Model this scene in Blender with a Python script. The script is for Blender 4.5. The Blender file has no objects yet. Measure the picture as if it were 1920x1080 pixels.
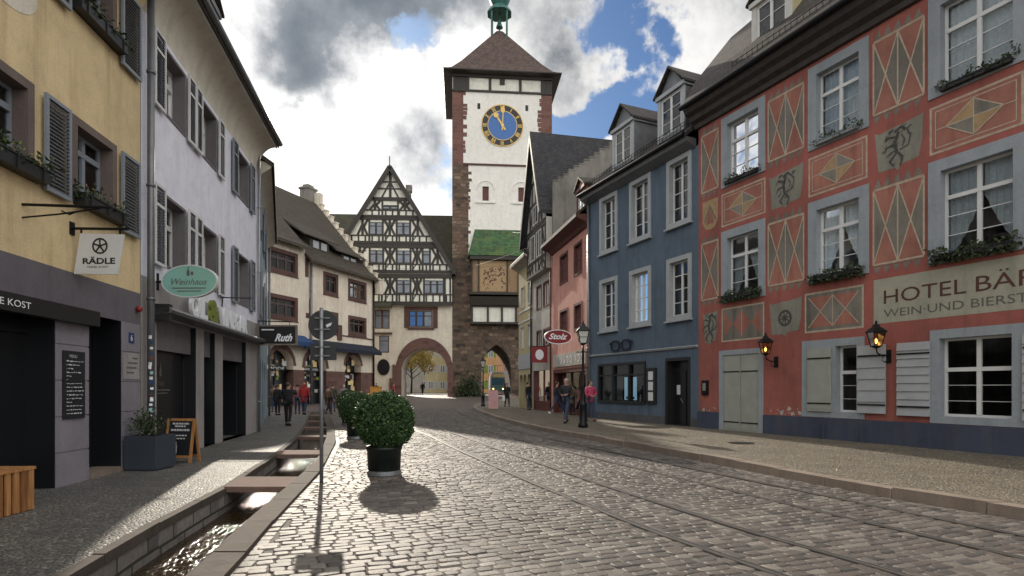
import bpy, math, random
import numpy as np
from mathutils import Vector, Matrix
random.seed(7)
RNG = np.random.default_rng(11)
PI = math.pi
C = bpy.context.scene.collection
SC = bpy.context.scene

# ------------------------------------------------------------------ camera
cam_d = bpy.data.cameras.new('camera'); cam = bpy.data.objects.new('camera', cam_d); C.objects.link(cam)
cam.location = (0, 0, 1.5); cam.rotation_euler = (PI / 2, 0, 0)
cam_d.sensor_width = 36; cam_d.lens = 1100 / 1920 * 36
cam_d.shift_y = 187 / 1920
cam_d.clip_end = 3000; cam_d.clip_start = .05
SC.camera = cam
SC.view_settings.view_transform = 'Standard'
SC.view_settings.look = 'None'
SC.view_settings.exposure = 0.76
SC.view_settings.gamma = 1
SC.cycles.max_bounces = 6
SC.cycles.use_denoising = True

# ------------------------------------------------------------------ sun + sky
AZ = math.radians(17.4); EL = math.radians(24.5)
SUN = Vector((-math.sin(AZ) * math.cos(EL), math.cos(AZ) * math.cos(EL), math.sin(EL)))
sd = bpy.data.lights.new('sun', 'SUN'); sd.energy = 2.9; sd.angle = math.radians(.5); sd.color = (1, .90, .76)
so = bpy.data.objects.new('sun', sd); C.objects.link(so)
so.rotation_euler = SUN.to_track_quat('Z', 'Y').to_euler(); so.location = (0, 0, 60)

W = bpy.data.worlds.new('World'); SC.world = W; W.use_nodes = True
nt = W.node_tree; nt.nodes.clear()
def wn(t, **k):
    n = nt.nodes.new(t)
    for a, b in k.items(): setattr(n, a, b)
    return n
def mathn(t, op, a, b=None, c=None, clamp=False):
    n = t.nodes.new('ShaderNodeMath'); n.operation = op; n.use_clamp = clamp
    for i, x in enumerate((a, b, c)):
        if x is None: continue
        if isinstance(x, (int, float)): n.inputs[i].default_value = x
        else: t.links.new(x, n.inputs[i])
    return n.outputs[0]
wout = wn('ShaderNodeOutputWorld'); bg = wn('ShaderNodeBackground'); nt.links.new(bg.outputs[0], wout.inputs[0])
bg.inputs[1].default_value = .1
sky = wn('ShaderNodeTexSky', sky_type='NISHITA', sun_disc=False, sun_elevation=EL, sun_rotation=-AZ, air_density=1.0, dust_density=.6, ozone_density=1.6)
tc = wn('ShaderNodeTexCoord')
n1 = wn('ShaderNodeTexNoise'); n1.inputs['Scale'].default_value = 3.2; n1.inputs['Detail'].default_value = 7; n1.inputs['Roughness'].default_value = .6
nt.links.new(tc.outputs['Generated'], n1.inputs['Vector'])
sub = wn('ShaderNodeVectorMath', operation='SUBTRACT'); nt.links.new(n1.outputs['Color'], sub.inputs[0]); sub.inputs[1].default_value = (.5, .5, .5)
scl = wn('ShaderNodeVectorMath', operation='SCALE'); nt.links.new(sub.outputs[0], scl.inputs[0]); scl.inputs['Scale'].default_value = .42
add = wn('ShaderNodeVectorMath', operation='ADD'); nt.links.new(tc.outputs['Generated'], add.inputs[0]); nt.links.new(scl.outputs[0], add.inputs[1])
nrm = wn('ShaderNodeVectorMath', operation='NORMALIZE'); nt.links.new(add.outputs[0], nrm.inputs[0])
def blob(u, v, r0, r1):
    """soft round region of the sky (angles in degrees) around a direction"""
    d = Vector(((u - 960) / 1100, 1, (727 - v) / 1100)).normalized()
    dn = wn('ShaderNodeVectorMath', operation='DOT_PRODUCT'); nt.links.new(nrm.outputs[0], dn.inputs[0]); dn.inputs[1].default_value = d
    mr = wn('ShaderNodeMapRange', interpolation_type='SMOOTHSTEP')
    nt.links.new(dn.outputs['Value'], mr.inputs[0])
    mr.inputs[1].default_value = math.cos(math.radians(r1)); mr.inputs[2].default_value = math.cos(math.radians(r0))
    return mr.outputs[0]
def addup(lst):
    o = lst[0]
    for x in lst[1:]: o = mathn(nt, 'ADD', o, x)
    return o
def tm(x, k): return mathn(nt, 'MULTIPLY', x, k)
n2 = wn('ShaderNodeTexNoise'); n2.inputs['Scale'].default_value = 5.5; n2.inputs['Detail'].default_value = 9; n2.inputs['Roughness'].default_value = .6
nt.links.new(tc.outputs['Generated'], n2.inputs['Vector'])
con = mathn(nt, 'MULTIPLY', mathn(nt, 'SUBTRACT', n2.outputs[0], .5), 3.2)
holes = addup([tm(blob(830, 85, 0, 5), .9), tm(blob(1150, 50, 0, 5), .8), tm(blob(1085, 195, 0, 5), .75), tm(blob(1275, 30, 0, 5), .7), tm(blob(1225, 175, 0, 4), .6),
               tm(blob(985, 70, 0, 3), .8), tm(blob(825, 365, 0, 4), 1.0), tm(blob(1180, 190, 0, 4), .5), tm(blob(1110, 225, 0, 4), .6), tm(blob(420, 10, 0, 6), .35)])
full = addup([tm(blob(1235, 90, 0, 7), .3), tm(blob(1000, 150, 0, 8), .2), tm(blob(600, 160, 8, 26), .75), tm(blob(1220, 100, 0, 8), .35), tm(blob(1050, 115, 0, 6), .45)])
cov = mathn(nt, 'SUBTRACT', mathn(nt, 'ADD', mathn(nt, 'ADD', con, .26), full), holes)
cm = wn('ShaderNodeMapRange', interpolation_type='SMOOTHSTEP'); nt.links.new(cov, cm.inputs[0]); cm.inputs[1].default_value = -.12; cm.inputs[2].default_value = .22
# grey undersides of the thick clouds
n3 = wn('ShaderNodeTexNoise'); n3.inputs['Scale'].default_value = 6; n3.inputs['Detail'].default_value = 8; n3.inputs['Roughness'].default_value = .6
nt.links.new(tc.outputs['Generated'], n3.inputs['Vector'])
gn = mathn(nt, 'MULTIPLY', mathn(nt, 'SUBTRACT', n3.outputs[0], .5), 2.1)
greys = addup([tm(blob(640, 40, 0, 9), .36), tm(blob(430, 30, 3, 11), .34), tm(blob(600, -60, 4, 15), .32), tm(blob(780, -40, 1, 8), .3), tm(blob(690, 340, .5, 5), .22), tm(blob(790, 310, .5, 5), .2),
               tm(blob(620, 280, .5, 3.5), .25), tm(blob(520, 230, 0, 2), .35), tm(blob(1080, 150, 0, 5), .3), tm(blob(1020, 60, 0, 6), .2), gn, mathn(nt, 'MULTIPLY', mathn(nt, 'SUBTRACT', n2.outputs[0], .5), .5)])
greys = mathn(nt, 'SUBTRACT', mathn(nt, 'ADD', greys, .05), tm(blob(600, 210, 0, 13), .42))
gm = wn('ShaderNodeMapRange', interpolation_type='SMOOTHSTEP'); nt.links.new(greys, gm.inputs[0]); gm.inputs[1].default_value = -.12; gm.inputs[2].default_value = 1.15
ccol = wn('ShaderNodeValToRGB'); nt.links.new(gm.outputs[0], ccol.inputs[0])
ce = ccol.color_ramp.elements
ce[0].position = 0; ce[0].color = (1.0, .985, .96, 1); ce[1].position = 1; ce[1].color = (.135, .157, .185, 1)
e = ce.new(.35); e.color = (.56, .565, .57, 1)
e = ce.new(.65); e.color = (.24, .26, .285, 1)
glow = blob(615, 202, 0, 24)
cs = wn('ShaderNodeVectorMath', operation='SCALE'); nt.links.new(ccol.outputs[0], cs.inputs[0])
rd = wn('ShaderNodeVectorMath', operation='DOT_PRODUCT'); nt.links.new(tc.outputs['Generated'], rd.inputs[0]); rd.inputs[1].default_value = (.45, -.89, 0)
rm = wn('ShaderNodeMapRange', interpolation_type='SMOOTHSTEP'); nt.links.new(rd.outputs['Value'], rm.inputs[0]); rm.inputs[1].default_value = -.25; rm.inputs[2].default_value = .5; rm.inputs[3].default_value = 0; rm.inputs[4].default_value = 8.5   # clouds behind the camera made brighter to fill the left facades
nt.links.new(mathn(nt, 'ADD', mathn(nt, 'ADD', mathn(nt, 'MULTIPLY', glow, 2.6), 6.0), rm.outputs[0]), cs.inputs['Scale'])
skc = wn('ShaderNodeVectorMath', operation='MULTIPLY'); nt.links.new(sky.outputs[0], skc.inputs[0]); skc.inputs[1].default_value = (.28, .39, .53)
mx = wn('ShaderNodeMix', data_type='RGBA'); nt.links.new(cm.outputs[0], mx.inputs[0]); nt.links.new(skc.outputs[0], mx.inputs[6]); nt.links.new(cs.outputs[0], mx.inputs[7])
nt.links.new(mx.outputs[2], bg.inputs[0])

# ------------------------------------------------------------------ helpers
def lerp_tab(tab):
    ys = [a for a, b in tab]; xs = [b for a, b in tab]
    return lambda y: float(np.interp(y, ys, xs)) if ys[0] <= y <= ys[-1] else (xs[0] + (y - ys[0]) * (xs[1] - xs[0]) / (ys[1] - ys[0]) if y < ys[0] else xs[-1] + (y - ys[-1]) * (xs[-1] - xs[-2]) / (ys[-1] - ys[-2]))
def g(y):
    t = min(1, max(0, (y - 45) / 30)); return .5 * t * t * (3 - 2 * t)

class Fr:
    """a facade: origin, direction along the wall, outward normal"""
    def __init__(s, p, d, n_side=1):
        L = math.hypot(*d); s.p = Vector((p[0], p[1], 0)); s.d = Vector((d[0] / L, d[1] / L, 0))
        s.n = Vector((s.d.y, -s.d.x, 0)) * n_side
    def P(s, a, z, n=0): return s.p + s.d * a + s.n * n + Vector((0, 0, z))
ID = Fr((0, 0), (1, 0))   # d=+x, n=-y

def wloc(o):
    v = Vector((0, 0, 0))
    while o is not None: v += o.location; o = o.parent
    return v

class MB:
    def __init__(s): s.v = []; s.f = []; s.m = []; s.mats = []; s.cur = 0
    def mat(s, m):
        if m not in s.mats: s.mats.append(m)
        s.cur = s.mats.index(m); return s
    def poly(s, pts):
        b = len(s.v); s.v += [tuple(p) for p in pts]; s.f.append(tuple(range(b, b + len(pts)))); s.m.append(s.cur)
    def mesh(s, vs, fs):
        b = len(s.v); s.v += [tuple(p) for p in vs]
        for f in fs: s.f.append(tuple(b + i for i in f)); s.m.append(s.cur)
    def hexa(s, c):   # c: 8 points, bottom ring 0-3 then top ring 4-7
        s.mesh(c, [(0, 3, 2, 1), (4, 5, 6, 7), (0, 1, 5, 4), (1, 2, 6, 5), (2, 3, 7, 6), (3, 0, 4, 7)])
    def box(s, F, s0, s1, z0, z1, n0, n1):
        P = F.P
        s.hexa([P(s0, z0, n1), P(s1, z0, n1), P(s1, z0, n0), P(s0, z0, n0), P(s0, z1, n1), P(s1, z1, n1), P(s1, z1, n0), P(s0, z1, n0)]); return s
    def prism(s, F, pts, n0, n1):   # polygon in (s,z) extruded along n
        k = len(pts); a = [F.P(x, z, n1) for x, z in pts]; b = [F.P(x, z, n0) for x, z in pts]
        s.mesh(a + b, [tuple(range(k)), tuple(range(2 * k - 1, k - 1, -1))] + [(i, i + k, (i + 1) % k + k, (i + 1) % k) for i in range(k)]); return s
    def extr(s, F, prof, s0, s1, closed=True):   # profile in (n,z) extruded along s
        k = len(prof); a = [F.P(s0, z, n) for n, z in prof]; b = [F.P(s1, z, n) for n, z in prof]
        fs = [(i, (i + 1) % k, (i + 1) % k + k, i + k) for i in range(k if closed else k - 1)]
        if closed: fs += [tuple(range(k - 1, -1, -1)), tuple(range(k, 2 * k))]
        s.mesh(a + b, fs); return s
    def tube(s, pts, r, k=8, r1=None):
        pts = [Vector(p) for p in pts]; n = len(pts); ring = []
        for i, p in enumerate(pts):
            t = (pts[min(i + 1, n - 1)] - pts[max(i - 1, 0)]).normalized()
            a = Vector((0, 0, 1)) if abs(t.z) < .9 else Vector((1, 0, 0))
            x = t.cross(a).normalized(); y = t.cross(x)
            rr = r if r1 is None else r + (r1 - r) * i / (n - 1)
            ring += [p + (x * math.cos(2 * PI * j / k) + y * math.sin(2 * PI * j / k)) * rr for j in range(k)]
        fs = [(i * k + j, i * k + (j + 1) % k, (i + 1) * k + (j + 1) % k, (i + 1) * k + j) for i in range(n - 1) for j in range(k)]
        fs += [tuple(range(k - 1, -1, -1)), tuple(range((n - 1) * k, n * k))]
        s.mesh(ring, fs); return s
    def lathe(s, c, prof, k=16, ph=0, sq=1):   # profile (r,z) about the vertical axis at c
        c = Vector(c); vs = []
        for r, z in prof: vs += [c + Vector((r * math.cos(2 * PI * j / k + ph), r * sq * math.sin(2 * PI * j / k + ph), z)) for j in range(k)]
        n = len(prof); fs = [(i * k + j, i * k + (j + 1) % k, (i + 1) * k + (j + 1) % k, (i + 1) * k + j) for i in range(n - 1) for j in range(k)]
        fs += [tuple(range(k - 1, -1, -1)), tuple(range((n - 1) * k, n * k))]
        s.mesh(vs, fs); return s
    def disc(s, F, a, z, ra, rz, n0, n1, k=32):
        return s.prism(F, [(a + ra * math.cos(2 * PI * i / k), z + rz * math.sin(2 * PI * i / k)) for i in range(k)], n0, n1)
    def ring(s, F, a, z, r0, r1, n, k=40, a0=0, a1=2 * PI):
        for i in range(k):
            t0 = a0 + (a1 - a0) * i / k; t1 = a0 + (a1 - a0) * (i + 1) / k
            s.poly([F.P(a + r * math.cos(t), z + r * math.sin(t), n) for r, t in ((r0, t0), (r1, t0), (r1, t1), (r0, t1))])
        return s
    def line(s, F, p, q, w, n):   # flat painted stroke on the facade
        dx, dz = q[0] - p[0], q[1] - p[1]; L = math.hypot(dx, dz) or 1; ox, oz = -dz / L * w / 2, dx / L * w / 2
        s.poly([F.P(p[0] - ox, p[1] - oz, n), F.P(q[0] - ox, q[1] - oz, n), F.P(q[0] + ox, q[1] + oz, n), F.P(p[0] + ox, p[1] + oz, n)]); return s
    def beam(s, F, p, q, w, n0, n1):   # wooden member lying on the facade
        dx, dz = q[0] - p[0], q[1] - p[1]; L = math.hypot(dx, dz) or 1; ox, oz = -dz / L * w / 2, dx / L * w / 2
        return s.prism(F, [(p[0] - ox, p[1] - oz), (q[0] - ox, q[1] - oz), (q[0] + ox, q[1] + oz), (p[0] + ox, p[1] + oz)], n0, n1)
    def build(s, name, mat=None, parent=None, smooth=False, attr=None, fix=True):
        me = bpy.data.meshes.new(name)
        off = wloc(parent)
        V = np.array(s.v, float).reshape(-1, 3)
        me.from_pydata((V - np.array(off)).tolist(), [], s.f)
        for m in ([mat] if mat is not None else s.mats): me.materials.append(m)
        if mat is None and len(s.mats) > 1: me.polygons.foreach_set('material_index', s.m)
        if fix:
            import bmesh
            bm = bmesh.new(); bm.from_mesh(me); bmesh.ops.recalc_face_normals(bm, faces=bm.faces); bm.to_mesh(me); bm.free()
        autouv(me, np.array(off))
        if smooth: me.polygons.foreach_set('use_smooth', [True] * len(me.polygons))
        me.update()
        o = bpy.data.objects.new(name, me); C.objects.link(o)
        if parent is not None: o.parent = parent
        return o

def autouv(me, off):
    n = len(me.polygons); nl = len(me.loops)
    if n == 0: return
    nr = np.empty(n * 3); me.polygons.foreach_get('normal', nr); nr = nr.reshape(-1, 3)
    lt = np.empty(n, int); me.polygons.foreach_get('loop_total', lt)
    li = np.empty(nl, int); me.loops.foreach_get('vertex_index', li)
    co = np.empty(len(me.vertices) * 3); me.vertices.foreach_get('co', co); co = co.reshape(-1, 3) + off
    N = np.repeat(nr, lt, axis=0); P = co[li]
    T = np.stack([-N[:, 1], N[:, 0], np.zeros(nl)], 1); L = np.linalg.norm(T, axis=1)
    flat = (np.abs(N[:, 2]) > .97) | (L < 1e-6); L[L < 1e-6] = 1
    T /= L[:, None]; B = np.cross(N, T)
    u = (P * T).sum(1); v = (P * B).sum(1); u[flat] = P[flat, 0]; v[flat] = P[flat, 1]
    uv = me.uv_layers.new(name='UVMap'); uv.data.foreach_set('uv', np.stack([u, v], 1).ravel())

def thing(name, label, cat, loc=(0, 0, 0), group=None):
    o = bpy.data.objects.new(name, None); C.objects.link(o); o.location = loc; o.empty_display_size = .3
    o['label'] = label; o['category'] = cat
    if group: o['group'] = group
    return o
def tag(o, label, cat, group=None):
    o['label'] = label; o['category'] = cat
    if group: o['group'] = group
    return o
def struct(o): o['kind'] = 'structure'; return o

def text_mb(mb, F, txt, a, z, h, n, width=None, align='LEFT', shear=0, bold=0, ext=.004, space=1.0):
    cu = bpy.data.curves.new('t', 'FONT'); cu.body = txt; cu.size = h / .7; cu.shear = shear; cu.offset = bold; cu.align_x = 'LEFT'; cu.resolution_u = 3; cu.space_character = space
    o = bpy.data.objects.new('t', cu); C.objects.link(o)
    dg = bpy.context.evaluated_depsgraph_get(); dg.update()
    me = bpy.data.meshes.new_from_object(o.evaluated_get(dg))
    vs = [v.co.copy() for v in me.vertices]; fs = [tuple(p.vertices) for p in me.polygons]
    bpy.data.objects.remove(o); bpy.data.curves.remove(cu); bpy.data.meshes.remove(me)
    if not vs: return mb
    x0 = min(v.x for v in vs); x1 = max(v.x for v in vs); k = 1 if width is None else width / (x1 - x0)
    w = (x1 - x0) * k; a0 = a - (w / 2 if align == 'CENTER' else 0)
    mb.mesh([F.P(a0 + (v.x - x0) * k, z + v.y, n) for v in vs], fs)
    return mb

# ------------------------------------------------------------------ materials
def newmat(name):
    m = bpy.data.materials.new(name); m.use_nodes = True; t = m.node_tree; b = t.nodes['Principled BSDF']; return m, t, b
def N(t, ty, ins=None, **k):
    n = t.nodes.new(ty)
    for a, b in k.items(): setattr(n, a, b)
    for a, b in (ins or {}).items():
        if isinstance(b, (int, float, tuple)): n.inputs[a].default_value = b
        else: t.links.new(b, n.inputs[a])
    return n
def ramp(t, fac, stops):
    r = t.nodes.new('ShaderNodeValToRGB'); t.links.new(fac, r.inputs[0]); e = r.color_ramp.elements
    e[0].position, e[0].color = stops[0][0], (*stops[0][1], 1); e[1].position, e[1].color = stops[-1][0], (*stops[-1][1], 1)
    for p, c in stops[1:-1]: x = e.new(p); x.color = (*c, 1)
    return r.outputs[0]
def mixc(t, f, a, b, mode='MIX'):
    n = t.nodes.new('ShaderNodeMix'); n.data_type = 'RGBA'; n.blend_type = mode
    for i, x in ((0, f), (6, a), (7, b)):
        if isinstance(x, (int, float)): n.inputs[i].default_value = x
        elif isinstance(x, tuple): n.inputs[i].default_value = (*x, 1) if len(x) == 3 else x
        else: t.links.new(x, n.inputs[i])
    return n.outputs[2]
def mul(c, k): return tuple(min(1, x * k) for x in c)
def bump(t, b, h, s=.3, d=.02):
    n = N(t, 'ShaderNodeBump', {'Height': h, 'Strength': s, 'Distance': d}); t.links.new(n.outputs[0], b.inputs['Normal'])
def objc(t): return t.nodes.new('ShaderNodeTexCoord').outputs['Object']
def uvc(t): return t.nodes.new('ShaderNodeTexCoord').outputs['UV']

def plain(name, col, rough=.6, metal=0, var=.12, scale=3.0):
    m, t, b = newmat(name)
    n = N(t, 'ShaderNodeTexNoise', {'Vector': objc(t), 'Scale': scale, 'Detail': 5.0})
    t.links.new(ramp(t, n.outputs[0], [(.25, mul(col, 1 - var)), (.75, mul(col, 1 + var))]), b.inputs['Base Color'])
    b.inputs['Roughness'].default_value = rough; b.inputs['Metallic'].default_value = metal
    return m
def plaster(name, col, var=.14, dirt=.35, dirtcol=None, rough=.9, chip=0):
    m, t, b = newmat(name); oc = objc(t)
    n = N(t, 'ShaderNodeTexNoise', {'Vector': oc, 'Scale': .55, 'Detail': 8.0, 'Roughness': .62})
    c = ramp(t, n.outputs[0], [(.3, mul(col, 1 - var)), (.7, mul(col, 1 + var))])
    mp = N(t, 'ShaderNodeMapping', {'Vector': oc, 'Scale': (2.2, 2.2, .22)})
    n2 = N(t, 'ShaderNodeTexNoise', {'Vector': mp.outputs[0], 'Scale': 1.6, 'Detail': 6.0, 'Roughness': .65})
    f = N(t, 'ShaderNodeMapRange', {0: n2.outputs[0], 1: .47, 2: .68, 3: 0.0, 4: dirt})
    c = mixc(t, f.outputs[0], c, dirtcol or mul(col, .45))
    mot = N(t, 'ShaderNodeTexNoise', {'Vector': oc, 'Scale': 2.6, 'Detail': 9.0, 'Roughness': .7, 'Distortion': .4})
    c = mixc(t, .5, c, ramp(t, mot.outputs[0], [(.3, (.74, .74, .75)), (.5, (1, 1, 1)), (.72, (1.16, 1.14, 1.12))]), 'MULTIPLY')
    fine = N(t, 'ShaderNodeTexNoise', {'Vector': oc, 'Scale': 38.0, 'Detail': 4.0})
    c = mixc(t, .22, c, ramp(t, fine.outputs[0], [(.3, (.35, .35, .35)), (.7, (1, 1, 1))]), 'MULTIPLY')
    t.links.new(c, b.inputs['Base Color']); b.inputs['Roughness'].default_value = rough
    med = N(t, 'ShaderNodeTexNoise', {'Vector': oc, 'Scale': 7.0, 'Detail': 4.0})
    bump(t, b, mathn(t, 'ADD', fine.outputs[0], med.outputs[0]), .35, .012)
    return m
def blocks(name, cols, mortar, bw, bh, ms=.02, rough=.9, bstr=.8, irregular=.0):
    m, t, b = newmat(name); uv = uvc(t)
    vec = uv
    if irregular:
        nz = N(t, 'ShaderNodeTexNoise', {'Vector': uv, 'Scale': 1.7, 'Detail': 2.0})
        s1 = N(t, 'ShaderNodeVectorMath', {0: nz.outputs['Color'], 1: (.5, .5, .5)}, operation='SUBTRACT')
        s2 = N(t, 'ShaderNodeVectorMath', {0: s1.outputs[0], 'Scale': irregular}, operation='SCALE')
        vec = N(t, 'ShaderNodeVectorMath', {0: uv, 1: s2.outputs[0]}, operation='ADD').outputs[0]
    br = N(t, 'ShaderNodeTexBrick', {'Vector': vec, 'Color1': (0, 0, 0, 1), 'Color2': (1, 1, 1, 1), 'Mortar': (.5, .5, .5, 1), 'Scale': 1.0, 'Mortar Size': ms, 'Mortar Smooth': .4, 'Brick Width': bw, 'Row Height': bh, 'Bias': 0.0}, offset=.45, squash=.75, squash_frequency=3)
    k = len(cols); c = ramp(t, br.outputs['Color'], [(i / (k - 1) if k > 1 else 0, cc) for i, cc in enumerate(cols)])
    n = N(t, 'ShaderNodeTexNoise', {'Vector': uv, 'Scale': 9.0, 'Detail': 6.0})
    c = mixc(t, .55, c, ramp(t, n.outputs[0], [(.25, (.45, .45, .45)), (.7, (1.15, 1.15, 1.15))]), 'MULTIPLY')
    big = N(t, 'ShaderNodeTexNoise', {'Vector': uv, 'Scale': .35, 'Detail': 4.0})
    c = mixc(t, .5, c, ramp(t, big.outputs[0], [(.3, (.55, .55, .55)), (.65, (1.1, 1.1, 1.1))]), 'MULTIPLY')
    c = mixc(t, br.outputs['Fac'], c, mortar)
    t.links.new(c, b.inputs['Base Color']); b.inputs['Roughness'].default_value = rough
    h = mathn(t, 'ADD', mathn(t, 'MULTIPLY', mathn(t, 'SUBTRACT', 1.0, br.outputs['Fac']), 1.0), mathn(t, 'MULTIPLY', n.outputs[0], .5))
    bump(t, b, h, bstr, .03)
    return m
def tiles(name, c1, c2, moss=None, mossamt=.5, rough=.8, w=.17, h=.16):
    m, t, b = newmat(name); uv = uvc(t)
    br = N(t, 'ShaderNodeTexBrick', {'Vector': uv, 'Color1': (0, 0, 0, 1), 'Color2': (1, 1, 1, 1), 'Mortar': (.2, .2, .2, 1), 'Scale': 1.0, 'Mortar Size': .012, 'Mortar Smooth': .3, 'Brick Width': w, 'Row Height': h}, offset=.5)
    c = ramp(t, br.outputs['Color'], [(0, c1), (1, c2)])
    n = N(t, 'ShaderNodeTexNoise', {'Vector': uv, 'Scale': 1.1, 'Detail': 7.0, 'Roughness': .65})
    c = mixc(t, .6, c, ramp(t, n.outputs[0], [(.3, (.45, .45, .45)), (.7, (1.25, 1.2, 1.15))]), 'MULTIPLY')
    if moss:
        n2 = N(t, 'ShaderNodeTexNoise', {'Vector': uv, 'Scale': .5, 'Detail': 9.0, 'Roughness': .7})
        f = N(t, 'ShaderNodeMapRange', {0: n2.outputs[0], 1: .62 - .3 * mossamt, 2: .75 - .2 * mossamt, 3: 0.0, 4: .85})
        c = mixc(t, f.outputs[0], c, moss)
    c = mixc(t, br.outputs['Fac'], c, mul(c1, .25))
    t.links.new(c, b.inputs['Base Color']); b.inputs['Roughness'].default_value = rough
    sp = N(t, 'ShaderNodeSeparateXYZ', {0: uv}); saw = mathn(t, 'FRACT', mathn(t, 'DIVIDE', sp.outputs[1], h))
    bump(t, b, mathn(t, 'ADD', mathn(t, 'SUBTRACT', 1.0, saw), mathn(t, 'MULTIPLY', br.outputs['Color'], .4)), .8, .03)
    return m
def pebbles(name, cols, scale=22.0, rough=.7, dark=(.05, .045, .04), patch=None):
    m, t, b = newmat(name); uv = uvc(t)
    vo = N(t, 'ShaderNodeTexVoronoi', {'Vector': uv, 'Scale': scale}); ve = N(t, 'ShaderNodeTexVoronoi', {'Vector': uv, 'Scale': scale}, feature='DISTANCE_TO_EDGE')
    sp = N(t, 'ShaderNodeSeparateColor', {0: vo.outputs['Color']})
    k = len(cols); c = ramp(t, sp.outputs[0], [(i / (k - 1), cc) for i, cc in enumerate(cols)])
    n = N(t, 'ShaderNodeTexNoise', {'Vector': uv, 'Scale': .9, 'Detail': 7.0, 'Roughness': .65})
    c = mixc(t, .75, c, ramp(t, n.outputs[0], [(.3, (.5, .5, .52)), (.7, (1.2, 1.18, 1.12))]), 'MULTIPLY')
    f = N(t, 'ShaderNodeMapRange', {0: ve.outputs[0], 1: .02, 2: .14})
    c = mixc(t, f.outputs[0], dark, c)
    t.links.new(c, b.inputs['Base Color']); b.inputs['Roughness'].default_value = rough
    f2 = N(t, 'ShaderNodeMapRange', {0: ve.outputs[0], 1: 0.0, 2: .35}, interpolation_type='SMOOTHSTEP')
    bump(t, b, f2.outputs[0], .9, .02)
    return m
def wood(name, c1, c2, rough=.6, sc=(9, 9, .8)):
    m, t, b = newmat(name)
    mp = N(t, 'ShaderNodeMapping', {'Vector': objc(t), 'Scale': sc})
    n = N(t, 'ShaderNodeTexNoise', {'Vector': mp.outputs[0], 'Scale': 3.0, 'Detail': 6.0, 'Distortion': .6})
    t.links.new(ramp(t, n.outputs[0], [(.3, c1), (.7, c2)]), b.inputs['Base Color']); b.inputs['Roughness'].default_value = rough
    bump(t, b, n.outputs[0], .3, .01)
    return m
def glassmat(name, tint=(.75, .82, .85), gain=1.2, rough=.03):
    m, t, b = newmat(name)
    b.inputs['Base Color'].default_value = (.02, .025, .03, 1); b.inputs['Roughness'].default_value = rough
    b.inputs['IOR'].default_value = 1.5
    n = N(t, 'ShaderNodeTexNoise', {'Vector': objc(t), 'Scale': 1.8, 'Detail': 1.0}); bump(t, b, n.outputs[0], .12, .03)
    tr = N(t, 'ShaderNodeBsdfTransparent', {'Color': (*tint, 1)})
    gl = N(t, 'ShaderNodeBsdfGlossy', {'Color': (1, 1, 1, 1), 'Roughness': rough})
    bn = [x for x in t.nodes if x.type == 'BUMP'][0]; t.links.new(bn.outputs[0], gl.inputs['Normal'])
    fr = N(t, 'ShaderNodeFresnel', {'IOR': 1.52})
    fac = mathn(t, 'MULTIPLY', fr.outputs[0], gain, clamp=True)
    mx = N(t, 'ShaderNodeMixShader', {0: fac, 1: tr.outputs[0], 2: gl.outputs[0]})
    out = [x for x in t.nodes if x.type == 'OUTPUT_MATERIAL'][0]; t.links.new(mx.outputs[0], out.inputs[0])
    t.nodes.remove(b)
    return m
def foliage(name, c1, c2, c3):
    m, t, b = newmat(name)
    n = N(t, 'ShaderNodeTexNoise', {'Vector': objc(t), 'Scale': 14.0, 'Detail': 3.0}); n2 = N(t, 'ShaderNodeTexNoise', {'Vector': objc(t), 'Scale': 120.0})
    c = ramp(t, mathn(t, 'ADD', mathn(t, 'MULTIPLY', n.outputs[0], .5), mathn(t, 'MULTIPLY', n2.outputs[0], .5)), [(.35, c1), (.5, c2), (.66, c3)])
    t.links.new(c, b.inputs['Base Color']); b.inputs['Roughness'].default_value = .5
    return m

M = {}
M['white_paint'] = plain('white_paint', (.62, .62, .6), .45, var=.06)
M['cream_sash'] = plain('cream_sash', (.5, .49, .44), .5, var=.06)
M['grey_surround'] = plaster('grey_stone_surround', (.30, .33, .35), .07, .25)
M['red_plaster'] = plaster('red_plaster', (.32, .10, .078), .2, .45, (.15, .065, .055))
M['red_panel'] = plaster('orange_red_paint', (.34, .145, .105), .3, .8, (.25, .09, .07))
M['green_grey'] = plaster('grey_green_paint', (.20, .182, .15), .35, .7, (.09, .09, .07))
M['cream_line'] = plain('cream_line_paint', (.42, .34, .25), .8, var=.25, scale=9)
M['ochre'] = plain('ochre_paint', (.34, .23, .12), .85, var=.2, scale=6)
M['shield_grey'] = plaster('shield_grey_paint', (.24, .23, .185), .2, .4)
M['ink'] = plain('dark_ink_paint', (.06, .06, .055), .85, var=.3, scale=20)
M['text_red'] = plain('dark_red_lettering', (.08, .03, .025), .8)
M['text_grey'] = plain('grey_lettering', (.11, .105, .09), .8)
M['banner'] = plaster('banner_beige_paint', (.36, .35, .27), .12, .35)
M['plinth_blue'] = plaster('blue_grey_plinth', (.045, .055, .085), .2, .4, (.1, .1, .11))
M['blue_plaster'] = plaster('blue_plaster', (.095, .13, .172), .14, .5, (.05, .07, .10))
M['dirty_blue'] = plaster('dirty_blue_plinth', (.075, .08, .09), .2, .6, (.12, .1, .07))
M['shutter_cream'] = plain('grey_green_shutter', (.30, .31, .27), .6, var=.1)
M['shutter_blue'] = plain('pale_blue_grey_shutter', (.33, .345, .35), .55, var=.1)
M['iron'] = plain('black_iron', (.015, .015, .016), .45, .6, var=.2)
M['dark_tiles'] = tiles('dark_brown_tiles', (.025, .021, .018), (.06, .046, .036), (.05, .05, .03), .3)
M['brown_tiles'] = tiles('brown_tiles', (.04, .029, .021), (.088, .062, .043), (.045, .048, .024), .55)
M['black_tiles'] = tiles('black_tiles', (.014, .014, .018), (.04, .037, .04))
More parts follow.
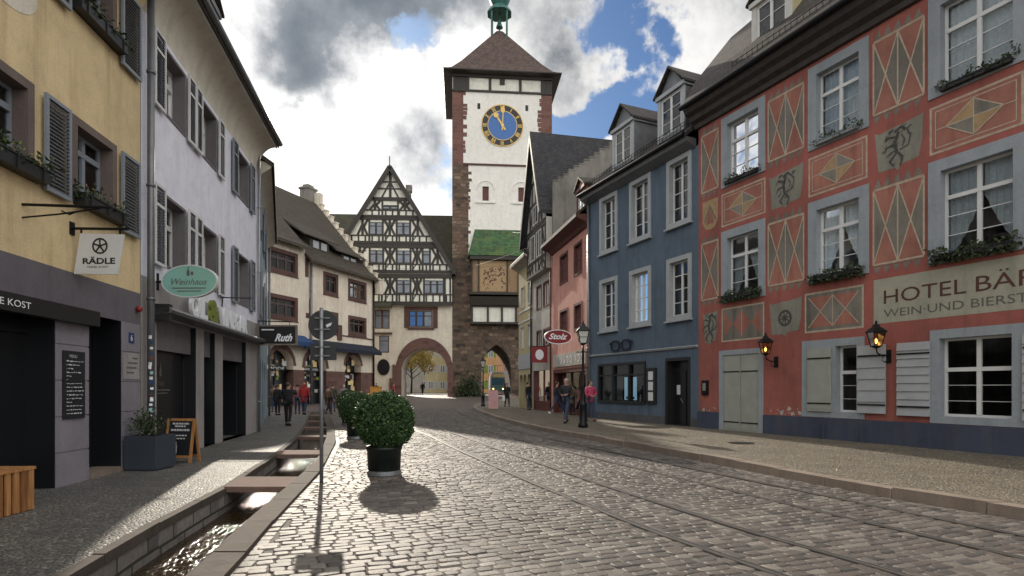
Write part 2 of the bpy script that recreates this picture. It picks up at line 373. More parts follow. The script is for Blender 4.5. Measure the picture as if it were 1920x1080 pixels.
M['tower_tiles'] = tiles('tower_roof_tiles', (.06, .037, .031), (.12, .077, .06), (.07, .06, .05), .2, w=.3, h=.28)
M['moss_tiles'] = tiles('mossy_tiles', (.04, .04, .025), (.08, .07, .045), (.045, .047, .022), .6, w=.3, h=.3)
M['green_tiles'] = tiles('green_glazed_tiles', (.008, .038, .01), (.03, .12, .022), (.09, .13, .02), .5, rough=.55, w=.4, h=.36)
M['cornice_brown'] = wood('cornice_dark_brown', (.03, .024, .02), (.06, .048, .04), .6, (2, 2, 2))
M['zinc'] = plain('zinc', (.16, .165, .17), .45, .5, var=.2)
M['glass'] = glassmat('window_glass'); M['dim_glass'] = glassmat('shop_glass', (.55, .6, .6), gain=.45)
M['curtain'] = plain('lace_curtain', (.8, .82, .84), .9, var=.15, scale=20)
M['room'] = plain('room_shade', (.015, .014, .013), .95)
M['blind'] = plain('pale_roller_blind', (.55, .55, .52), .9, var=.04)
M['leaf_dark'] = foliage('flowerbox_leaves', (.012, .022, .008), (.03, .05, .015), (.06, .085, .03))
M['leaf_box'] = foliage('boxwood_leaves', (.01, .028, .008), (.026, .065, .015), (.075, .14, .035))
M['leaf_shoot'] = foliage('young_boxwood_shoots', (.04, .09, .02), (.08, .15, .035), (.13, .2, .06))
M['leaf_autumn'] = foliage('autumn_leaves', (.16, .11, .02), (.3, .22, .04), (.42, .33, .07))
M['yellow_plaster'] = plaster('yellow_plaster', (.68, .53, .30), .1, .45, (.36, .26, .13))
M['brown_surround'] = plaster('brown_stone_surround', (.15, .115, .10), .12, .3)
M['grey_shutter'] = plain('grey_shutter_frame', (.20, .225, .25), .5, var=.08)
M['dark_slat'] = plain('dark_grey_slats', (.065, .07, .08), .6, var=.15)
M['grey_band'] = plaster('grey_shopfront_render', (.135, .12, .135), .08, .3)
M['grey_panel'] = plaster('grey_pilaster_panel', (.23, .21, .235), .08, .25)
M['shop_black'] = plain('black_shopfront', (.008, .009, .011), .35)
M['white_plaster'] = plaster('white_plaster', (.82, .82, .90), .06, .22, (.45, .45, .5))
M['beige_plaster'] = plaster('beige_plaster', (.34, .315, .30), .1, .3)
M['stucco_cove'] = plaster('cream_cove', (.66, .61, .50), .1, .25)
M['window_brown'] = plaster('grey_brown_reveal', (.16, .145, .15), .1, .2)
M['cream_plaster'] = plaster('cream_plaster', (.70, .62, .50), .12, .35, (.34, .27, .18))
M['gate_plaster'] = plaster('ochre_cream_plaster', (.64, .58, .47), .12, .35, (.42, .37, .28))
M['timber_fill'] = plaster('pale_infill', (.74, .72, .62), .1, .25)
M['timber'] = wood('dark_timber', (.012, .010, .007), (.032, .024, .015))
M['red_stone'] = blocks('red_sandstone', [(.10, .05, .04), (.17, .085, .07), (.14, .075, .06)], (.1, .07, .055), .7, .35, .012, bstr=.5)
M['frame_brown'] = plain('brown_window_sash', (.055, .03, .024), .5)
M['red_frame'] = plaster('red_sandstone_frame', (.10, .05, .04), .2, .4)
M['rubble'] = blocks('tower_rubble', [(.05, .036, .026), (.19, .11, .07), (.10, .066, .046), (.26, .185, .12)], (.09, .075, .06), .8, .4, .04, bstr=1.0, irregular=.4)
M['rubble_dark'] = blocks('sooty_tower_rubble', [(.035, .027, .02), (.16, .10, .066), (.075, .053, .038), (.24, .17, .11)], (.08, .066, .052), .8, .42, .04, bstr=1.0, irregular=.4)
M['quoin'] = blocks('red_quoin_stone', [(.14, .06, .045), (.2, .1, .08), (.16, .075, .06)], (.2, .14, .1), .8, .42, .015)
M['tower_white'] = plaster('tower_white_render', (.80, .77, .70), .05, .2, (.55, .51, .44))
M['copper'] = plain('verdigris_copper', (.035, .13, .105), .55, .3, var=.4, scale=2)
M['clock_blue'] = plain('clock_blue', (.05, .14, .36), .6, var=.1)
M['tan_panel'] = plaster('tan_weathered_panel', (.30, .19, .105), .2, .6, (.16, .09, .05)); M['gold'] = plain('gold_leaf', (.62, .42, .12), .4, .3, var=.15)
M['pink_plaster'] = plaster('pink_plaster', (.60, .30, .235), .12, .35, (.3, .13, .1))
M['oxblood'] = plain('oxblood_timber', (.10, .028, .02), .6, var=.2)
M['pale_render'] = plaster('pale_grey_render', (.46, .43, .38), .12, .4)
M['rough_render'] = plaster('rough_grey_render', (.22, .205, .175), .3, .6, (.1, .09, .08))
M['pale_yellow'] = plaster('pale_yellow_render', (.46, .39, .22), .12, .35)
M['pale_blue'] = plaster('pale_blue_render', (.23, .30, .33), .12, .3)
M['kerb'] = plaster('granite_kerb', (.24, .19, .15), .25, .5, rough=.6)
M['brown_slab'] = plaster('brown_sandstone_slab', (.17, .11, .085), .2, .4, rough=.95)
M['chan_kerb'] = plaster('channel_kerb_stone', (.075, .058, .045), .25, .5, rough=.9)
M['chan_wall'] = blocks('channel_wall_stone', [(.12, .105, .095), (.27, .235, .21), (.17, .155, .135)], (.04, .045, .025), .62, .27, .02, bstr=.6)
M['chan_bed'] = pebbles('channel_bed_pebbles', [(.03, .02, .012), (.1, .06, .03), (.06, .04, .02)], 14)
M['peb_left'] = pebbles('grey_river_pebbles', [(.09, .09, .082), (.20, .195, .17), (.14, .138, .125), (.28, .26, .22)], 20, .62)
M['peb_right'] = pebbles('yellow_river_pebbles', [(.13, .105, .07), (.27, .225, .15), (.19, .16, .11), (.35, .3, .21)], 20, .7)
M['steel'] = plain('rail_steel', (.24, .225, .21), .4, .8, var=.2)
M['groove'] = plain('rail_groove', (.012, .012, .012), .8)
M['shop_glass'] = M['glass']
M['orange_wood'] = wood('orange_brown_wood', (.26, .11, .035), (.48, .24, .09), .5)
M['orange_wood_dark'] = wood('dark_orange_wood', (.15, .06, .02), (.32, .14, .05), .5)
M['planter_grey'] = plain('blue_grey_planter', (.035, .045, .06), .55, var=.12)
M['planter_green'] = plain('dark_green_planter', (.006, .012, .009), .45, var=.3)
M['chalk'] = plain('chalk', (.5, .5, .5), .9, var=.3, scale=40)
M['board'] = plain('blackboard', (.012, .013, .016), .55)
M['sign_back'] = plain('dark_grey_sign_back', (.045, .048, .05), .5, .4)
M['galv'] = plain('galvanised_pole', (.26, .27, .28), .4, .6)
M['navy'] = plain('navy_fabric', (.009, .013, .025), .9); M['blue_fab'] = plain('blue_fabric', (.012, .045, .13), .85)
M['mint'] = plain('mint_sign', (.24, .47, .40), .5, var=.05)
M['sign_white'] = plain('white_sign', (.62, .63, .62), .5, var=.04)
M['olive'] = plain('olive_green', (.17, .21, .03), .5)
M['letter_white'] = plain('white_letters', (.8, .82, .84), .5, var=.04)
M['black'] = plain('black_paint', (.012, .012, .012), .5)
M['red_sign'] = plain('dark_red_sign', (.22, .012, .012), .45)
M['sticker'] = plain('sticker_mix', (.25, .32, .5), .6, var=.8, scale=12)

# emissive lamp glass
def emit(name, col, s):
    m, t, b = newmat(name); b.inputs['Base Color'].default_value = (*col, 1); b.inputs['Emission Color'].default_value = (*col, 1); b.inputs['Emission Strength'].default_value = s; return m
M['lamp_on'] = emit('lit_lamp_bulb', (1, .62, .25), 4.0)
M['amber_glass'] = glassmat('amber_lantern_glass', (.85, .6, .3)); M['milk_glass'] = plain('milky_lantern_glass', (.55, .56, .5), .3)
M['poster_light'] = emit('lit_poster', (.35, .6, .75), .35)
M['shop_glow'] = emit('lit_shop_display', (.55, .42, .2), .12)

# water
m, t, b = newmat('water'); b.inputs['Base Color'].default_value = (.022, .013, .004, 1); b.inputs['Roughness'].default_value = .05; b.inputs['IOR'].default_value = 1.33
mp = N(t, 'ShaderNodeMapping', {'Vector': uvc(t), 'Scale': (9, 5, 1)})
n = N(t, 'ShaderNodeTexNoise', {'Vector': mp.outputs[0], 'Scale': 2.6, 'Detail': 2.0, 'Distortion': .5}); bump(t, b, n.outputs[0], .6, .03)
M['water'] = m
# cobble
m, t, b = newmat('cobble_granite')
at = t.nodes.new('ShaderNodeAttribute'); at.attribute_name = 'tint'
c = ramp(t, at.outputs['Fac'], [(0, (.066, .06, .055)), (.3, (.108, .097, .088)), (.55, (.12, .099, .086)), (.8, (.15, .132, .116)), (1, (.21, .19, .168))])
n = N(t, 'ShaderNodeTexNoise', {'Vector': objc(t), 'Scale': 60.0, 'Detail': 4.0})
c = mixc(t, .5, c, ramp(t, n.outputs[0], [(.3, (.55, .55, .55)), (.7, (1.2, 1.2, 1.2))]), 'MULTIPLY')
n2 = N(t, 'ShaderNodeTexNoise', {'Vector': objc(t), 'Scale': .8, 'Detail': 8.0, 'Roughness': .65})
c = mixc(t, .85, c, ramp(t, n2.outputs[0], [(.3, (.6, .6, .6)), (.7, (1.15, 1.12, 1.08))]), 'MULTIPLY')
t.links.new(c, b.inputs['Base Color']); b.inputs['Roughness'].default_value = .62; b.inputs['Specular IOR Level'].default_value = .28
n4 = N(t, 'ShaderNodeTexNoise', {'Vector': objc(t), 'Scale': 22.0, 'Detail': 3.0})
bump(t, b, mathn(t, 'ADD', n.outputs[0], n4.outputs[0]), .5, .006)
M['cobble'] = m
M['cobble_far'] = blocks('cobble_sheet', [(.105, .085, .075), (.17, .135, .12), (.14, .105, .09), (.2, .17, .15)], (.04, .034, .03), .2, .15, .018, rough=.5, bstr=.6)
M['road_joint'] = plain('road_joint_sand', (.115, .10, .088), .9, var=.35, scale=30)
M['joint'] = plain('sandy_joint', (.045, .038, .03), .9, var=.3, scale=30)
# ------------------------------------------------------------------ building helpers
def archpts(a, b, zs, rise, k=18, pointed=False):
    c = (a + b) / 2; h = (b - a) / 2; out = []
    for i in range(k + 1):
        x = -h + 2 * h * i / k
        if pointed:
            R = (h * h + rise * rise) / (2 * h); z = math.sqrt(max(0, R * R - (abs(x) + R - h) ** 2))
        else:
            R = (h * h + rise * rise) / (2 * rise); z = math.sqrt(max(0, R * R - x * x)) - (R - rise)
        out.append((c + x, zs + max(0, z)))
    return out
def wall(mb, F, s0, s1, z0, z1, holes, dep=.35, arches=()):
    """front face with rectangular holes and arches ((points), base z, depth)"""
    rects = list(holes); top = []
    for pts, zb, d in arches:
        zt = max(p[1] for p in pts) + .01; rects.append((pts[0][0], pts[-1][0], zb, zt))
        for (xa, za), (xb, zb2) in zip(pts, pts[1:]): mb.poly([F.P(xa, za), F.P(xb, zb2), F.P(xb, zt), F.P(xa, zt)])
        ext = [(pts[0][0], zb)] + list(pts) + [(pts[-1][0], zb)]
        for p, q in zip(ext, ext[1:]): mb.poly([F.P(*p), F.P(*q), F.P(*q, -d), F.P(*p, -d)])
    ss = sorted({s0, s1, *[min(max(x, s0), s1) for r in rects for x in r[:2]]}); zz = sorted({z0, z1, *[min(max(x, z0), z1) for r in rects for x in r[2:]]})
    for i in range(len(ss) - 1):
        for j in range(len(zz) - 1):
            x = (ss[i] + ss[i + 1]) / 2; z = (zz[j] + zz[j + 1]) / 2
            if any(r[0] < x < r[1] and r[2] < z < r[3] for r in rects): continue
            mb.poly([F.P(ss[i], zz[j]), F.P(ss[i + 1], zz[j]), F.P(ss[i + 1], zz[j + 1]), F.P(ss[i], zz[j + 1])])
    for a, b, c, d in holes:
        for p, q in (((a, c), (a, d)), ((a, d), (b, d)), ((b, d), (b, c)), ((b, c), (a, c))):
            mb.poly([F.P(*p), F.P(*q), F.P(*q, -dep), F.P(*p, -dep)])
def hull(mb, F, s0, s1, z1, depth, gable=None, z0=0, front=False):
    """side and back walls; gable: profile [(n,z)...] closing the side walls above z1"""
    prof = [(0, z0), (0, z1)] + (gable or []) + [(-depth, z1), (-depth, z0)]
    for s in (s0, s1): mb.poly([F.P(s, z, n) for n, z in prof])
    mb.poly([F.P(s0, z0, -depth), F.P(s1, z0, -depth), F.P(s1, z1, -depth), F.P(s0, z1, -depth)])
def roof_mb(F, s0, s1, prof, thick=.16):
    mb = MB(); low = [(n, z - thick) for n, z in reversed(prof)]
    mb.extr(F, list(prof) + low, s0, s1); return mb
def window(F, par, a, b, c, d, fw=.14, fm='grey_surround', sm='white_paint', cols=2, rows=3, transom=None, depth=.18, proud=.03, sill=.0, curtain=None, sash=.055, name='window', fwb=None, bar=.02, glass='glass'):
    fwb = fw if fwb is None else fwb
    mb = MB(); e = -depth - .06
    mb.box(F, a, a + fw, c, d, e, proud); mb.box(F, b - fw, b, c, d, e, proud)
    mb.box(F, a + fw, b - fw, d - fw, d, e, proud); mb.box(F, a + fw, b - fw, c, c + fwb, e, proud)
    if sill: mb.box(F, a - .05, b + .05, c - .06, c + .003, -.02, proud + sill)
    w = mb.build(name, M[fm], par)
    A, B, Cc, D = a + fw, b - fw, c + fwb, d - fw
    n1 = -depth + .05; n0 = -depth
    mb = MB()
    mb.box(F, A, A + sash, Cc, D, n0, n1); mb.box(F, B - sash, B, Cc, D, n0, n1)
    mb.box(F, A + sash, B - sash, Cc, Cc + sash, n0, n1); mb.box(F, A + sash, B - sash, D - sash, D, n0, n1)
    for i in range(1, cols):
        x = A + (B - A) * i / cols; mb.box(F, x - sash * .8, x + sash * .8, Cc + sash, D - sash, n0 + .002, n1 + .012)
    zt = D
    if transom:
        zt = Cc + (D - Cc) * transom; mb.box(F, A + sash, B - sash, zt - sash * .8, zt + sash * .8, n0 + .004, n1 + .02)
    for i in range(1, rows):
        z = Cc + (zt - Cc) * i / rows; mb.box(F, A + sash, B - sash, z - bar / 2, z + bar / 2, n0 + .006, n1 - .006)
    mb.build('sash', M[sm], w)
    mb = MB(); mb.poly([F.P(A, Cc, n0 + .02), F.P(B, Cc, n0 + .02), F.P(B, D, n0 + .02), F.P(A, D, n0 + .02)])
    mb.build('pane', M[glass], w)
    if curtain: curtain_mesh(F, A, B, Cc, D, -depth - .1, curtain, w)
    return (a + .02, b - .02, c + .02, d - .02)
def curtain_mesh(F, A, B, c, d, n, kind, par):
    mb = MB(); k = 28
    if kind == 'full':
        for i in range(k):
            x0 = A + (B - A) * i / k; x1 = A + (B - A) * (i + 1) / k; q0 = n + .025 * math.sin(i * 2.1); q1 = n + .025 * math.sin((i + 1) * 2.1)
            mb.poly([F.P(x0, c, q0), F.P(x1, c, q1), F.P(x1, d, q1), F.P(x0, d, q0)])
    else:   # drawn aside: two swags, open in the middle
        w = (B - A)
        for side in (0, 1):
            for i in range(k // 2):
                f0, f1 = i / (k / 2), (i + 1) / (k / 2)
                t0, t1 = f0 * w * .48, f1 * w * .48
                z0, z1 = c + (d - c) * (.62 * f0 ** 1.5), c + (d - c) * (.62 * f1 ** 1.5)
                x0, x1 = (A + t0, A + t1) if side == 0 else (B - t0, B - t1)
                q0 = n + .025 * math.sin(i * 2.3); q1 = n + .025 * math.sin((i + 1) * 2.3)
                mb.poly([F.P(x0, z0, q0), F.P(x1, z1, q1), F.P(x1, d - (d - c) * .25 * (1 if kind == 'low' else 0), q1), F.P(x0, d - (d - c) * .25 * (1 if kind == 'low' else 0), q0)])
    mb.build('curtain', M['curtain'], par)
def shutter(F, par, a, b, c, d, fm='grey_shutter', sm='dark_slat', n=.05, pitch=.055, split=None, t=.045, label=None):
    mb = MB(); w = .055
    mb.box(F, a, a + w, c, d, n, n + t); mb.box(F, b - w, b, c, d, n, n + t); mb.box(F, a + w, b - w, c, c + w, n, n + t); mb.box(F, a + w, b - w, d - w, d, n, n + t)
    if split: z = c + (d - c) * split; mb.box(F, a + w, b - w, z - .03, z + .03, n + .001, n + t + .001)
    mb.box(F, a + .1 if b > a else a, a + .16, c + .1, c + .14, .0, n)
    o = mb.build('shutter', M[fm], par)
    if label: o['label'] = label
    mb = MB(); k = int((d - c - 2 * w) / pitch)
    for i in range(k):
        z = c + w + (i + .5) * (d - c - 2 * w) / k
        mb.hexa([F.P(a + w, z - pitch * .45, n + t - .008), F.P(b - w, z - pitch * .45, n + t - .008), F.P(b - w, z - pitch * .45 + .01, n + .01), F.P(a + w, z - pitch * .45 + .01, n + .01),
                 F.P(a + w, z - pitch * .3, n + t - .008), F.P(b - w, z - pitch * .3, n + t - .008), F.P(b - w, z + pitch * .5, n + .008), F.P(a + w, z + pitch * .5, n + .008)])
    mb.build('louvres', M[sm], o); return o
def leaves(mb, pts, size, rng=RNG, spread=1.0):
    """a small folded leaf quad at each point, random direction"""
    k = len(pts); a = rng.normal(size=(k, 3)); a /= np.linalg.norm(a, axis=1)[:, None]; b = rng.normal(size=(k, 3)); b = np.cross(a, b); b /= np.linalg.norm(b, axis=1)[:, None]
    s = size * rng.uniform(.6, 1.3, (k, 1)); P = np.array(pts)
    c = np.cross(a, b) * s * .25
    q = np.stack([P - a * s, P - b * s * .5 + c, P + a * s, P + b * s * .5 + c], 1).reshape(-1, 3)
    base = len(mb.v); mb.v += [tuple(x) for x in q]
    for i in range(k): mb.f.append((base + 4 * i, base + 4 * i + 1, base + 4 * i + 2, base + 4 * i + 3)); mb.m.append(mb.cur)
    return mb
def flower_box(F, a, b, z, n, label, h=.16, d=.18, mat='black', plant=1.0, fl=None, trail=.1, group='window flower boxes'):
    o = thing('flower_box', label, 'flower box', F.P((a + b) / 2, z, n + d / 2), group)
    mb = MB(); mb.box(F, a, b, z, z + h, n, n + d); mb.box(F, a - .02, b + .02, z + h - .02, z + h, n + d, n + d + .015)
    for x in (a + .15, (a + b) / 2, b - .15): mb.box(F, x - .012, x + .012, z, z + h, n + d + .001, n + d + .02)
    mb.build('trough', M[mat], o)
    pts = []
    m_ = int((b - a) * 330 * plant)
    for i in range(m_):
        x = random.uniform(a - .12, b + .12); hh = .10 + .09 * math.sin(x * 9) + .05 * math.sin(x * 23 + 1)
        pts.append(F.P(x, z + h + random.uniform(-trail, max(.03, hh)), n + d * .5 + random.gauss(0, d * .42)))
    mb = MB(); leaves(mb, pts, .045); mb.build('plants', M['leaf_dark'], o, fix=False)
    if fl:
        pts = [F.P(random.uniform(a, b), z + h + random.uniform(0, .16), n + d * .6 + random.gauss(0, .07)) for _ in range(int((b - a) * 26))]
        mb = MB(); leaves(mb, pts, .03); mb.build('flowers', M[fl], o, fix=False)
    return o
def pipe(F, a, z0, z1, n, r, mat, label, name='drainpipe', cat='drainpipe'):
    mb = MB(); mb.tube([F.P(a, z0, n), F.P(a, z1, n)], r, 12)
    for z in np.arange(z0 + 1, z1, 2.2): mb.tube([F.P(a, z, n), F.P(a, z + .05, n)], r * 1.25, 12)
    return tag(mb.build(name, M[mat], None, True), label, cat)
def bracket_tube(mb, F, a, z, n0, n1, r=.018): mb.tube([F.P(a, z, n0), F.P(a, z, n1)], r, 8)

def cove(n0, z0, n1, z1, k=14):
    return [(n0 + (n1 - n0) * (1 - math.cos(PI / 2 * i / k)), z0 + (z1 - z0) * math.sin(PI / 2 * i / k)) for i in range(k + 1)]
# ------------------------------------------------------------------ ground, road, channel
chL = lerp_tab([(2, -3.0), (4.67, -3.53), (6.16, -3.86), (9.02, -4.32), (13.2, -5.28), (17.9, -6.5), (24, -8.4), (30, -10.4), (36, -12.3)])
chR = lerp_tab([(2, -2.1), (4.67, -2.54), (6.9, -3.01), (9.48, -3.47), (12.2, -4.02), (17.9, -5.63), (24, -7.6), (30, -9.6), (36, -11.45)])
kbO = lerp_tab([(2, -1.82), (4.67, -2.25), (5.9, -2.53), (10.5, -3.42), (15.9, -4.78), (24, -7.3), (30, -9.28), (36, -11.12)])
KR = lerp_tab([(0, 9.0), (2, 8.1), (4, 7.05), (6.9, 5.7), (8.17, 5.07), (9.5, 4.62), (12.2, 3.78), (14.1, 3.15), (17.2, 2.12), (21.15, .77), (24.5, -.05), (28.6, -.85), (35, -1.95), (41.3, -2.75), (47, -3.0), (51, -2.7), (56, -1.5), (62, -.2), (68.5, .35)])
B1 = lerp_tab([(0, 6.5), (3, 5.3), (5.15, 4.49), (7.2, 3.68), (9.88, 2.7), (14.2, 1.12), (18.97, -.5), (22, -1.42), (25.8, -2.32), (33, -3.85), (40, -5.0), (45, -5.5), (50, -5.45), (55, -4.85), (60, -3.8), (66, -2.75), (72, -2.45), (100, -2.4)])
A1 = lerp_tab([(0, 4.0), (3, 2.83), (4.67, 2.15), (6.16, 1.45), (9.22, .33), (10.6, -.12), (14, -1.25), (18.75, -2.73), (20.2, -3.3), (26, -4.55), (33, -5.4), (40, -5.9), (45, -5.95), (50, -5.7), (55, -4.95), (60, -3.84)])
def ribbon(mb, fa, fb, y0, y1, z, step=.5, z2=None):
    ys = np.arange(y0, y1 + 1e-6, step)
    for p, q in zip(ys, ys[1:]):
        za, zb = z + g(p), z + g(q); z2a, z2b = (za, zb) if z2 is None else (z2 + g(p), z2 + g(q))
        mb.poly([(fa(p), p, za), (fb(p), p, z2a), (fb(q), q, z2b), (fa(q), q, zb)])
    return mb
def const(c): return lambda y: c

mb = MB(); mb.poly([(-1500, -400, -.8), (1500, -400, -.8), (1500, 2500, -.8), (-1500, 2500, -.8)]); struct(mb.build('ground', M['joint']))
mb = MB(); ribbon(mb, kbO, KR, -6, 40, -.01); struct(mb.build('road_bed', M['road_joint']))
mb = MB(); ribbon(mb, kbO, KR, 36, 40, -.004); ribbon(mb, lambda y: chL(36) if y < 36.6 else (-13 if y < 40 else -13), lambda y: kbO(min(y, 36)), 36, 40, -.006)
ribbon(mb, const(-13), KR, 40, 68.5, 0); ribbon(mb, const(-40), const(-13), 36, 68.5, 0); ribbon(mb, const(-40), const(40), 68.5, 92, 0)
ribbon(mb, const(-200), const(200), 92, 400, 0, 14)
struct(mb.build('street', M['cobble_far']))
mb = MB(); ribbon(mb, lambda y: -22, chL, -6, 36, .0); struct(mb.build('pavement_of_grey_pebbles', M['peb_left']))
# right pavement
mb = MB(); ribbon(mb, lambda y: KR(y) + .24, const(24), -6, 68.5, .12); struct(mb.build('pavement_of_yellow_pebbles', M['peb_right']))
mb = MB()
ys = -6.0
while ys < 68:   # separate kerb stones
    y2 = ys + 1.0; a, b = KR(ys + .008), KR(y2 - .008); j = random.uniform(-.014, .012)
    za, zb = .135 + g(ys) + j, .135 + g(y2) + j
    mb.hexa([(a + j, ys + .008, -.2 + g(ys)), (a + .25, ys + .008, -.2 + g(ys)), (b + .25, y2 - .008, -.2 + g(y2)), (b + j, y2 - .008, -.2 + g(y2)),
             (a + j + .015, ys + .008, za), (a + .25, ys + .008, za), (b + .25, y2 - .008, zb), (b + j + .015, y2 - .008, zb)])
    ys = y2
struct(mb.build('kerb', M['kerb']))
# channel (walls, bed, water, kerb on the street side)
mb = MB(); WZ = -.36
ribbon(mb, chL, chL, -6, 36, -.62, z2=.0)
ribbon(mb, chR, chR, -6, 36, -.62, z2=.03); mb.poly([(chL(36), 36, -.62), (chR(36), 36, -.62), (chR(36), 36, .02), (chL(36), 36, .02)])
struct(mb.build('channel_wall', M['chan_wall']))
mb = MB(); ribbon(mb, lambda y: chL(y) - .01, lambda y: chR(y) + .01, -6, 36, -.56); struct(mb.build('channel_bed', M['chan_bed']))
mb = MB(); ribbon(mb, chL, chR, -6, 35.9, WZ, .25); struct(mb.build('channel_water', M['water']))
mb = MB()
ys = -6.0
while ys < 36:
    y2 = ys + 1.25; j = random.uniform(-.006, .006)
    for fa, fb, top in ((lambda y: chR(y) - .015, kbO, .035), (lambda y: chL(y) - .10, lambda y: chL(y) + .015, .012)):
        mb.hexa([(fa(ys), ys + .006, -.09), (fb(ys), ys + .006, -.09), (fb(y2), y2 - .006, -.09), (fa(y2), y2 - .006, -.09), (fa(ys), ys + .006, top + j), (fb(ys), ys + .006, top + j), (fb(y2), y2 - .006, top + j), (fa(y2), y2 - .006, top + j)])
    ys = y2
struct(mb.build('channel_kerb', M['chan_kerb']))
# stone slabs bridging the channel
lab = ['brown stone slab bridging the water channel, the one nearest the sign pole foot and the camera', 'brown stone slab over the water channel, second one beyond the nearest', 'brown stone slab over the channel beside the big round bush, third of the row',
       'fourth brown slab across the channel towards the crowd', 'fifth brown slab across the channel towards the crowd', 'farthest brown slab at the end of the channel']
for i, (y0, y1) in enumerate([(8.75, 9.75), (13.0, 13.9), (17.6, 18.3), (21.6, 22.2), (25.6, 26.3), (31, 31.8)]):
    mb = MB(); f = lambda y: chL(y) - .02; h = lambda y: chR(y) + .01
    mb.hexa([(f(y0), y0, -.06), (h(y0), y0, -.06), (h(y1), y1, -.06), (f(y1), y1, -.06), (f(y0), y0, .025), (h(y0), y0, .025), (h(y1), y1, .025), (f(y1), y1, .025)])
    tag(mb.build('stone_slab', M['brown_slab']), lab[i], 'stone slab', 'slabs bridging the channel')

# tram rails
for fn, y1, lab in ((A1, 44, 'tram track'), (B1, 92, 'tram track')):
    mb = MB(); 
    for off in (0, 1.0):
        mb.mat(M['steel']); ribbon(mb, lambda y: fn(y) + off - .03, lambda y: fn(y) + off + .015, -3, y1, .006); ribbon(mb, lambda y: fn(y) + off + .05, lambda y: fn(y) + off + .065, -3, y1, .0055)
        mb.mat(M['groove']); ribbon(mb, lambda y: fn(y) + off + .015, lambda y: fn(y) + off + .05, -3, y1, .003)
        mb.mat(M['joint']); ribbon(mb, lambda y: fn(y) + off - .044, lambda y: fn(y) + off - .03, -3, y1, .002); ribbon(mb, lambda y: fn(y) + off + .065, lambda y: fn(y) + off + .085, -3, y1, .0)
    struct(mb.build('tram_rails'))

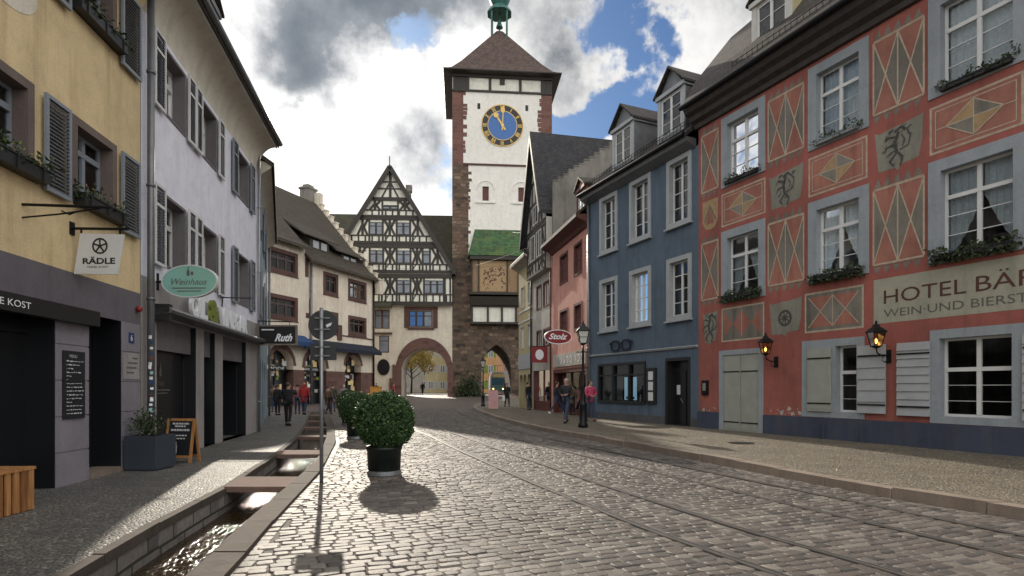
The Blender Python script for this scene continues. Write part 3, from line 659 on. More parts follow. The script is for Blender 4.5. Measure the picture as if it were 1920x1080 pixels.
# cobbles: every sett is real geometry
def setts():
    ax = np.array([.927, .374]); ay = np.array([-.374, .927]); P = []
    row = -40.0; r = 0
    while row < 60:
        rh = .125 + random.uniform(-.012, .012); x = -40 + random.uniform(0, .2)
        while x < 25:
            w = random.uniform(.13, .22); cx, cy = ax * (x + w / 2) + ay * (row + rh / 2)
            x += w
            if 3.6 < cy < 40 and abs(cx) < cy * .92 + .6:
                wob = .04 * math.sin(cx * 1.3) + .03 * math.sin(cx * .45 + row)
                cy2 = cy + wob
                lo, hi = kbO(cy2), KR(cy2)
                if lo + .13 < cx < hi - .05:
                    if any(-.11 < cx - (fn(cy2) + o) < .145 for fn in (A1, B1) for o in (0, 1.0)) : 
                        continue
                    P.append((cx, cy2, w, rh, 0))
        row += rh; r += 1
    y = 3.6
    while y < 36:
        P.append((kbO(y) + .07, y, .17, .13, 1)); y += .175
    for fn in (A1, B1):   # setts laid along the rails, both sides
        y = 3.6
        while y < 40:
            for o in (-.102, .132, .888, 1.137):
                x = fn(y) + o
                if kbO(y) + .2 < x < KR(y) - .1: P.append((x, y, .175, .12, 2 + (fn is B1)))
            y += .185
    P = np.array(P); k = len(P); print('setts', k)
    th = np.where(P[:, 4] == 0, math.atan2(.374, .927), 0.)
    dk = np.array([math.atan2(1.0, kbO(y + .5) - kbO(y - .5)) for y in P[:, 1]]); da = np.array([math.atan2(1.0, A1(y + .5) - A1(y - .5)) for y in P[:, 1]]); db = np.array([math.atan2(1.0, B1(y + .5) - B1(y - .5)) for y in P[:, 1]])
    th = np.where(P[:, 4] == 1, dk, th); th = np.where(P[:, 4] == 2, da, th); th = np.where(P[:, 4] == 3, db, th)
    th = th + RNG.normal(0, .03, k)
    ca, sa = np.cos(th), np.sin(th)
    w = P[:, 2] / 2 - .005; h = P[:, 3] / 2 - .005
    def ring(inset, z, rnd):
        ch = .011 + .003 * rnd; W2 = w - inset; H2 = h - inset; c = ch
        X = np.stack([W2, W2, W2 - c, -W2 + c, -W2, -W2, -W2 + c, W2 - c], 1); Y = np.stack([-H2 + c, H2 - c, H2, H2, H2 - c, -H2 + c, -H2, -H2], 1)
        X = X + RNG.normal(0, .003, X.shape); Y = Y + RNG.normal(0, .003, Y.shape)
        tx = RNG.normal(0, .032, (k, 1)) if rnd else np.zeros((k, 1)); ty = RNG.normal(0, .032, (k, 1)) if rnd else np.zeros((k, 1))
        Z = z[:, None] + X * tx + Y * ty
        gx = X * ca[:, None] - Y * sa[:, None] + P[:, 0:1]; gy = X * sa[:, None] + Y * ca[:, None] + P[:, 1:2]
        return np.stack([gx, gy, Z], 2)
    zt = RNG.normal(-.001, .003, k) + .006 * np.sin(P[:, 0] * 1.7 + 1) * np.sin(P[:, 1] * 1.1)
    r0 = ring(0, np.full(k, -.05), 0); r1 = ring(0, zt - .009, 0); r2 = ring(.011, zt, 1); cc = np.stack([P[:, 0], P[:, 1], r2[:, :, 2].mean(1) + .002], 1)[:, None, :]
    V = np.concatenate([r0, r1, r2, cc], 1).reshape(-1, 3)
    base = (np.arange(k) * 25)[:, None]
    q = []
    for a0, b0 in ((0, 8), (8, 16)):
        for i in range(8): j = (i + 1) % 8; q.append([a0 + i, a0 + j, b0 + j, b0 + i])
    t_ = [[16 + i, 16 + (i + 1) % 8, 24] for i in range(8)]
    Q = (base[:, :, None] + np.array(q)[None]).reshape(-1, 4); T = (base[:, :, None] + np.array(t_)[None]).reshape(-1, 3)
    me = bpy.data.meshes.new('cobbles'); nq, nt_ = len(Q), len(T)
    me.vertices.add(len(V)); me.vertices.foreach_set('co', V.ravel())
    me.loops.add(nq * 4 + nt_ * 3); me.loops.foreach_set('vertex_index', np.concatenate([Q.ravel(), T.ravel()]))
    me.polygons.add(nq + nt_)
    ls = np.concatenate([np.arange(nq) * 4, nq * 4 + np.arange(nt_) * 3]); me.polygons.foreach_set('loop_start', ls); me.polygons.foreach_set('loop_total', np.concatenate([np.full(nq, 4), np.full(nt_, 3)]))
    me.update(calc_edges=True); me.polygons.foreach_set('use_smooth', [True] * nq + [False] * nt_)
    at = me.attributes.new('tint', 'FLOAT', 'POINT'); at.data.foreach_set('value', np.repeat(RNG.uniform(0, 1, k), 25))
    me.materials.append(M['cobble']); o = bpy.data.objects.new('cobblestone_road', me); C.objects.link(o); struct(o)
setts()
# ------------------------------------------------------------------ HOTEL (red painted facade)
H = Fr((6.48, 20.37), (.4004, -.9163), 1)
if H.n.x > 0: H.n = -H.n
hotel = thing('hotel', 'red painted hotel with diamond wall paintings, grey window surrounds and lettered banner', 'building', H.P(8, 0))
holes = []
wk = dict(fm='grey_surround', fw=.26, cols=2, rows=3, transom=.68, depth=.2, fwb=.2)
cols_w = [(1.1, 2.92), (4.42, 6.18), (7.6, 9.5), (11.0, 12.8), (14.4, 16.2)]
for i, (a, b) in enumerate(cols_w):
    holes.append(window(H, hotel, a, b, 8.05, 10.34, curtain=('full' if i in (1, 2) else None), **wk))
    holes.append(window(H, hotel, a, b, 4.28 if i != 1 else 4.38, 6.62, curtain=('swag' if i else 'low'), **wk))
# ground floor windows
def gwin(a, b, cols, hole): holes.append(window(H, hotel, a, b, .7, 2.8, fm='grey_surround', fw=.2, cols=cols, rows=3, transom=.6, depth=.22, fwb=.16, bar=.012, glass='dim_glass'))
mb = MB(); mb.box(H, 4.22, 5.06, .7, 2.8, -.02, .028); mb.build('wall_surround', M['grey_surround'], hotel)
gwin(5.06, 6.06, 1, 0); gwin(7.64, 9.42, 2, 0); gwin(11.1, 12.7, 2, 0)
def board_shutter(a, b, c, d, m, n=.045, boards=9, horiz=True, lab=None):
    mb = MB()
    if horiz:
        for i in range(boards):
            z0 = c + (d - c) * i / boards; z1 = c + (d - c) * (i + 1) / boards
            mb.hexa([H.P(a, z0 + .004, n + .055), H.P(b, z0 + .004, n + .055), H.P(b, z0 + .004, n), H.P(a, z0 + .004, n), H.P(a, z1, n + .03), H.P(b, z1, n + .03), H.P(b, z1, n), H.P(a, z1, n)])
    else:
        mb.box(H, a, b, c, d, n, n + .04)
        mb.box(H, a + .07, b - .07, c + .07, d - .07, n + .04, n + .05)
    o = mb.build('shutter', M[m], hotel)
    if lab: o['label'] = lab
    mb = MB()
    for z in (c + .2, d - .28): mb.box(H, a + .02, b + .02, z, z + .035, n + .053, n + .066)
    mb.build('hinge', M['iron'], o)
board_shutter(4.44, 5.16, .86, 2.56, 'shutter_cream', horiz=False, lab='flat grey-green shutter with two black strap hinges')
board_shutter(5.92, 6.64, .86, 2.56, 'shutter_blue', boards=6, lab='pale shutter of wide boards')
board_shutter(6.92, 7.66, .84, 2.56, 'shutter_blue', boards=9, lab='pale blue-grey boarded shutter')
board_shutter(9.42, 10.14, .84, 2.56, 'shutter_blue', boards=9, lab='pale blue-grey boarded shutter')
# plinth with hatches
mb = MB(); mb.box(H, -.02, .98, -.2, .69, -.02, .05); mb.box(H, 2.86, 18, -.2, .69, -.02, .05); mb.box(H, 4.9, 6.1, .05, .5, .05, .075); mb.box(H, 7.05, 8.9, -.1, .66, .05, .07)
for x in (4.95, 6.05): mb.box(H, x - .03, x + .03, 0, .55, .075, .12)
mb.build('plinth', M['plinth_blue'], hotel)
# door with two leaves
mb = MB()
for a, b, c, d in ((1.0, 1.17, 0, 2.72), (2.68, 2.84, 0, 2.72), (1.17, 2.68, 2.56, 2.72)): mb.box(H, a, b, c, d, -.2, .03)
dr = mb.build('door', M['grey_surround'], hotel)
for a, b in ((1.18, 1.915), (1.935, 2.67)):
    mb = MB(); mb.box(H, a, b, .1, 2.55, -.06, .0); mb.box(H, a + .08, b - .08, .18, 2.47, .0, .012)
    mb.mat(M['iron']); mb.box(H, a + .02, b - .04, 2.0, 2.035, .013, .025); mb.box(H, a + .02, b - .04, .38, .415, .013, .025)
    mb.mats = [M['shutter_cream'], M['iron']]; mb.m = [0] * 12 + [1] * 12
    mb.build('door_leaf', None, dr)
holes.append((1.02, 2.82, 0, 2.7))
mb = MB(); wall(mb, H, 0, 18, 0, 10.5, holes); wl = mb
mb.build('wall', M['red_plaster'], hotel)
mb = MB(); hull(mb, H, 0, 18, 10.5, 9, [(-.5, 12.6), (-1.57, 14.1), (-2.72, 15.1), (-4.5, 17.2), (-6.5, 14.8)], z0=-.2); mb.build('side_wall', M['rough_render'], hotel)
mb = roof_mb(H, -.12, 18.4, [(.62, 11.2), (.1, 12.1), (-1.57, 14.1), (-2.72, 15.12), (-4.5, 17.4), (-9.5, 11.4)])
rf = mb.build('roof', M['dark_tiles'], hotel)
mb = MB(); mb.extr(H, [(.0, 10.45), (.10, 10.47), (.14, 10.6), (.3, 10.68), (.36, 10.82), (.52, 10.9), (.6, 11.05), (.0, 11.05)], -.1, 18.3); mb.build('cornice', M['cornice_brown'], hotel)
mb = MB(); mb.tube([H.P(-.15, 11.12, .68), H.P(18.3, 11.12, .68)], .085, 10); mb.build('gutter', M['iron'], hotel)
# snow guards
mb = MB()
for z in (.12, .26): mb.tube([H.P(2, 11.42 + z, .42), H.P(9, 11.42 + z, .42)], .012, 5)
for i in range(36): mb.tube([H.P(2 + i * .2, 11.4, .42), H.P(2 + i * .2, 11.72, .42)], .009, 4)
mb.build('snow_guard', M['iron'], hotel)
# dormer
def dormer(F, par, a, b, z0, z1, za, n0, back, wallm, trim, roofm, over=.14, lab=None):
    c = (a + b) / 2
    mb = MB(); mb.poly([F.P(a, z0, n0), F.P(a, z1, n0), F.P(a, z1, -back), F.P(a, z0, -back)]); mb.poly([F.P(b, z0, n0), F.P(b, z1, n0), F.P(b, z1, -back), F.P(b, z0, -back)])
    hl = (a + .17, b - .17, z0 + .12, z1 - .1)
    for (p, q, r, s) in ((a, hl[0], z0, z1), (hl[1], b, z0, z1), (hl[0], hl[1], z0, hl[2]), (hl[0], hl[1], hl[3], z1)): mb.poly([F.P(p, r, n0), F.P(q, r, n0), F.P(q, s, n0), F.P(p, s, n0)])
    mb.poly([F.P(a, z1, n0), F.P(b, z1, n0), F.P(c, za - .1, n0)])
    d = mb.build('dormer', M[wallm], par)
    if lab: d['label'] = lab
    F2 = Fr((F.P(0, 0, n0).x, F.P(0, 0, n0).y), (F.d.x, F.d.y)); F2.n = F.n
    mb = MB(); mb.box(F2, a - .02, a + .15, z0, z1, -.02, .03); mb.box(F2, b - .15, b + .02, z0, z1, -.02, .03); mb.box(F2, a - .08, b + .08, z1 - .05, z1 + .09, .0, .10)
    for x in (a - .06, b): mb.box(F, x, x + .06, z1 - .05, z1 + .08, -back, n0 + .02)
    mb.build('trim', M[trim], d)
    window(F2, d, a + .15, b - .15, z0 + .1, z1 - .08, fw=.035, fm=trim, cols=2, rows=3, depth=.06, proud=.012)
    mb = MB(); h = za - z1; w = (b - a) / 2 + over; zl = z1 + .08 - over * h / (w - over) * .3
    for sgn in (-1, 1):
        e = c + sgn * w
        mb.hexa([F.P(c, za - .09, n0 + .16), F.P(e, zl - .0, n0 + .16), F.P(e, zl - .0, -back), F.P(c, za - .09, -back), F.P(c, za, n0 + .16), F.P(e, zl + .07, n0 + .16), F.P(e, zl + .07, -back), F.P(c, za, -back)])
    mb.build('dormer_roof', M[roofm], d)
    return d
dormer(H, hotel, 2.42, 3.85, 11.6, 13.25, 14.15, .0, 2.4, 'pale_yellow', 'cream_sash', 'dark_tiles', lab='pale yellow gabled dormer with white window')
dormer(H, hotel, 7.6, 9.0, 11.6, 13.25, 14.15, .0, 2.4, 'pale_yellow', 'cream_sash', 'dark_tiles')

# painted panels
def quadp(mb, m, pts, n): mb.mat(M[m]); mb.poly([H.P(x, z, n) for x, z in pts])
def lattice(a, b, c, d, halves=2, up=True):
    mb = MB(); e = .004; quadp(mb, 'green_grey', [(a, c), (b, c), (b, d), (a, d)], e)
    for k in range(halves):
        x0 = a + (b - a) * k / halves; x1 = a + (b - a) * (k + 1) / halves; xm = (x0 + x1) / 2; zm = (c + d) / 2
        quadp(mb, 'red_panel', [(x0, d), (xm, zm), (x1, d)], e + .003); quadp(mb, 'red_panel', [(x0, c), (x1, c), (xm, zm)], e + .003)
        mb.mat(M['cream_line']); mb.line(H, (x0, c), (x1, d), .035, e + .006); mb.line(H, (x0, d), (x1, c), .035, e + .0075)
        if k: mb.line(H, (x0, c), (x0, d), .035, e + .009)
    for p, q in (((a, c), (b, c)), ((b, c), (b, d)), ((b, d), (a, d)), ((a, d), (a, c))): mb.line(H, p, q, .045, e + .0105)
    mb.mat(M['green_grey']); kk = max(2, int((b - a) / .22))
    for i in range(kk):   # friezes of small pennants
        x0 = a + (b - a) * i / kk; x1 = x0 + (b - a) / kk * .8
        mb.poly([H.P(x0, d + .06, e), H.P(x1, d + .06, e), H.P((x0 + x1) / 2 + .03, d + .27, e)])
        mb.poly([H.P(x0, c - .06, e), H.P((x0 + x1) / 2 - .03, c - .24, e), H.P(x1, c - .06, e)])
    mb.mat(M['cream_line']); mb.line(H, (a, c - .03), (b, c - .03), .015, e); mb.line(H, (a, d + .04), (b, d + .04), .015, e)
    mb.build('painted_panel', None, hotel, fix=False)
def diamond(a, b, c, d):
    mb = MB(); e = .004; quadp(mb, 'cream_line', [(a, c), (b, c), (b, d), (a, d)], e); quadp(mb, 'red_panel', [(a + .05, c + .05), (b - .05, c + .05), (b - .05, d - .05), (a + .05, d - .05)], e + .003)
    x0, x1, z0, z1 = a + .13, b - .13, c + .13, d - .13; xm, zm = (a + b) / 2, (c + d) / 2; hw = (x1 - x0) * .36; hh = (z1 - z0) * .47
    mb.mat(M['cream_line'])
    for p, q in (((x0, z0), (x1, z0)), ((x1, z0), (x1, z1)), ((x1, z1), (x0, z1)), ((x0, z1), (x0, z0)), ((x0, zm), (x1, zm))): mb.line(H, p, q, .022, e + .006)
    for m, pts in (('green_grey', [(xm, zm), (xm, zm - hh), (xm - hw, zm)]), ('ochre', [(xm, zm), (xm - hw, zm), (xm, zm + hh)]), ('green_grey', [(xm, zm), (xm, zm + hh), (xm + hw, zm)]), ('ochre', [(xm, zm), (xm + hw, zm), (xm, zm - hh)])): quadp(mb, m, pts, e + .009)
    mb.mat(M['cream_line'])
    for p, q in (((xm - hw, zm), (xm, zm + hh)), ((xm, zm + hh), (xm + hw, zm)), ((xm + hw, zm), (xm, zm - hh)), ((xm, zm - hh), (xm - hw, zm)), ((xm, zm - hh), (xm, zm + hh)), ((xm - hw, zm), (xm + hw, zm))): mb.line(H, p, q, .024, e + .012)
    mb.build('painted_panel', None, hotel, fix=False)
def crosses(a, b, c, d, m1, m2, lines):
    mb = MB(); e = .004; quadp(mb, 'cream_line', [(a, c), (b, c), (b, d), (a, d)], e); quadp(mb, 'green_grey', [(a + .05, c + .05), (b - .05, c + .05), (b - .05, d - .05), (a + .05, d - .05)], e + .003)
    x0, x1, z0, z1 = a + .13, b - .13, c + .14, d - .14; quadp(mb, m1, [(x0, z0), (x1, z0), (x1, z1), (x0, z1)], e + .006); xm = (x0 + x1) / 2; zm = (z0 + z1) / 2
    for p, q in ((x0, xm), (xm, x1)):
        m = (p + q) / 2
        quadp(mb, m2, [(p, z0), (m, zm), (p, z1)], e + .009); quadp(mb, m2, [(q, z0), (q, z1), (m, zm)], e + .009)
        mb.mat(M['cream_line'])
        if lines: mb.line(H, (p, z0), (q, z1), .025, e + .012); mb.line(H, (p, z1), (q, z0), .025, e + .013)
    mb.mat(M['cream_line']); mb.line(H, (xm, z0), (xm, z1), .025, e + .015)
    mb.build('painted_panel', None, hotel, fix=False)
def lion(mb, x, z, s):   # rampant beast drawn in dark strokes
    mb.mat(M['ink']); n = .012
    st = [((-.1, .42), (.1, .5), .12), ((.1, .5), (.2, .38), .1), ((.02, .4), (-.08, .1), .16), ((-.08, .12), (-.02, -.18), .17), ((-.02, -.15), (-.22, -.34), .09), ((-.22, -.34), (-.1, -.5), .07), ((0, -.15), (.14, -.32), .1), ((.14, -.32), (.06, -.52), .07),
          ((-.02, .25), (-.26, .34), .07), ((-.26, .34), (-.36, .26), .05), ((-.05, .12), (-.3, .06), .07), ((-.3, .06), (-.36, -.06), .05), ((.05, -.1), (.28, -.05), .05), ((.28, -.05), (.34, .2), .05), ((.34, .2), (.24, .38), .06), ((.24, .38), (.36, .46), .05), ((.1, .3), (.2, .12), .05), ((-.12, .5), (-.24, .46), .06), ((.2, .1), (.12, -.02), .04), ((-.15, -.1), (-.3, -.18), .04)]
    for i, (p, q, w) in enumerate(st): mb.line(H, (x + p[0] * s, z + p[1] * s), (x + q[0] * s, z + q[1] * s), w * s * .55, n + i * .0004)
    rl = random.Random(int(x * 100))
    for i in range(34):
        p, q, w = st[rl.randrange(len(st))]; t_ = rl.random(); a_ = (p[0] + (q[0] - p[0]) * t_, p[1] + (q[1] - p[1]) * t_); an = rl.uniform(0, 2 * PI); l_ = rl.uniform(.05, .13)
        mb.line(H, (x + a_[0] * s, z + a_[1] * s), (x + (a_[0] + l_ * math.cos(an)) * s, z + (a_[1] + l_ * math.sin(an)) * s), .018 * s, n + .012 + i * .0002)
def shield(a, b, c, d, kind):
    mb = MB(); m = (a + b) / 2; w = b - a; mb.mat(M['shield_grey'] if kind != 'bell' else M['ochre'])
    if kind == 'bell': pts = [(a, d), (b, d), (b, c + (d - c) * .3), (m + w * .3, c + .05), (m, c), (m - w * .3, c + .05), (a, c + (d - c) * .3)]
    else: pts = [(a, d), (a + w * .1, d - .07), (m - .1, d - .02), (m + .1, d - .02), (b - w * .1, d + .02), (b, d + .05), (b - .02, (c + d) / 2), (b - .1, c + .12), (m + .08, c + .08), (m, c - .04), (m - .08, c + .04), (a + .1, c + .05), (a + .06, (c + d) / 2)]
    mb.poly([H.P(x, z, .004) for x, z in pts])
    if kind == 'lion': lion(mb, m, (c + d) / 2, (d - c) * .85)
    elif kind == 'wheel':
        mb.mat(M['ink']); z = (c + d) / 2; mb.ring(H, m, z, .17, .24, .010); mb.ring(H, m, z, .04, .08, .010)
        for k in range(4): t = PI * k / 4 + .2; mb.line(H, (m - .2 * math.cos(t), z - .2 * math.sin(t)), (m + .2 * math.cos(t), z + .2 * math.sin(t)), .035, .012 + k * .001)
    elif kind == 'bell':
        mb.mat(M['red_panel']); mb.poly([H.P(m - w * .25, c + .2, .008), H.P(m + w * .25, c + .2, .008), H.P(m, d - .15, .008)]); mb.mat(M['green_grey']); mb.line(H, (m - .25, c + .3), (m, d - .2), .06, .01); mb.line(H, (m + .25, c + .3), (m, d - .2), .06, .011)
    mb.build('painted_shield', None, hotel, fix=False)
lattice(.16, .95, 8.18, 10.12, 1); lattice(.16, .95, 4.5, 6.42, 1); shield(.2, .93, 6.85, 7.85, 'bell'); shield(.22, .92, 2.98, 4.05, 'lion')
for a, b in ((3.03, 4.27), (6.3, 7.5), (9.62, 10.86), (12.95, 14.25)):
    lattice(a, b, 8.26, 10.05); lattice(a, b, 4.54, 6.38); shield(a + .02, b - .02, 6.75, 7.8, 'lion')
shield(3.06, 4.2, 3.02, 4.03, 'wheel')
for a, b in ((1.1, 2.92), (4.42, 6.14), (7.62, 9.42), (11.0, 12.8), (14.4, 16.2)): diamond(a, b, 6.78, 7.86)
crosses(1.1, 2.87, 3.0, 4.1, 'green_grey', 'red_panel', False); crosses(4.3, 6.04, 3.02, 4.12, 'red_panel', 'green_grey', True)
mb = MB(); mb.poly([H.P(x, z, .004) for x, z in ((6.3, 4.17), (12.6, 4.17), (12.6, 3.08), (6.3, 3.08))]); bn = mb.build('painted_banner', M['banner'], hotel)
mb = MB(); text_mb(mb, H, 'HOTEL', 6.56, 3.55, .33, .009, width=1.82); text_mb(mb, H, 'BÄREN', 8.56, 3.55, .33, .009, width=1.86); mb.build('lettering', M['text_red'], bn, fix=False)
mb = MB(); text_mb(mb, H, 'WEIN·UND BIERSTUBE', 6.56, 3.22, .19, .009, width=3.55); mb.build('lettering', M['text_grey'], bn, fix=False)
# flaked paint near the plinth
mb = MB()
for i in range(30):
    x = random.choice([random.uniform(.1, .9), random.uniform(2.95, 4.15), random.uniform(2.95, 4.15)]); z = .72 + abs(random.gauss(0, .12)); r = random.choice([.012, .02, .025, .07])
    mb.poly([H.P(x + r * random.uniform(.6, 1.4) * math.cos(t), z + r * random.uniform(.5, 1.2) * math.sin(t), .003) for t in np.arange(0, 2 * PI, PI / 4)])
mb.build('bare_render_patches', M['pale_render'], hotel, fix=False)
# flower boxes on the hotel
names = ['second-floor window beside the blue house', 'middle second-floor window of the hotel', 'hotel second-floor window at the picture edge']
for (a, b), lb in zip(cols_w[:3], names):
    flower_box(H, a + .3, b - .25, 8.1, -.06, 'sparse greenery in a %s trough at the %s' % ('pale' if a == 4.42 else 'dark', lb), mat='grey_surround' if a == 4.42 else 'black', plant=.9, h=.1, d=.2)
names = ['first-floor window above the hotel double door', 'first-floor window above the half-shuttered hotel window', 'first-floor window right above the hotel banner']
for (a, b), lb in zip(cols_w[:3], names):
    flower_box(H, a + .2, b - .2, 4.42 if a == 4.42 else 4.36, .0, 'trailing evergreen flower box at the ' + lb, plant=1.7, trail=.2, h=.1, d=.22)

# lanterns on the hotel wall
def lantern_geo(parent, c, k=1.0, lit=True):
    """four-sided tapered lantern, c = bottom centre"""
    c = Vector(c); mb = MB(); b, t, h = .075 * k, .135 * k, .30 * k
    for i in range(4):
        a = PI / 4 + i * PI / 2; u = Vector((math.cos(a), math.sin(a), 0))
        mb.tube([c + u * b * 1.35, c + u * t * 1.35 + Vector((0, 0, h))], .011 * k, 5)
    for r, z in ((b, 0), (t, h), (b + (t - b) * .5, h * .5)):
        P = [c + Vector((math.cos(PI / 4 + i * PI / 2) * r * 1.4, math.sin(PI / 4 + i * PI / 2) * r * 1.4, z)) for i in range(5)]
        for p, q in zip(P, P[1:]): mb.tube([p, q], (.013 if z != h * .5 else .006) * k, 5)
    mb.lathe(c + Vector((0, 0, h)), [(t * 1.65, 0), (t * 1.55, .02 * k), (t * .9, .09 * k), (t * .55, .12 * k), (t * .5, .16 * k), (.02 * k, .19 * k), (.03 * k, .22 * k), (.005, .26 * k)], 4, PI / 4)
    mb.lathe(c + Vector((0, 0, -.05 * k)), [(.02 * k, 0), (b * 1.1, .03 * k), (b * 1.35, .05 * k)], 4, PI / 4)
    fr = mb.build('lantern_frame', M['iron'], parent)
    mb = MB()
    for i in range(4):
        a0 = PI / 4 + i * PI / 2; a1 = a0 + PI / 2
        mb.poly([c + Vector((math.cos(a) * r * 1.3, math.sin(a) * r * 1.3, z)) for a, r, z in ((a0, b, .0), (a1, b, .0), (a1, t, h), (a0, t, h))])
    mb.build('lantern_glass', M['amber_glass' if lit else 'milk_glass'], parent)
    if lit:
        mb = MB(); mb.lathe(c + Vector((0, 0, .06 * k)), [(.012, 0), (.03, .03), (.035, .06), (.02, .1), (.003, .13)], 10); mb.build('bulb', M['lamp_on'], parent, True)
for s_, lb in ((3.27, 'lit black wall lantern on the hotel between the double door and the cream shutter'), (6.62, 'lit black wall lantern on the hotel under the start of the lettered banner')):
    o = thing('wall_lantern', lb, 'lantern', H.P(s_, 2.45, .05), 'wall lanterns on the hotel')
    k = 1.05; lantern_geo(o, H.P(s_, 2.50, .38), 1.12)
    mb = MB(); mb.tube([H.P(s_ + .05, 2.3, .0), H.P(s_ + .03, 2.27, .18), H.P(s_, 2.34, .34), H.P(s_, 2.46, .38)], .018, 7); mb.tube([H.P(s_ + .05, 2.2, .0), H.P(s_ + .04, 2.12, .12), H.P(s_ + .02, 2.16, .2), H.P(s_ + .02, 2.24, .16)], .012, 6)
    mb.box(H, s_ - .02, s_ + .12, 2.1, 2.42, .0, .025); mb.build('bracket', M['iron'], o)
    L = bpy.data.lights.new('lantern_light', 'POINT'); L.energy = 6; L.color = (1, .6, .25); L.shadow_soft_size = .03
    lo = bpy.data.objects.new('lantern_light', L); C.objects.link(lo); lo.location = H.P(s_, 2.63, .38) - wloc(o); lo.parent = o
mb = MB(); mb.box(H, .2, .5, 1.25, 1.75, .0, .06); mb.box(H, .24, .46, 1.3, 1.7, .06, .07); b_ = mb.build('notice_box', M['iron']); tag(b_, 'small black framed notice box on the red hotel wall beside the blue house', 'notice box')
mb = MB(); mb.poly([H.P(x, z, .074) for x, z in ((.27, 1.4), (.43, 1.4), (.43, 1.66), (.27, 1.66))]); mb.build('notice', M['shield_grey'], b_)

# ------------------------------------------------------------------ BLUE HOUSE
blue = thing('blue_house', 'slate blue three-storey house with white window surrounds, two grey dormers and an optician shop', 'building', H.P(-3.6, 0))
holes = []
for a, b in ((-1.7, -.34), (-4.08, -2.66), (-6.36, -4.96)):
    for c, d in ((7.38, 9.9), (3.96, 6.27)):
        holes.append(window(H, blue, a, b, c, d, fw=.17, fm='shutter_blue', cols=2, rows=4, depth=.2, proud=.05, sill=.08, bar=.03, curtain=None))
# shop window in three panes
mb = MB()
a, b, c, d = -6.5, -3.0, .85, 2.55
mb.box(H, a, b, d - .1, d, -.15, .05); mb.box(H, a, b, c, c + .1, -.15, .07)
for x in (a, -5.36, -4.17, b - .1): mb.box(H, x, x + .1, c + .1, d - .1, -.15, .05)
mb.box(H, a + .1, b - .1, 2.0, 2.06, -.1, .02); w = mb.build('shop_window', M['black'], blue); holes.append((a + .01, b - .01, c + .01, d - .01))
mb = MB(); mb.poly([H.P(x, z, -.06) for x, z in ((a, c), (b, c), (b, d), (a, d))]); mb.build('pane', M['dim_glass'], w)
mb = MB(); mb.poly([H.P(x, z, -.5) for x, z in ((-5.2, .98), (-4.3, .98), (-4.3, 1.95), (-5.2, 1.95))]); p_ = mb.build('poster', M['poster_light'], w)
mb = MB(); mb.box(H, -5.05, -4.45, 1.02, 1.12, -.49, -.485); mb.box(H, -4.95, -4.55, 1.2, 1.24, -.49, -.485); mb.box(H, -4.85, -4.65, 1.35, 1.7, -.49, -.485); mb.build('poster_print', M['blue_fab'], p_)
mb = MB(); mb.box(H, -6.45, -5.7, .95, 2.0, -.75, -.7); mb.box(H, -4.0, -3.3, .95, 2.0, -.75, -.7); mb.build('display_panel', M['beige_plaster'], w)
mb = MB()
for x in (-6.1, -5.9, -3.9, -3.6): mb.lathe(H.P(x, .95, -.4), [(.05, 0), (.03, .04), (.045, .12), (.02, .2), (.035, .24), (.01, .28)], 8)
mb.build('display_ornaments', M['sign_white'], w)
# door
a, b, d = -1.8, -.42, 2.6
mb = MB(); mb.box(H, a, a + .1, 0, d, -.35, .02); mb.box(H, b - .1, b, 0, d, -.35, .02); mb.box(H, a + .1, b - .1, d - .12, d, -.35, .02); mb.box(H, a + .1, b - .1, 2.1, 2.2, -.32, -.26); mb.box(H, a + .1, a + .2, .13, 2.1, -.32, -.26); mb.box(H, b - .65, b - .55, .13, 2.1, -.32, -.26); mb.box(H, a + .1, b - .1, .0, .13, -.35, .05)
dr = mb.build('door', M['black'], blue); holes.append((a + .02, b - .02, 0, d - .02))
mb = MB(); mb.poly([H.P(x, z, -.29) for x, z in ((a, .1), (b, .1), (b, d), (a, d))]); mb.build('pane', M['shop_black'], dr)
mb = MB(); mb.poly([H.P(x, z, -1.6) for x, z in ((a - .8, .0), (b + .6, .0), (b + .6, 2.8), (a - .8, 2.8))]); mb.poly([H.P(x, z, -1.2) for x, z in ((-7.2, .0), (-2.7, .0), (-2.7, 2.8), (-7.2, 2.8))]); mb.build('room_shade_sheet', M['room'], blue)  # near-black sheets put in as the unlit room behind door and shop window
mb = MB(); mb.poly([H.P(x, z, -.285) for x, z in ((-1.5, 1.25), (-1.3, 1.25), (-1.3, 1.6), (-1.5, 1.6))]); mb.build('notice', M['sign_white'], dr)
mb = MB(); mb.tube([H.P(-1.2, 1.1, -.22), H.P(-1.05, .95, -.2)], .012, 6); mb.build('handle', M['galv'], dr)
mb = MB(); wall(mb, H, -7.3, 0, 0, 9.95, holes); mb.build('wall', M['blue_plaster'], blue)
mb = MB(); hull(mb, H, -7.3, -.02, 9.95, 7, [(-3.5, 14.0)], z0=-.2); mb.build('side_wall', M['rough_render'], blue)
mb = MB()
for x0, x1 in ((-7.3, -1.82), (-.4, -.05)): mb.box(H, x0, x1, -.2, .42, -.01, .02)
mb.build('plinth', M['dirty_blue'], blue)
mb = MB(); mb.extr(H, [(.0, 2.9), (.05, 2.91), (.08, 2.97), (.0, 3.0)], -7.3, -.03); mb.build('string_course', M['shutter_blue'], blue)
mb = MB(); mb.extr(H, [(.0, 9.9), (.08, 9.93), (.4, 10.08), (.46, 10.22), (.0, 10.22)], -7.4, -.13); mb.build('cornice', M['zinc'], blue)
mb = MB(); mb.tube([H.P(-7.45, 10.3, .52), H.P(-.15, 10.3, .52)], .075, 10); mb.build('gutter', M['iron'], blue)
mb = roof_mb(H, -7.42, -.13, [(.48, 10.34), (.0, 10.75), (-3.5, 14.25), (-7.4, 9.9)]); mb.build('roof', M['dark_tiles'], blue)
mb = MB()
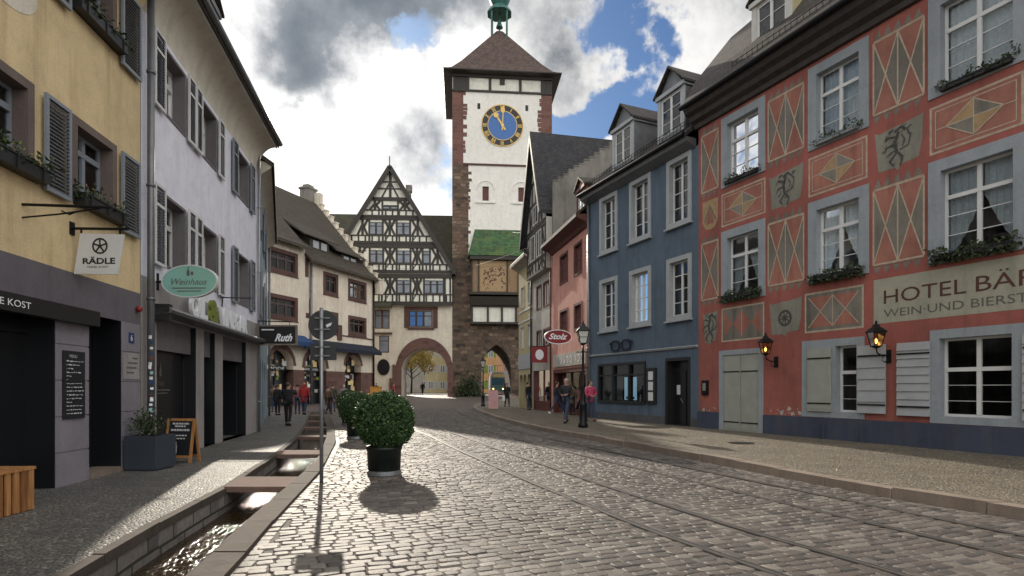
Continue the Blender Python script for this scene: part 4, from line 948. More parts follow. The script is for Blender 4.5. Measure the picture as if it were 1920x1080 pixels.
for z in (.1, .2): mb.tube([H.P(-7.3, 10.7 + z, .2), H.P(-.3, 10.7 + z, .2)], .012, 5)
for i in range(36): mb.tube([H.P(-7.3 + i * .2, 10.62, .2), H.P(-7.3 + i * .2, 10.92, .2)], .01, 4)
mb.build('snow_guard', M['iron'], blue)
dormer(H, blue, -2.15, -.66, 10.75, 12.4, 13.35, .05, 2.9, 'zinc', 'shutter_blue', 'dark_tiles')
dormer(H, blue, -5.25, -3.76, 10.75, 12.4, 13.35, .05, 2.9, 'zinc', 'shutter_blue', 'dark_tiles')
o = pipe(H, -7.22, .1, 9.9, .1, .055, 'galv', 'grey drainpipe between the pink house and the blue house')
# display case, glasses sign
mb = MB(); mb.box(H, -2.87, -2.3, .88, 2.27, .0, .08); dc = mb.build('display_case', M['black']); tag(dc, 'tall narrow black display case with three white notices beside the optician door', 'display case')
for z in (1.0, 1.4, 1.8):
    mb = MB(); mb.box(H, -2.75, -2.45, z, z + .33, .08, .085); mb.build('notice', M['sign_white'], dc)
mb = MB()
for x in (-5.0, -4.2):
    for i in range(20):
        t0, t1 = 2 * PI * i / 20, 2 * PI * (i + 1) / 20
        f = lambda t: (x + .3 * math.copysign(abs(math.cos(t)) ** .7, math.cos(t)), 3.27 + .2 * math.copysign(abs(math.sin(t)) ** .7, math.sin(t)))
        mb.beam(H, f(t0), f(t1), .07, .08, .13)
mb.beam(H, (-4.75, 3.34), (-4.45, 3.34), .07, .085, .125); mb.box(H, -5.42, -5.25, 3.33, 3.42, .08, .13); mb.box(H, -3.95, -3.78, 3.33, 3.42, .08, .13)
for x in (-5.0, -4.2): mb.box(H, x - .02, x + .02, 3.44, 3.5, 0, .1)
tag(mb.build('spectacles_sign', M['navy']), 'giant dark blue spectacles mounted on the blue wall as optician sign', 'sign')

# ------------------------------------------------------------------ PINK HOUSE
Pk = Fr((3.56, 27.0), (-.207, 1))
if Pk.n.x > 0: Pk.n = -Pk.n
pink = thing('pink_house', 'pink house with oxblood eaves and windows between the blue house and the half-timbered one', 'building', Pk.P(3, 0))
holes = []
for a, b in ((1.0, 2.3), (3.3, 4.8)):
    holes.append(window(Pk, pink, a, b, 7.0, 8.6, fm='oxblood', sm='oxblood', fw=.12, cols=2, rows=2, depth=.15))
    holes.append(window(Pk, pink, a, b, 4.3, 5.65, fm='oxblood', sm='oxblood', fw=.12, cols=2, rows=2, depth=.15))
mb = MB(); mb.box(Pk, .3, .45, .0, 2.5, -.3, .02); mb.box(Pk, 5.9, 6.05, 0, 2.5, -.3, .02); mb.box(Pk, .45, 5.9, 2.3, 2.5, -.3, .02)
for x in (1.8, 3.4, 4.7): mb.box(Pk, x, x + .08, 0, 2.3, -.3, -.2)
mb.box(Pk, .45, 5.9, 0, .4, -.3, -.22); sw = mb.build('shop_window', M['oxblood'], pink); holes.append((.32, 6.03, 0, 2.48))
mb = MB(); mb.poly([Pk.P(x, z, -.26) for x, z in ((.4, 0), (6, 0), (6, 2.4), (.4, 2.4))]); mb.build('pane', M['glass'], sw)
mb = MB(); wall(mb, Pk, 0, 6.5, 0, 9.1, holes); mb.build('wall', M['pink_plaster'], pink)
mb = MB(); hull(mb, Pk, 0, 6.5, 9.1, 8, [(-4, 13)], z0=-.2); mb.build('side_wall', M['rough_render'], pink)
mb = MB(); mb.extr(Pk, [(0, 8.95), (.1, 9.0), (.2, 9.15), (.6, 9.3), (.62, 9.45), (0, 9.5)], -.05, 6.5); mb.build('cornice', M['oxblood'], pink)
mb = roof_mb(Pk, -.02, 6.48, [(.66, 9.5), (-4, 13.6), (-8.3, 9.3)]); mb.build('roof', M['brown_tiles'], pink)
dormer(Pk, pink, .25, 1.5, 9.7, 10.9, 11.5, .1, 2.0, 'pink_plaster', 'oxblood', 'brown_tiles', lab='small pink dormer with oxblood trim')
# white fascia with ornamental strokes + oval sign
mb = MB(); mb.box(Pk, .4, 5.9, 2.62, 3.3, .02, .07); fs = mb.build('fascia', M['pale_render'], pink)
mb = MB(); rr = random.Random(3)
for i in range(7):
    x = .8 + i * .6; z = 2.95
    mb.ring(Pk, x, z, .12, .2, .08 + i * .0006, 14, rr.uniform(0, 3), rr.uniform(4, 6))
mb.build('ornament', M['letter_white'], fs)
o = thing('oval_sign', 'dark red oval hanging sign with white script on the pink house', 'sign', Pk.P(1.9, 4.2, .1))
Fo = Fr((Pk.P(1.9, 0, .2).x - 1.47, Pk.P(1.9, 0, .2).y - .3), (.98, .2))
mb = MB(); mb.disc(Fo, .75, 3.98, .68, .34, -.05, .05); mb.build('sign_panel', M['red_sign'], o)
mb = MB(); mb.ring(Fo, .75, 3.98, .0, .0, .0, 3); mb = MB()
for i in range(40):
    t0, t1 = 2 * PI * i / 40, 2 * PI * (i + 1) / 40; mb.beam(Fo, (.75 + .68 * math.cos(t0), 3.98 + .34 * math.sin(t0)), (.75 + .68 * math.cos(t1), 3.98 + .34 * math.sin(t1)), .04, -.06, .06)
mb.build('rim', M['letter_white'], o)
mb = MB(); text_mb(mb, Fo, 'Stolz', .75, 3.87, .27, .056, width=.95, align='CENTER', shear=.4, bold=.01); mb.build('lettering', M['letter_white'], o, fix=False)
# ------------------------------------------------------------------ HALF-TIMBERED GABLE HOUSE (right side)
T = Fr((2.27, 33.25), (-.236, 1)); T.n = -T.n if T.n.x > 0 else T.n
th = thing('timbered_house', 'narrow half-timbered house with dark steep roof and pale lower storeys beside the pink house', 'building', T.P(2, 0))
holes = []
for a, b in ((.45, 1.75), (2.1, 3.2)):
    holes.append(window(T, th, a, b, 6.25, 7.75, fm='oxblood', sm='cream_sash', fw=.1, cols=2, rows=1, depth=.12)); holes.append(window(T, th, a, b, 3.9, 5.0, fm='oxblood', sm='cream_sash', fw=.1, cols=2, rows=1, depth=.12))
holes.append((.3, 3.9, .0, 2.55))
mb = MB(); mb.box(T, .3, .4, 0, 2.55, -.25, .02); mb.box(T, 3.8, 3.9, 0, 2.55, -.25, .02); mb.box(T, 2.0, 2.1, 0, 2.55, -.25, -.1); mb.box(T, .4, 3.8, 0, .7, -.25, -.1); w = mb.build('shop_window', M['oxblood'], th)
mb = MB(); mb.poly([T.P(x, z, -.15) for x, z in ((.3, 0), (3.9, 0), (3.9, 2.55), (.3, 2.55))]); mb.build('pane', M['glass'], w)
mb = MB(); wall(mb, T, 0, 4.2, 0, 8.3, holes)
J = .35   # jetty
mb.mat(M['pale_render']); mb.poly([T.P(x, z, J) for x, z in ((0, 8.3), (4.2, 8.3), (4.2, 11.2), (2.1, 16.5), (0, 11.2))]); mb.poly([T.P(x, 8.3, n) for x, n in ((0, 0), (4.2, 0), (4.2, J), (0, J))])
for s_ in (0, 4.2): mb.poly([T.P(s_, z, n) for z, n in ((8.3, 0), (11.2, 0), (11.2, J), (8.3, J))])
mb.build('wall', M['pale_render'], th)
mb = MB(); hull(mb, T, 0, 4.2, 11.2, 9, z0=-.2); mb.poly([T.P(x, z, -9) for x, z in ((0, 11.2), (4.2, 11.2), (2.1, 16.5))]); mb.build('side_wall', M['rough_render'], th)
mb = MB(); n0, n1 = J, J + .05
for z in (8.35, 9.1, 10.85, 11.1, 12.6, 13.9): 
    w_ = 2.1 if z < 11.2 else 2.1 * (16.5 - z) / 5.3
    mb.box(T, 2.1 - w_, 2.1 + w_, z - .08, z + .08, n0, n1)
for z0, z1, xs in ((8.35, 10.85, (.1, .75, 1.5, 2.1, 2.8, 3.5, 4.1)), (11.1, 12.6, (.8, 1.4, 2.1, 2.8, 3.4)), (12.6, 13.9, (1.3, 2.1, 2.9)), (13.9, 16.2, (2.1,))):
    for x in xs: mb.box(T, x - .07, x + .07, z0, z1, n0, n1 - .004)
for p, q in (((.1, 8.4), (.75, 9.1)), ((4.1, 8.4), (3.5, 9.1)), ((.1, 9.1), (.7, 10.8)), ((4.1, 9.1), (3.5, 10.8)), ((.9, 11.2), (1.4, 12.5)), ((3.3, 11.2), (2.8, 12.5)), ((.75, 9.1), (1.5, 8.4)), ((2.8, 9.1), (3.5, 8.4))): mb.beam(T, p, q, .11, n0, n1 - .008)
mb.build('timber_frame', M['timber'], th)
for a, b, c, d in ((.85, 1.95, 9.2, 10.75), (2.3, 3.4, 9.2, 10.75), (1.5, 2.7, 11.3, 12.45)):
    mb = MB(); mb.box(T, a, b, c, c + .08, n0, n1 + .01); mb.box(T, a, b, d - .08, d, n0, n1 + .01); mb.box(T, a, a + .08, c + .08, d - .08, n0, n1 + .01); mb.box(T, b - .08, b, c + .08, d - .08, n0, n1 + .01); mb.box(T, (a + b) / 2 - .04, (a + b) / 2 + .04, c + .08, d - .08, n0, n1 + .01)
    w = mb.build('window', M['cream_sash'], th); mb = MB(); mb.poly([T.P(x, z, n0 + .01) for x, z in ((a, c), (b, c), (b, d), (a, d))]); mb.build('pane', M['shop_black'], w)
mb = MB()
for sg in (-1, 1):
    e = 2.1 + sg * (2.55 if sg > 0 else 2.1); ze = 16.6 - 2.49 * abs(e - 2.1); mb.hexa([T.P(2.1, 16.6, .75), T.P(e, ze, .75), T.P(e, ze, -9), T.P(2.1, 16.6, -9), T.P(2.1, 16.85, .75), T.P(e, ze + .2, .75), T.P(e, ze + .2, -9), T.P(2.1, 16.85, -9)])
mb.build('roof', M['black_tiles'], th)
mb = MB()
for sg in (-1, 1): mb.beam(T, (2.1, 16.55), (2.1 + sg * (2.5 if sg > 0 else 2.05), 16.55 - 2.5 * (2.5 if sg > 0 else 2.05)), .22, .70, .78)
mb.build('bargeboard', M['timber'], th)
# stepped fire wall between pink and timbered house
fw_ = MB(); k = 0
steps = [(0.3, 13.0)] + [(-.45 - i * .62, 13.35 + i * .42) for i in range(12)]
x0 = .4
for i in range(24):
    na, nb = .31 - i * .31, .31 - (i + 1) * .31; zt = 12.95 + i * .22
    q_ = random.uniform(-.05, .05)
    fw_.box(T, -.22, .0, 9.2 if i == 0 else 6, zt + q_, nb, min(na, -.02))
    fw_.box(T, -.25, .03, zt + q_, zt + .05 + q_, nb - .02, min(na + .02, 0))
tag(fw_.build('stepped_wall', M['rough_render']), 'rough grey stepped fire wall between the pink house and the half-timbered gable', 'wall')
o = thing('square_sign', 'dark red square hanging sign with pale emblem on the half-timbered house', 'sign', T.P(.5, 3.2, .6))
Fs = Fr((T.P(.6, 0, .1).x, T.P(.6, 0, .1).y), (-1, -.1)); Fs.n = Vector((.1, -1, 0))
mb = MB(); mb.box(Fs, .0, .92, 2.95, 3.85, -.05, .05); mb.build('sign_panel', M['red_sign'], o)
mb = MB(); mb.disc(Fs, .46, 3.4, .24, .3, .05, .06); mb.build('emblem', M['letter_white'], o)
mb = MB(); mb.box(Fs, .1, .9, 3.85, 3.9, -.02, .02); mb.build('bracket', M['iron'], o)
pipe(T, 4.22, .2, 9.8, .1, .05, 'iron', 'dark drainpipe between the half-timbered house and the pale yellow house')
pipe(Pk, 6.42, .2, 9.2, .08, .045, 'oxblood', 'oxblood drainpipe between the pink house and the half-timbered house')

# ------------------------------------------------------------------ PALE YELLOW NARROW HOUSE
Y2 = Fr((1.29, 37.3), (-.22, 1)); Y2.n = -Y2.n if Y2.n.x > 0 else Y2.n
yh = thing('narrow_yellow_house', 'narrow pale yellow house next to the stone gate tower', 'building', Y2.P(2, 0))
holes = []
for a, b in ((.35, 1.2), (2.15, 3.1)):
    holes.append(window(Y2, yh, a, b, 6.9, 8.4, fm='pale_render', fw=.1, cols=2, rows=2, depth=.12)); holes.append(window(Y2, yh, a, b, 4.1, 5.7, fm='pale_render', fw=.1, cols=2, rows=2, depth=.12))
arc = [(archpts(a, a + 1.0, 1.9, .5), 0, .3) for a in (.35, 1.5, 2.6)]
mb = MB(); wall(mb, Y2, 0, 3.8, 0, 9.8, holes, arches=arc); mb.build('wall', M['pale_yellow'], yh)
mb = MB(); mb.poly([Y2.P(x, z, -.25) for x, z in ((.2, 0), (3.7, 0), (3.7, 2.6), (.2, 2.6))]); mb.build('shop_window', M['shop_black'], yh)
mb = MB(); hull(mb, Y2, 0, 3.8, 9.8, 7, [(-3.5, 13)], z0=-.2); mb.build('side_wall', M['rough_render'], yh)
mb = MB(); mb.box(Y2, .1, 3.7, 2.75, 3.75, .0, .06); mb.build('fascia', M['shutter_blue'], yh)
mb = MB()
for z in (5.9, 6.6): mb.box(Y2, 0, 3.8, z, z + .1, 0, .05)
mb.build('string_course', M['sign_white'], yh)
mb = roof_mb(Y2, -.1, 4.1, [(.6, 9.95), (.5, 10.15), (-3.5, 13.2), (-7.3, 9.6)]); mb.build('roof', M['brown_tiles'], yh)
mb = MB(); mb.extr(Y2, [(0, 9.6), (.55, 9.9), (.55, 10.0), (0, 9.9)], -.1, 4.1); mb.build('eave', M['pale_render'], yh)

# ------------------------------------------------------------------ YELLOW HOUSE (left)
L1 = Fr((-6.82, 8.78), (-.12, 1))
yel = thing('yellow_house', 'yellow rendered house with grey shutters over a dark grey shopfront', 'building', L1.P(-2, 0))
holes = []
wb = dict(fm='brown_surround', sm='grey_shutter', fw=.13, cols=2, rows=1, transom=.72, depth=.24, proud=.02)
holes.append(window(L1, yel, .36, 1.62, 4.42, 5.78, **wb)); holes.append(window(L1, yel, -1.7, -.5, 4.42, 5.78, **wb)); holes.append(window(L1, yel, -4.0, -2.8, 4.42, 5.78, **wb))
holes.append(window(L1, yel, .34, 1.62, 7.42, 8.7, **wb)); holes.append(window(L1, yel, -1.7, -.5, 7.42, 8.7, **wb))
for a, b, c, d in ((-.36, .22, 4.35, 5.75), (1.68, 2.3, 4.3, 5.72), (1.68, 2.34, 7.28, 8.7), (-.36, .22, 7.28, 8.7), (-2.4, -1.8, 4.35, 5.75)):
    shutter(L1, yel, a, b, c, d)
sc_ = [(-4.2, -.02, 0, 2.58), (.82, 1.80, 0, 2.68)]
mb = MB(); wall(mb, L1, -14, 2.46, 3.3, 9.2, holes, .3); mb.build('wall', M['yellow_plaster'], yel)
mb = MB(); wall(mb, L1, -14, 2.46, 2.7, 3.3, [], .3)
for a, b in ((-14, -4.2), (-.02, .82), (1.8, 2.46)):
    pass
sb = mb.build('shop_fascia', M['grey_band'], yel)
mb = MB()
for a, b in ((-14, -4.2), (-.02, .82), (1.8, 2.46)):
    zc = [0, .5, 1.05, 1.6, 2.15, 2.7]
    for z0, z1 in zip(zc, zc[1:]): mb.box(L1, a, b, z0 + (.0 if z0 == 0 else .022), z1, -.5, -.0 if z1 == 2.7 else -.0)
    mb.box(L1, a + .012, b - .012, 0, 2.7, -.52, -.012)
mb.build('pilaster', M['grey_panel'], yel)
mb = MB()
mb.poly([L1.P(x, z, -.42) for x, z in ((-4.2, 0), (-.02, 0), (-.02, 2.7), (-4.2, 2.7))]); mb.box(L1, -.72, -.66, 0, 2.6, -.42, -.36); mb.box(L1, -4.2, -.02, 2.3, 2.36, -.42, -.36)
mb.box(L1, -1.6, -1.5, 0, 2.6, -.42, -.36); mb.build('shopfront', M['shop_black'], yel)
for x in (-.034, 1.786): mb = MB(); mb.box(L1, x, x + .012, 0, 2.69, -.47, -.004); mb.build('dark_reveal', M['shop_black'], yel)
mb = MB(); mb.tube([L1.P(-.8, .85, -.3), L1.P(-.8, 1.1, -.3)], .012, 6); mb.tube([L1.P(-.8, 1.45, -.3), L1.P(-.8, 1.65, -.3)], .012, 6); mb.build('handle', M['galv'], yel)
mb = MB(); mb.poly([L1.P(x, z, -.48) for x, z in ((.8, 0), (1.85, 0), (1.85, 2.7), (.8, 2.7))]); mb.box(L1, 1.28, 1.33, .1, 2.6, -.48, -.44); mb.build('side_door', M['shop_black'], yel)
mb = MB(); mb.box(L1, .82, 1.80, 0, .09, -.5, .03); mb.build('door_step', M['kerb'], yel)
mb = MB(); mb.box(L1, -.02, 2.46, -.05, .1, -.01, .015) if False else mb.box(L1, -14, -4.3, 0, .1, .0, .015); mb.build('plinth', M['grey_band'], yel)
# lit canopy strip with lettering
mb = MB(); mb.box(L1, -4.3, .84, 2.5, 2.74, .0, .16); cp = mb.build('canopy', M['black'], yel)
mb = MB(); text_mb(mb, L1, 'FEINE KOST', -1.72, 2.57, .09, .164, width=.92); mb.build('lettering', M['letter_white'], cp, fix=False)
mb = MB(); hull(mb, L1, -14, 2.46, 9.2, 9, [(-4.5, 14)], z0=-.2); mb.build('side_wall', M['rough_render'], yel)
mb = MB(); mb.extr(L1, [(0, 8.55)] + cove(.003, 8.56, .55, 9.24) + [(.55, 9.32), (0, 9.4)], -14, 2.5); mb.build('cove_cornice', M['yellow_plaster'], yel)
mb = roof_mb(L1, -14.1, 2.55, [(.66, 9.35), (.3, 9.75), (-4.5, 14.4), (-9.4, 9.2)]); mb.build('roof', M['dark_tiles'], yel)
mb = MB(); mb.tube([L1.P(-14, 9.36, .7), L1.P(2.6, 9.36, .7)], .08, 10); mb.build('gutter', M['zinc'], yel)
# painted oval medallion on the yellow wall
mb = MB(); mb.disc(L1, -1.05, 6.95, .62, .36, 0, .006); md = mb.build('painted_medallion', M['stucco_cove'], yel)
mb = MB(); mb.ring(L1, -.95, 6.98, .085, .115, .009); mb.ring(L1, -.95, 6.98, .02, .035, .009, 12)
for i in range(5): t = 2 * PI * i / 5; mb.line(L1, (-.95, 6.98), (-.95 + .1 * math.cos(t), 6.98 + .1 * math.sin(t)), .02, .0095 + i * .0003)
text_mb(mb, L1, 'Zum Rädle', -1.35, 7.12, .085, .0085, shear=.3); mb.build('lettering', M['text_grey'], md, fix=False)
flower_box(L1, .4, 1.66, 4.38, .0, 'dark trough with dried grasses under the yellow-wall window beside the white sign', h=.19, plant=.7, fl='ochre')
flower_box(L1, -1.75, -.42, 4.40, .0, 'dark trough with green plants under the lower yellow-wall window at the picture edge', h=.19, plant=.8, fl='olive')
flower_box(L1, .32, 1.66, 7.42, .0, 'black trough with small flowers under the upper yellow-wall window', h=.19, plant=.7, fl='oxblood')
# menu board, plaques, alarm, number plate
mb = MB(); mb.box(L1, .13, .66, 1.02, 2.07, .0, .03); mn = mb.build('menu_board', M['board']); tag(mn, 'black chalk menu board on the grey pilaster of the yellow house', 'menu board')
mb = MB(); rr = random.Random(5); z = 1.97
text_mb(mb, L1, 'MENU', .26, 1.965, .05, .034)
while z > 1.12:
    z -= .058; x = .19
    while x < .58:
        w_ = rr.uniform(.02, .09); mb.line(L1, (x, z + rr.uniform(-.004, .004)), (min(.62, x + w_), z + rr.uniform(-.004, .004)), rr.uniform(.008, .02), .033); x += w_ + .018
        if rr.random() < .16: break
mb.build('chalk_writing', M['chalk'], mn, fix=False)
mb = MB(); mb.box(L1, 1.86, 2.40, 1.66, 2.14, .0, .012); pq = tag(mb.build('wall_plaque', M['beige_plaster']), 'beige plaque on the narrow grey pilaster beside the downpipe', 'plaque')
mb = MB()
for i, (a, b) in enumerate(((2.15, 2.35), (2.0, 2.33), (1.95, 2.3), (1.95, 2.2))): mb.line(L1, (a, 2.05 - i * .09), (b, 2.05 - i * .09), .03, .015)
mb.build('engraving', M['text_grey'], pq, fix=False)
mb = MB(); mb.box(L1, 2.04, 2.22, 2.33, 2.52, .0, .012); hn = tag(mb.build('house_number', M['blue_fab']), 'small blue enamel house number plate above the beige plaque', 'house number')
mb = MB(); text_mb(mb, L1, '6', 2.09, 2.37, .11, .015); mb.build('numeral', M['letter_white'], hn, fix=False)
mb = MB(); mb.lathe(L1.P(2.3, 2.98, .06), [(.01, -.06), (.05, -.03), (.06, .02), (.03, .06)], 12); tag(mb.build('alarm_beacon', M['red_sign'], None, True), 'small red alarm beacon at the end of the grey shop fascia', 'alarm')
# hanging sign with wheel
o = thing('hanging_sign', 'white hanging shop sign with black wheel emblem on the yellow house', 'sign', L1.P(.3, 3.3, .1))
FZ = Fr((L1.P(.35, 0, .05).x, L1.P(.35, 0, .05).y), (1, -.04))
mb = MB(); mb.tube([FZ.P(-.06, 3.98, 0), FZ.P(.86, 3.96, 0)], .022, 8); mb.box(FZ, -.08, -.03, 3.88, 4.08, -.05, .05); mb.box(FZ, .1, .12, 3.86, 3.97, -.01, .01); mb.box(FZ, .72, .74, 3.86, 3.97, -.01, .01); mb.build('bracket', M['iron'], o)
mb = MB(); mb.prism(FZ, [(.0, 3.27), (.69, 3.26), (.80, 3.875), (.1, 3.90)], -.012, .012); pn = mb.build('sign_panel', M['sign_white'], o)
mb = MB(); cx, cz = .42, 3.70; mb.ring(FZ, cx, cz, .098, .125, .016); mb.ring(FZ, cx, cz, .0, .03, .0165, 14)
for i in range(5):
    t = PI / 2 + 2 * PI * i / 5; mb.line(FZ, (cx, cz), (cx + .1 * math.cos(t), cz + .1 * math.sin(t)), .026, .017 + i * .0004)
text_mb(mb, FZ, 'RÄDLE', .405, 3.425, .088, .016, width=.52, align='CENTER', bold=.004); text_mb(mb, FZ, 'FEINE KOST', .39, 3.36, .032, .016, width=.34, align='CENTER'); mb.build('lettering', M['black'], pn, fix=False)
# wrought iron bracket at the picture edge
mb = MB(); fb_ = L1.P(-.72, 0, 0)
mb.tube([L1.P(-.72, 4.02, .0), L1.P(-.72, 4.02, 1.15)], .02, 8); mb.tube([L1.P(-.72, 3.84, 0), L1.P(-.72, 3.9, .45), L1.P(-.72, 4.0, 1.0)], .012, 6); mb.tube([L1.P(-.72, 3.95, .5), L1.P(-.72, 3.9, .6), L1.P(-.72, 3.95, .7)], .01, 6)
tag(mb.build('iron_bracket', M['iron']), 'thin black wrought iron sign bracket reaching out from the yellow house', 'bracket')
# ------------------------------------------------------------------ downpipe between the houses, with stickers
dp = pipe(L1, 2.62, .0, 9.3, .12, .065, 'zinc', 'tall grey downpipe covered in stickers between the yellow and the white house')
mb = MB(); rr = random.Random(9)
for i in range(16):
    z = .95 + i * .1 + rr.uniform(-.02, .02); a0 = rr.uniform(-1.9, -1.2); r = .067; h = rr.uniform(.05, .1); c_ = L1.P(2.62, 0, .12)
    mb.mat(M[rr.choice(['sign_white', 'blue_fab', 'mint', 'letter_white', 'oxblood'])])
    for k in range(3): t0, t1 = a0 + k * .28, a0 + (k + 1) * .28; mb.poly([c_ + Vector((math.cos(t) * r, math.sin(t) * r, zz)) for t, zz in ((t0, z), (t1, z), (t1, z + h * .8), (t0, z + h * .8))])
mb.build('stickers', None, dp)

# ------------------------------------------------------------------ WHITE HOUSE (left)
L2 = Fr((-7.15, 11.3), (-.177, 1))
wh = thing('white_house', 'white rendered house with grey louvred shutters and a broad cream eave over an open shopfront', 'building', L2.P(4, 0))
holes = []
wb = dict(fm='window_brown', sm='white_paint', fw=.06, cols=2, rows=1, transom=.68, depth=.3, proud=.02, sash=.07)
for (a, b) in ((1.02, 2.28), (3.25, 4.5), (6.35, 7.7)):
    for c, d in ((7.28, 8.72), (4.05, 5.6)): holes.append(window(L2, wh, a, b, c, d, **wb))
for a, b in ((.45, .98), (2.3, 2.75), (2.79, 3.22), (4.53, 5.0), (5.8, 6.3), (7.75, 8.25)):
    for c, d in ((7.22, 8.76), (4.0, 5.64)): shutter(L2, wh, a, b, c, d, fm='white_paint' if b < 5.5 else 'grey_shutter', split=.74)
op = [(.72, 3.0, .0, 2.95), (3.55, 4.42, 0, 2.95), (5.08, 7.45, .0, 2.95)]
mb = MB(); wall(mb, L2, .0, 8.9, 3.68, 9.4, holes, .3); mb.build('wall', M['white_plaster'], wh)
mb = MB(); wall(mb, L2, .0, 8.9, 0, 3.68, op, .28); mb.build('shopfront_wall', M['beige_plaster'], wh)
mb = MB(); hull(mb, L2, 0, 8.9, 9.0, 9, [(-.1, 9.9), (-4.5, 14.2)], z0=-.2); mb.build('side_wall', M['rough_render'], wh)
mb = MB(); mb.extr(L2, [(0, 8.85)] + cove(.003, 8.86, .6, 9.76) + [(.6, 9.86), (0, 9.86)], -.02, 8.92); mb.build('cove_cornice', M['stucco_cove'], wh)
mb = MB(); mb.box(L2, -.02, 8.95, 9.74, 9.84, .6, .63); mb.build('eave_board', M['white_paint'], wh)
mb = MB(); mb.tube([L2.P(-.05, 9.92, .72), L2.P(9.0, 9.92, .72)], .085, 10); mb.build('gutter', M['zinc'], wh)
mb = roof_mb(L2, -.05, 9.0, [(.68, 9.92), (.3, 10.3), (-4.5, 14.8), (-9.4, 9.4)]); mb.build('roof', M['brown_tiles'], wh)
dormer(L2, wh, 3.6, 4.9, 10.6, 11.7, 12.3, -.1, 2.0, 'dark_slat', 'zinc', 'dark_tiles')
# shop openings
for x in (3.0, 4.42, 7.45): mb = MB(); mb.box(L2, x - .013, x - .002, 0, 2.94, -.27, -.006); mb.build('dark_reveal', M['shop_black'], wh)
mb = MB()
for a, b, c, d in op: mb.box(L2, a, b - .02, 2.3, d, -.28, -.12)
mb.build('shop_blind_panel', M['window_brown'], wh)
mb = MB()
for a, b, c, d in op[:1] + op[2:]:
    mb.poly([L2.P(x, z, -.9) for x, z in ((a - .5, c), (b + .5, c), (b + .5, d), (a - .5, d))])
    for x in (a - .01, b + .01): mb.poly([L2.P(x, z, n) for z, n in ((0, -.28), (2.95, -.28), (2.95, -.9), (0, -.9))])
mb.box(L2, 3.56, 4.41, 0, .9, -.34, -.3); mb.build('shop_interior', M['shop_black'], wh)
mb = MB(); mb.poly([L2.P(x, z, -.3) for x, z in ((op[0][0], 0), (op[0][1], 0), (op[0][1], 2.95), (op[0][0], 2.95))]); sp_ = mb.build('shop_glazing', M['shop_black'], wh)
mb = MB(); text_mb(mb, L2, 'Weinhaus', 1.15, 1.55, .13, -.294, shear=.35); mb.line(L2, (1.2, 1.45), (2.2, 1.45), .03, -.294); mb.line(L2, (1.4, 1.38), (2.05, 1.38), .025, -.294)
mb.poly([L2.P(x, z, -.294) for x, z in ((1.62, 1.75), (1.74, 1.75), (1.74, 1.9), (1.7, 1.97), (1.7, 2.05), (1.66, 2.05), (1.66, 1.97), (1.62, 1.9))]); mb.build('window_lettering', M['text_grey'], sp_, fix=False)
mb = MB(); mb.poly([L2.P(x, z, -.3) for x, z in ((3.5, 0), (4.5, 0), (4.5, 2.95), (3.5, 2.95))]); pn = mb.build('side_window', M['shop_black'], wh)
mb = MB(); mb.box(L2, 3.62, 4.2, 1.05, 2.2, -.295, -.27); mb.build('poster', M['mint'], pn)
mb = MB(); mb.disc(L2, 3.9, 1.45, .22, .3, -.27, -.262, 14); mb.build('poster_print', M['ochre'], pn)
# awning rail, sign letters
mb = MB(); mb.extr(L2, [(.02, 2.98), (.34, 3.02), (.36, 3.08), (.3, 3.14), (.02, 3.12)], .55, 8.9); mb.build('awning_box', M['zinc'], wh)
mb = MB(); mb.box(L2, .55, .72, 2.86, 3.2, .0, .3); mb.build('awning_bracket', M['black'], wh)
lt = MB(); lt.mat(M['letter_white']); text_mb(lt, L2, 'OIL', 1.95, 3.16, .5, .22, width=1.1, bold=.035); e1 = lt
text_mb(lt, L2, 'VINEGAR', 4.05, 3.16, .44, .22, width=2.6, bold=.035); lt.mat(M['olive']); text_mb(lt, L2, '&', 3.15, 3.14, .56, .225, width=.8, bold=.03)
lb = lt.build('sign_letters', None, wh, fix=False)
md_ = lb.modifiers.new('s', 'SOLIDIFY'); md_.thickness = .07; md_.offset = 0
pipe(L2, 8.75, .0, 9.6, .08, .045, 'galv', 'thin grey drainpipe at the far corner of the white house')
# mint oval sign
o = thing('oval_sign', 'mint green oval hanging sign with bottle emblem and script on the white house', 'sign', L2.P(.65, 3.4, .1))
FO = Fr((L2.P(.7, 0, .1).x, L2.P(.7, 0, .1).y), (1, -.03))
mb = MB(); mb.disc(FO, .6, 3.67, .57, .325, -.04, .04, 48); pn = mb.build('sign_panel', M['mint'], o)
mb = MB()
for i in range(56):
    t0, t1 = 2 * PI * i / 56, 2 * PI * (i + 1) / 56; mb.beam(FO, (.6 + .57 * math.cos(t0), 3.67 + .325 * math.sin(t0)), (.6 + .57 * math.cos(t1), 3.67 + .325 * math.sin(t1)), .022, -.045, .046)
mb.build('rim', M['sign_white'], o)
mb = MB(); text_mb(mb, FO, 'Weinhaus', .6, 3.60, .125, .044, width=.74, align='CENTER', shear=.35); mb.poly([FO.P(x, z, .044) for x, z in ((.55, 3.78), (.61, 3.78), (.61, 3.87), (.59, 3.91), (.59, 3.96), (.57, 3.96), (.57, 3.91), (.55, 3.87))]); mb.disc(FO, .66, 3.83, .03, .04, .04, .045, 10)
mb.line(FO, (.25, 3.53), (.95, 3.53), .02, .044); mb.line(FO, (.35, 3.47), (.85, 3.47), .018, .044); mb.build('lettering', M['text_grey'], pn, fix=False)
mb = MB(); mb.tube([FO.P(-.15, 3.67, 0), FO.P(.1, 3.67, 0)], .03, 8); mb.box(FO, -.16, -.1, 3.5, 3.85, -.08, .08); mb.build('bracket', M['iron'], o)
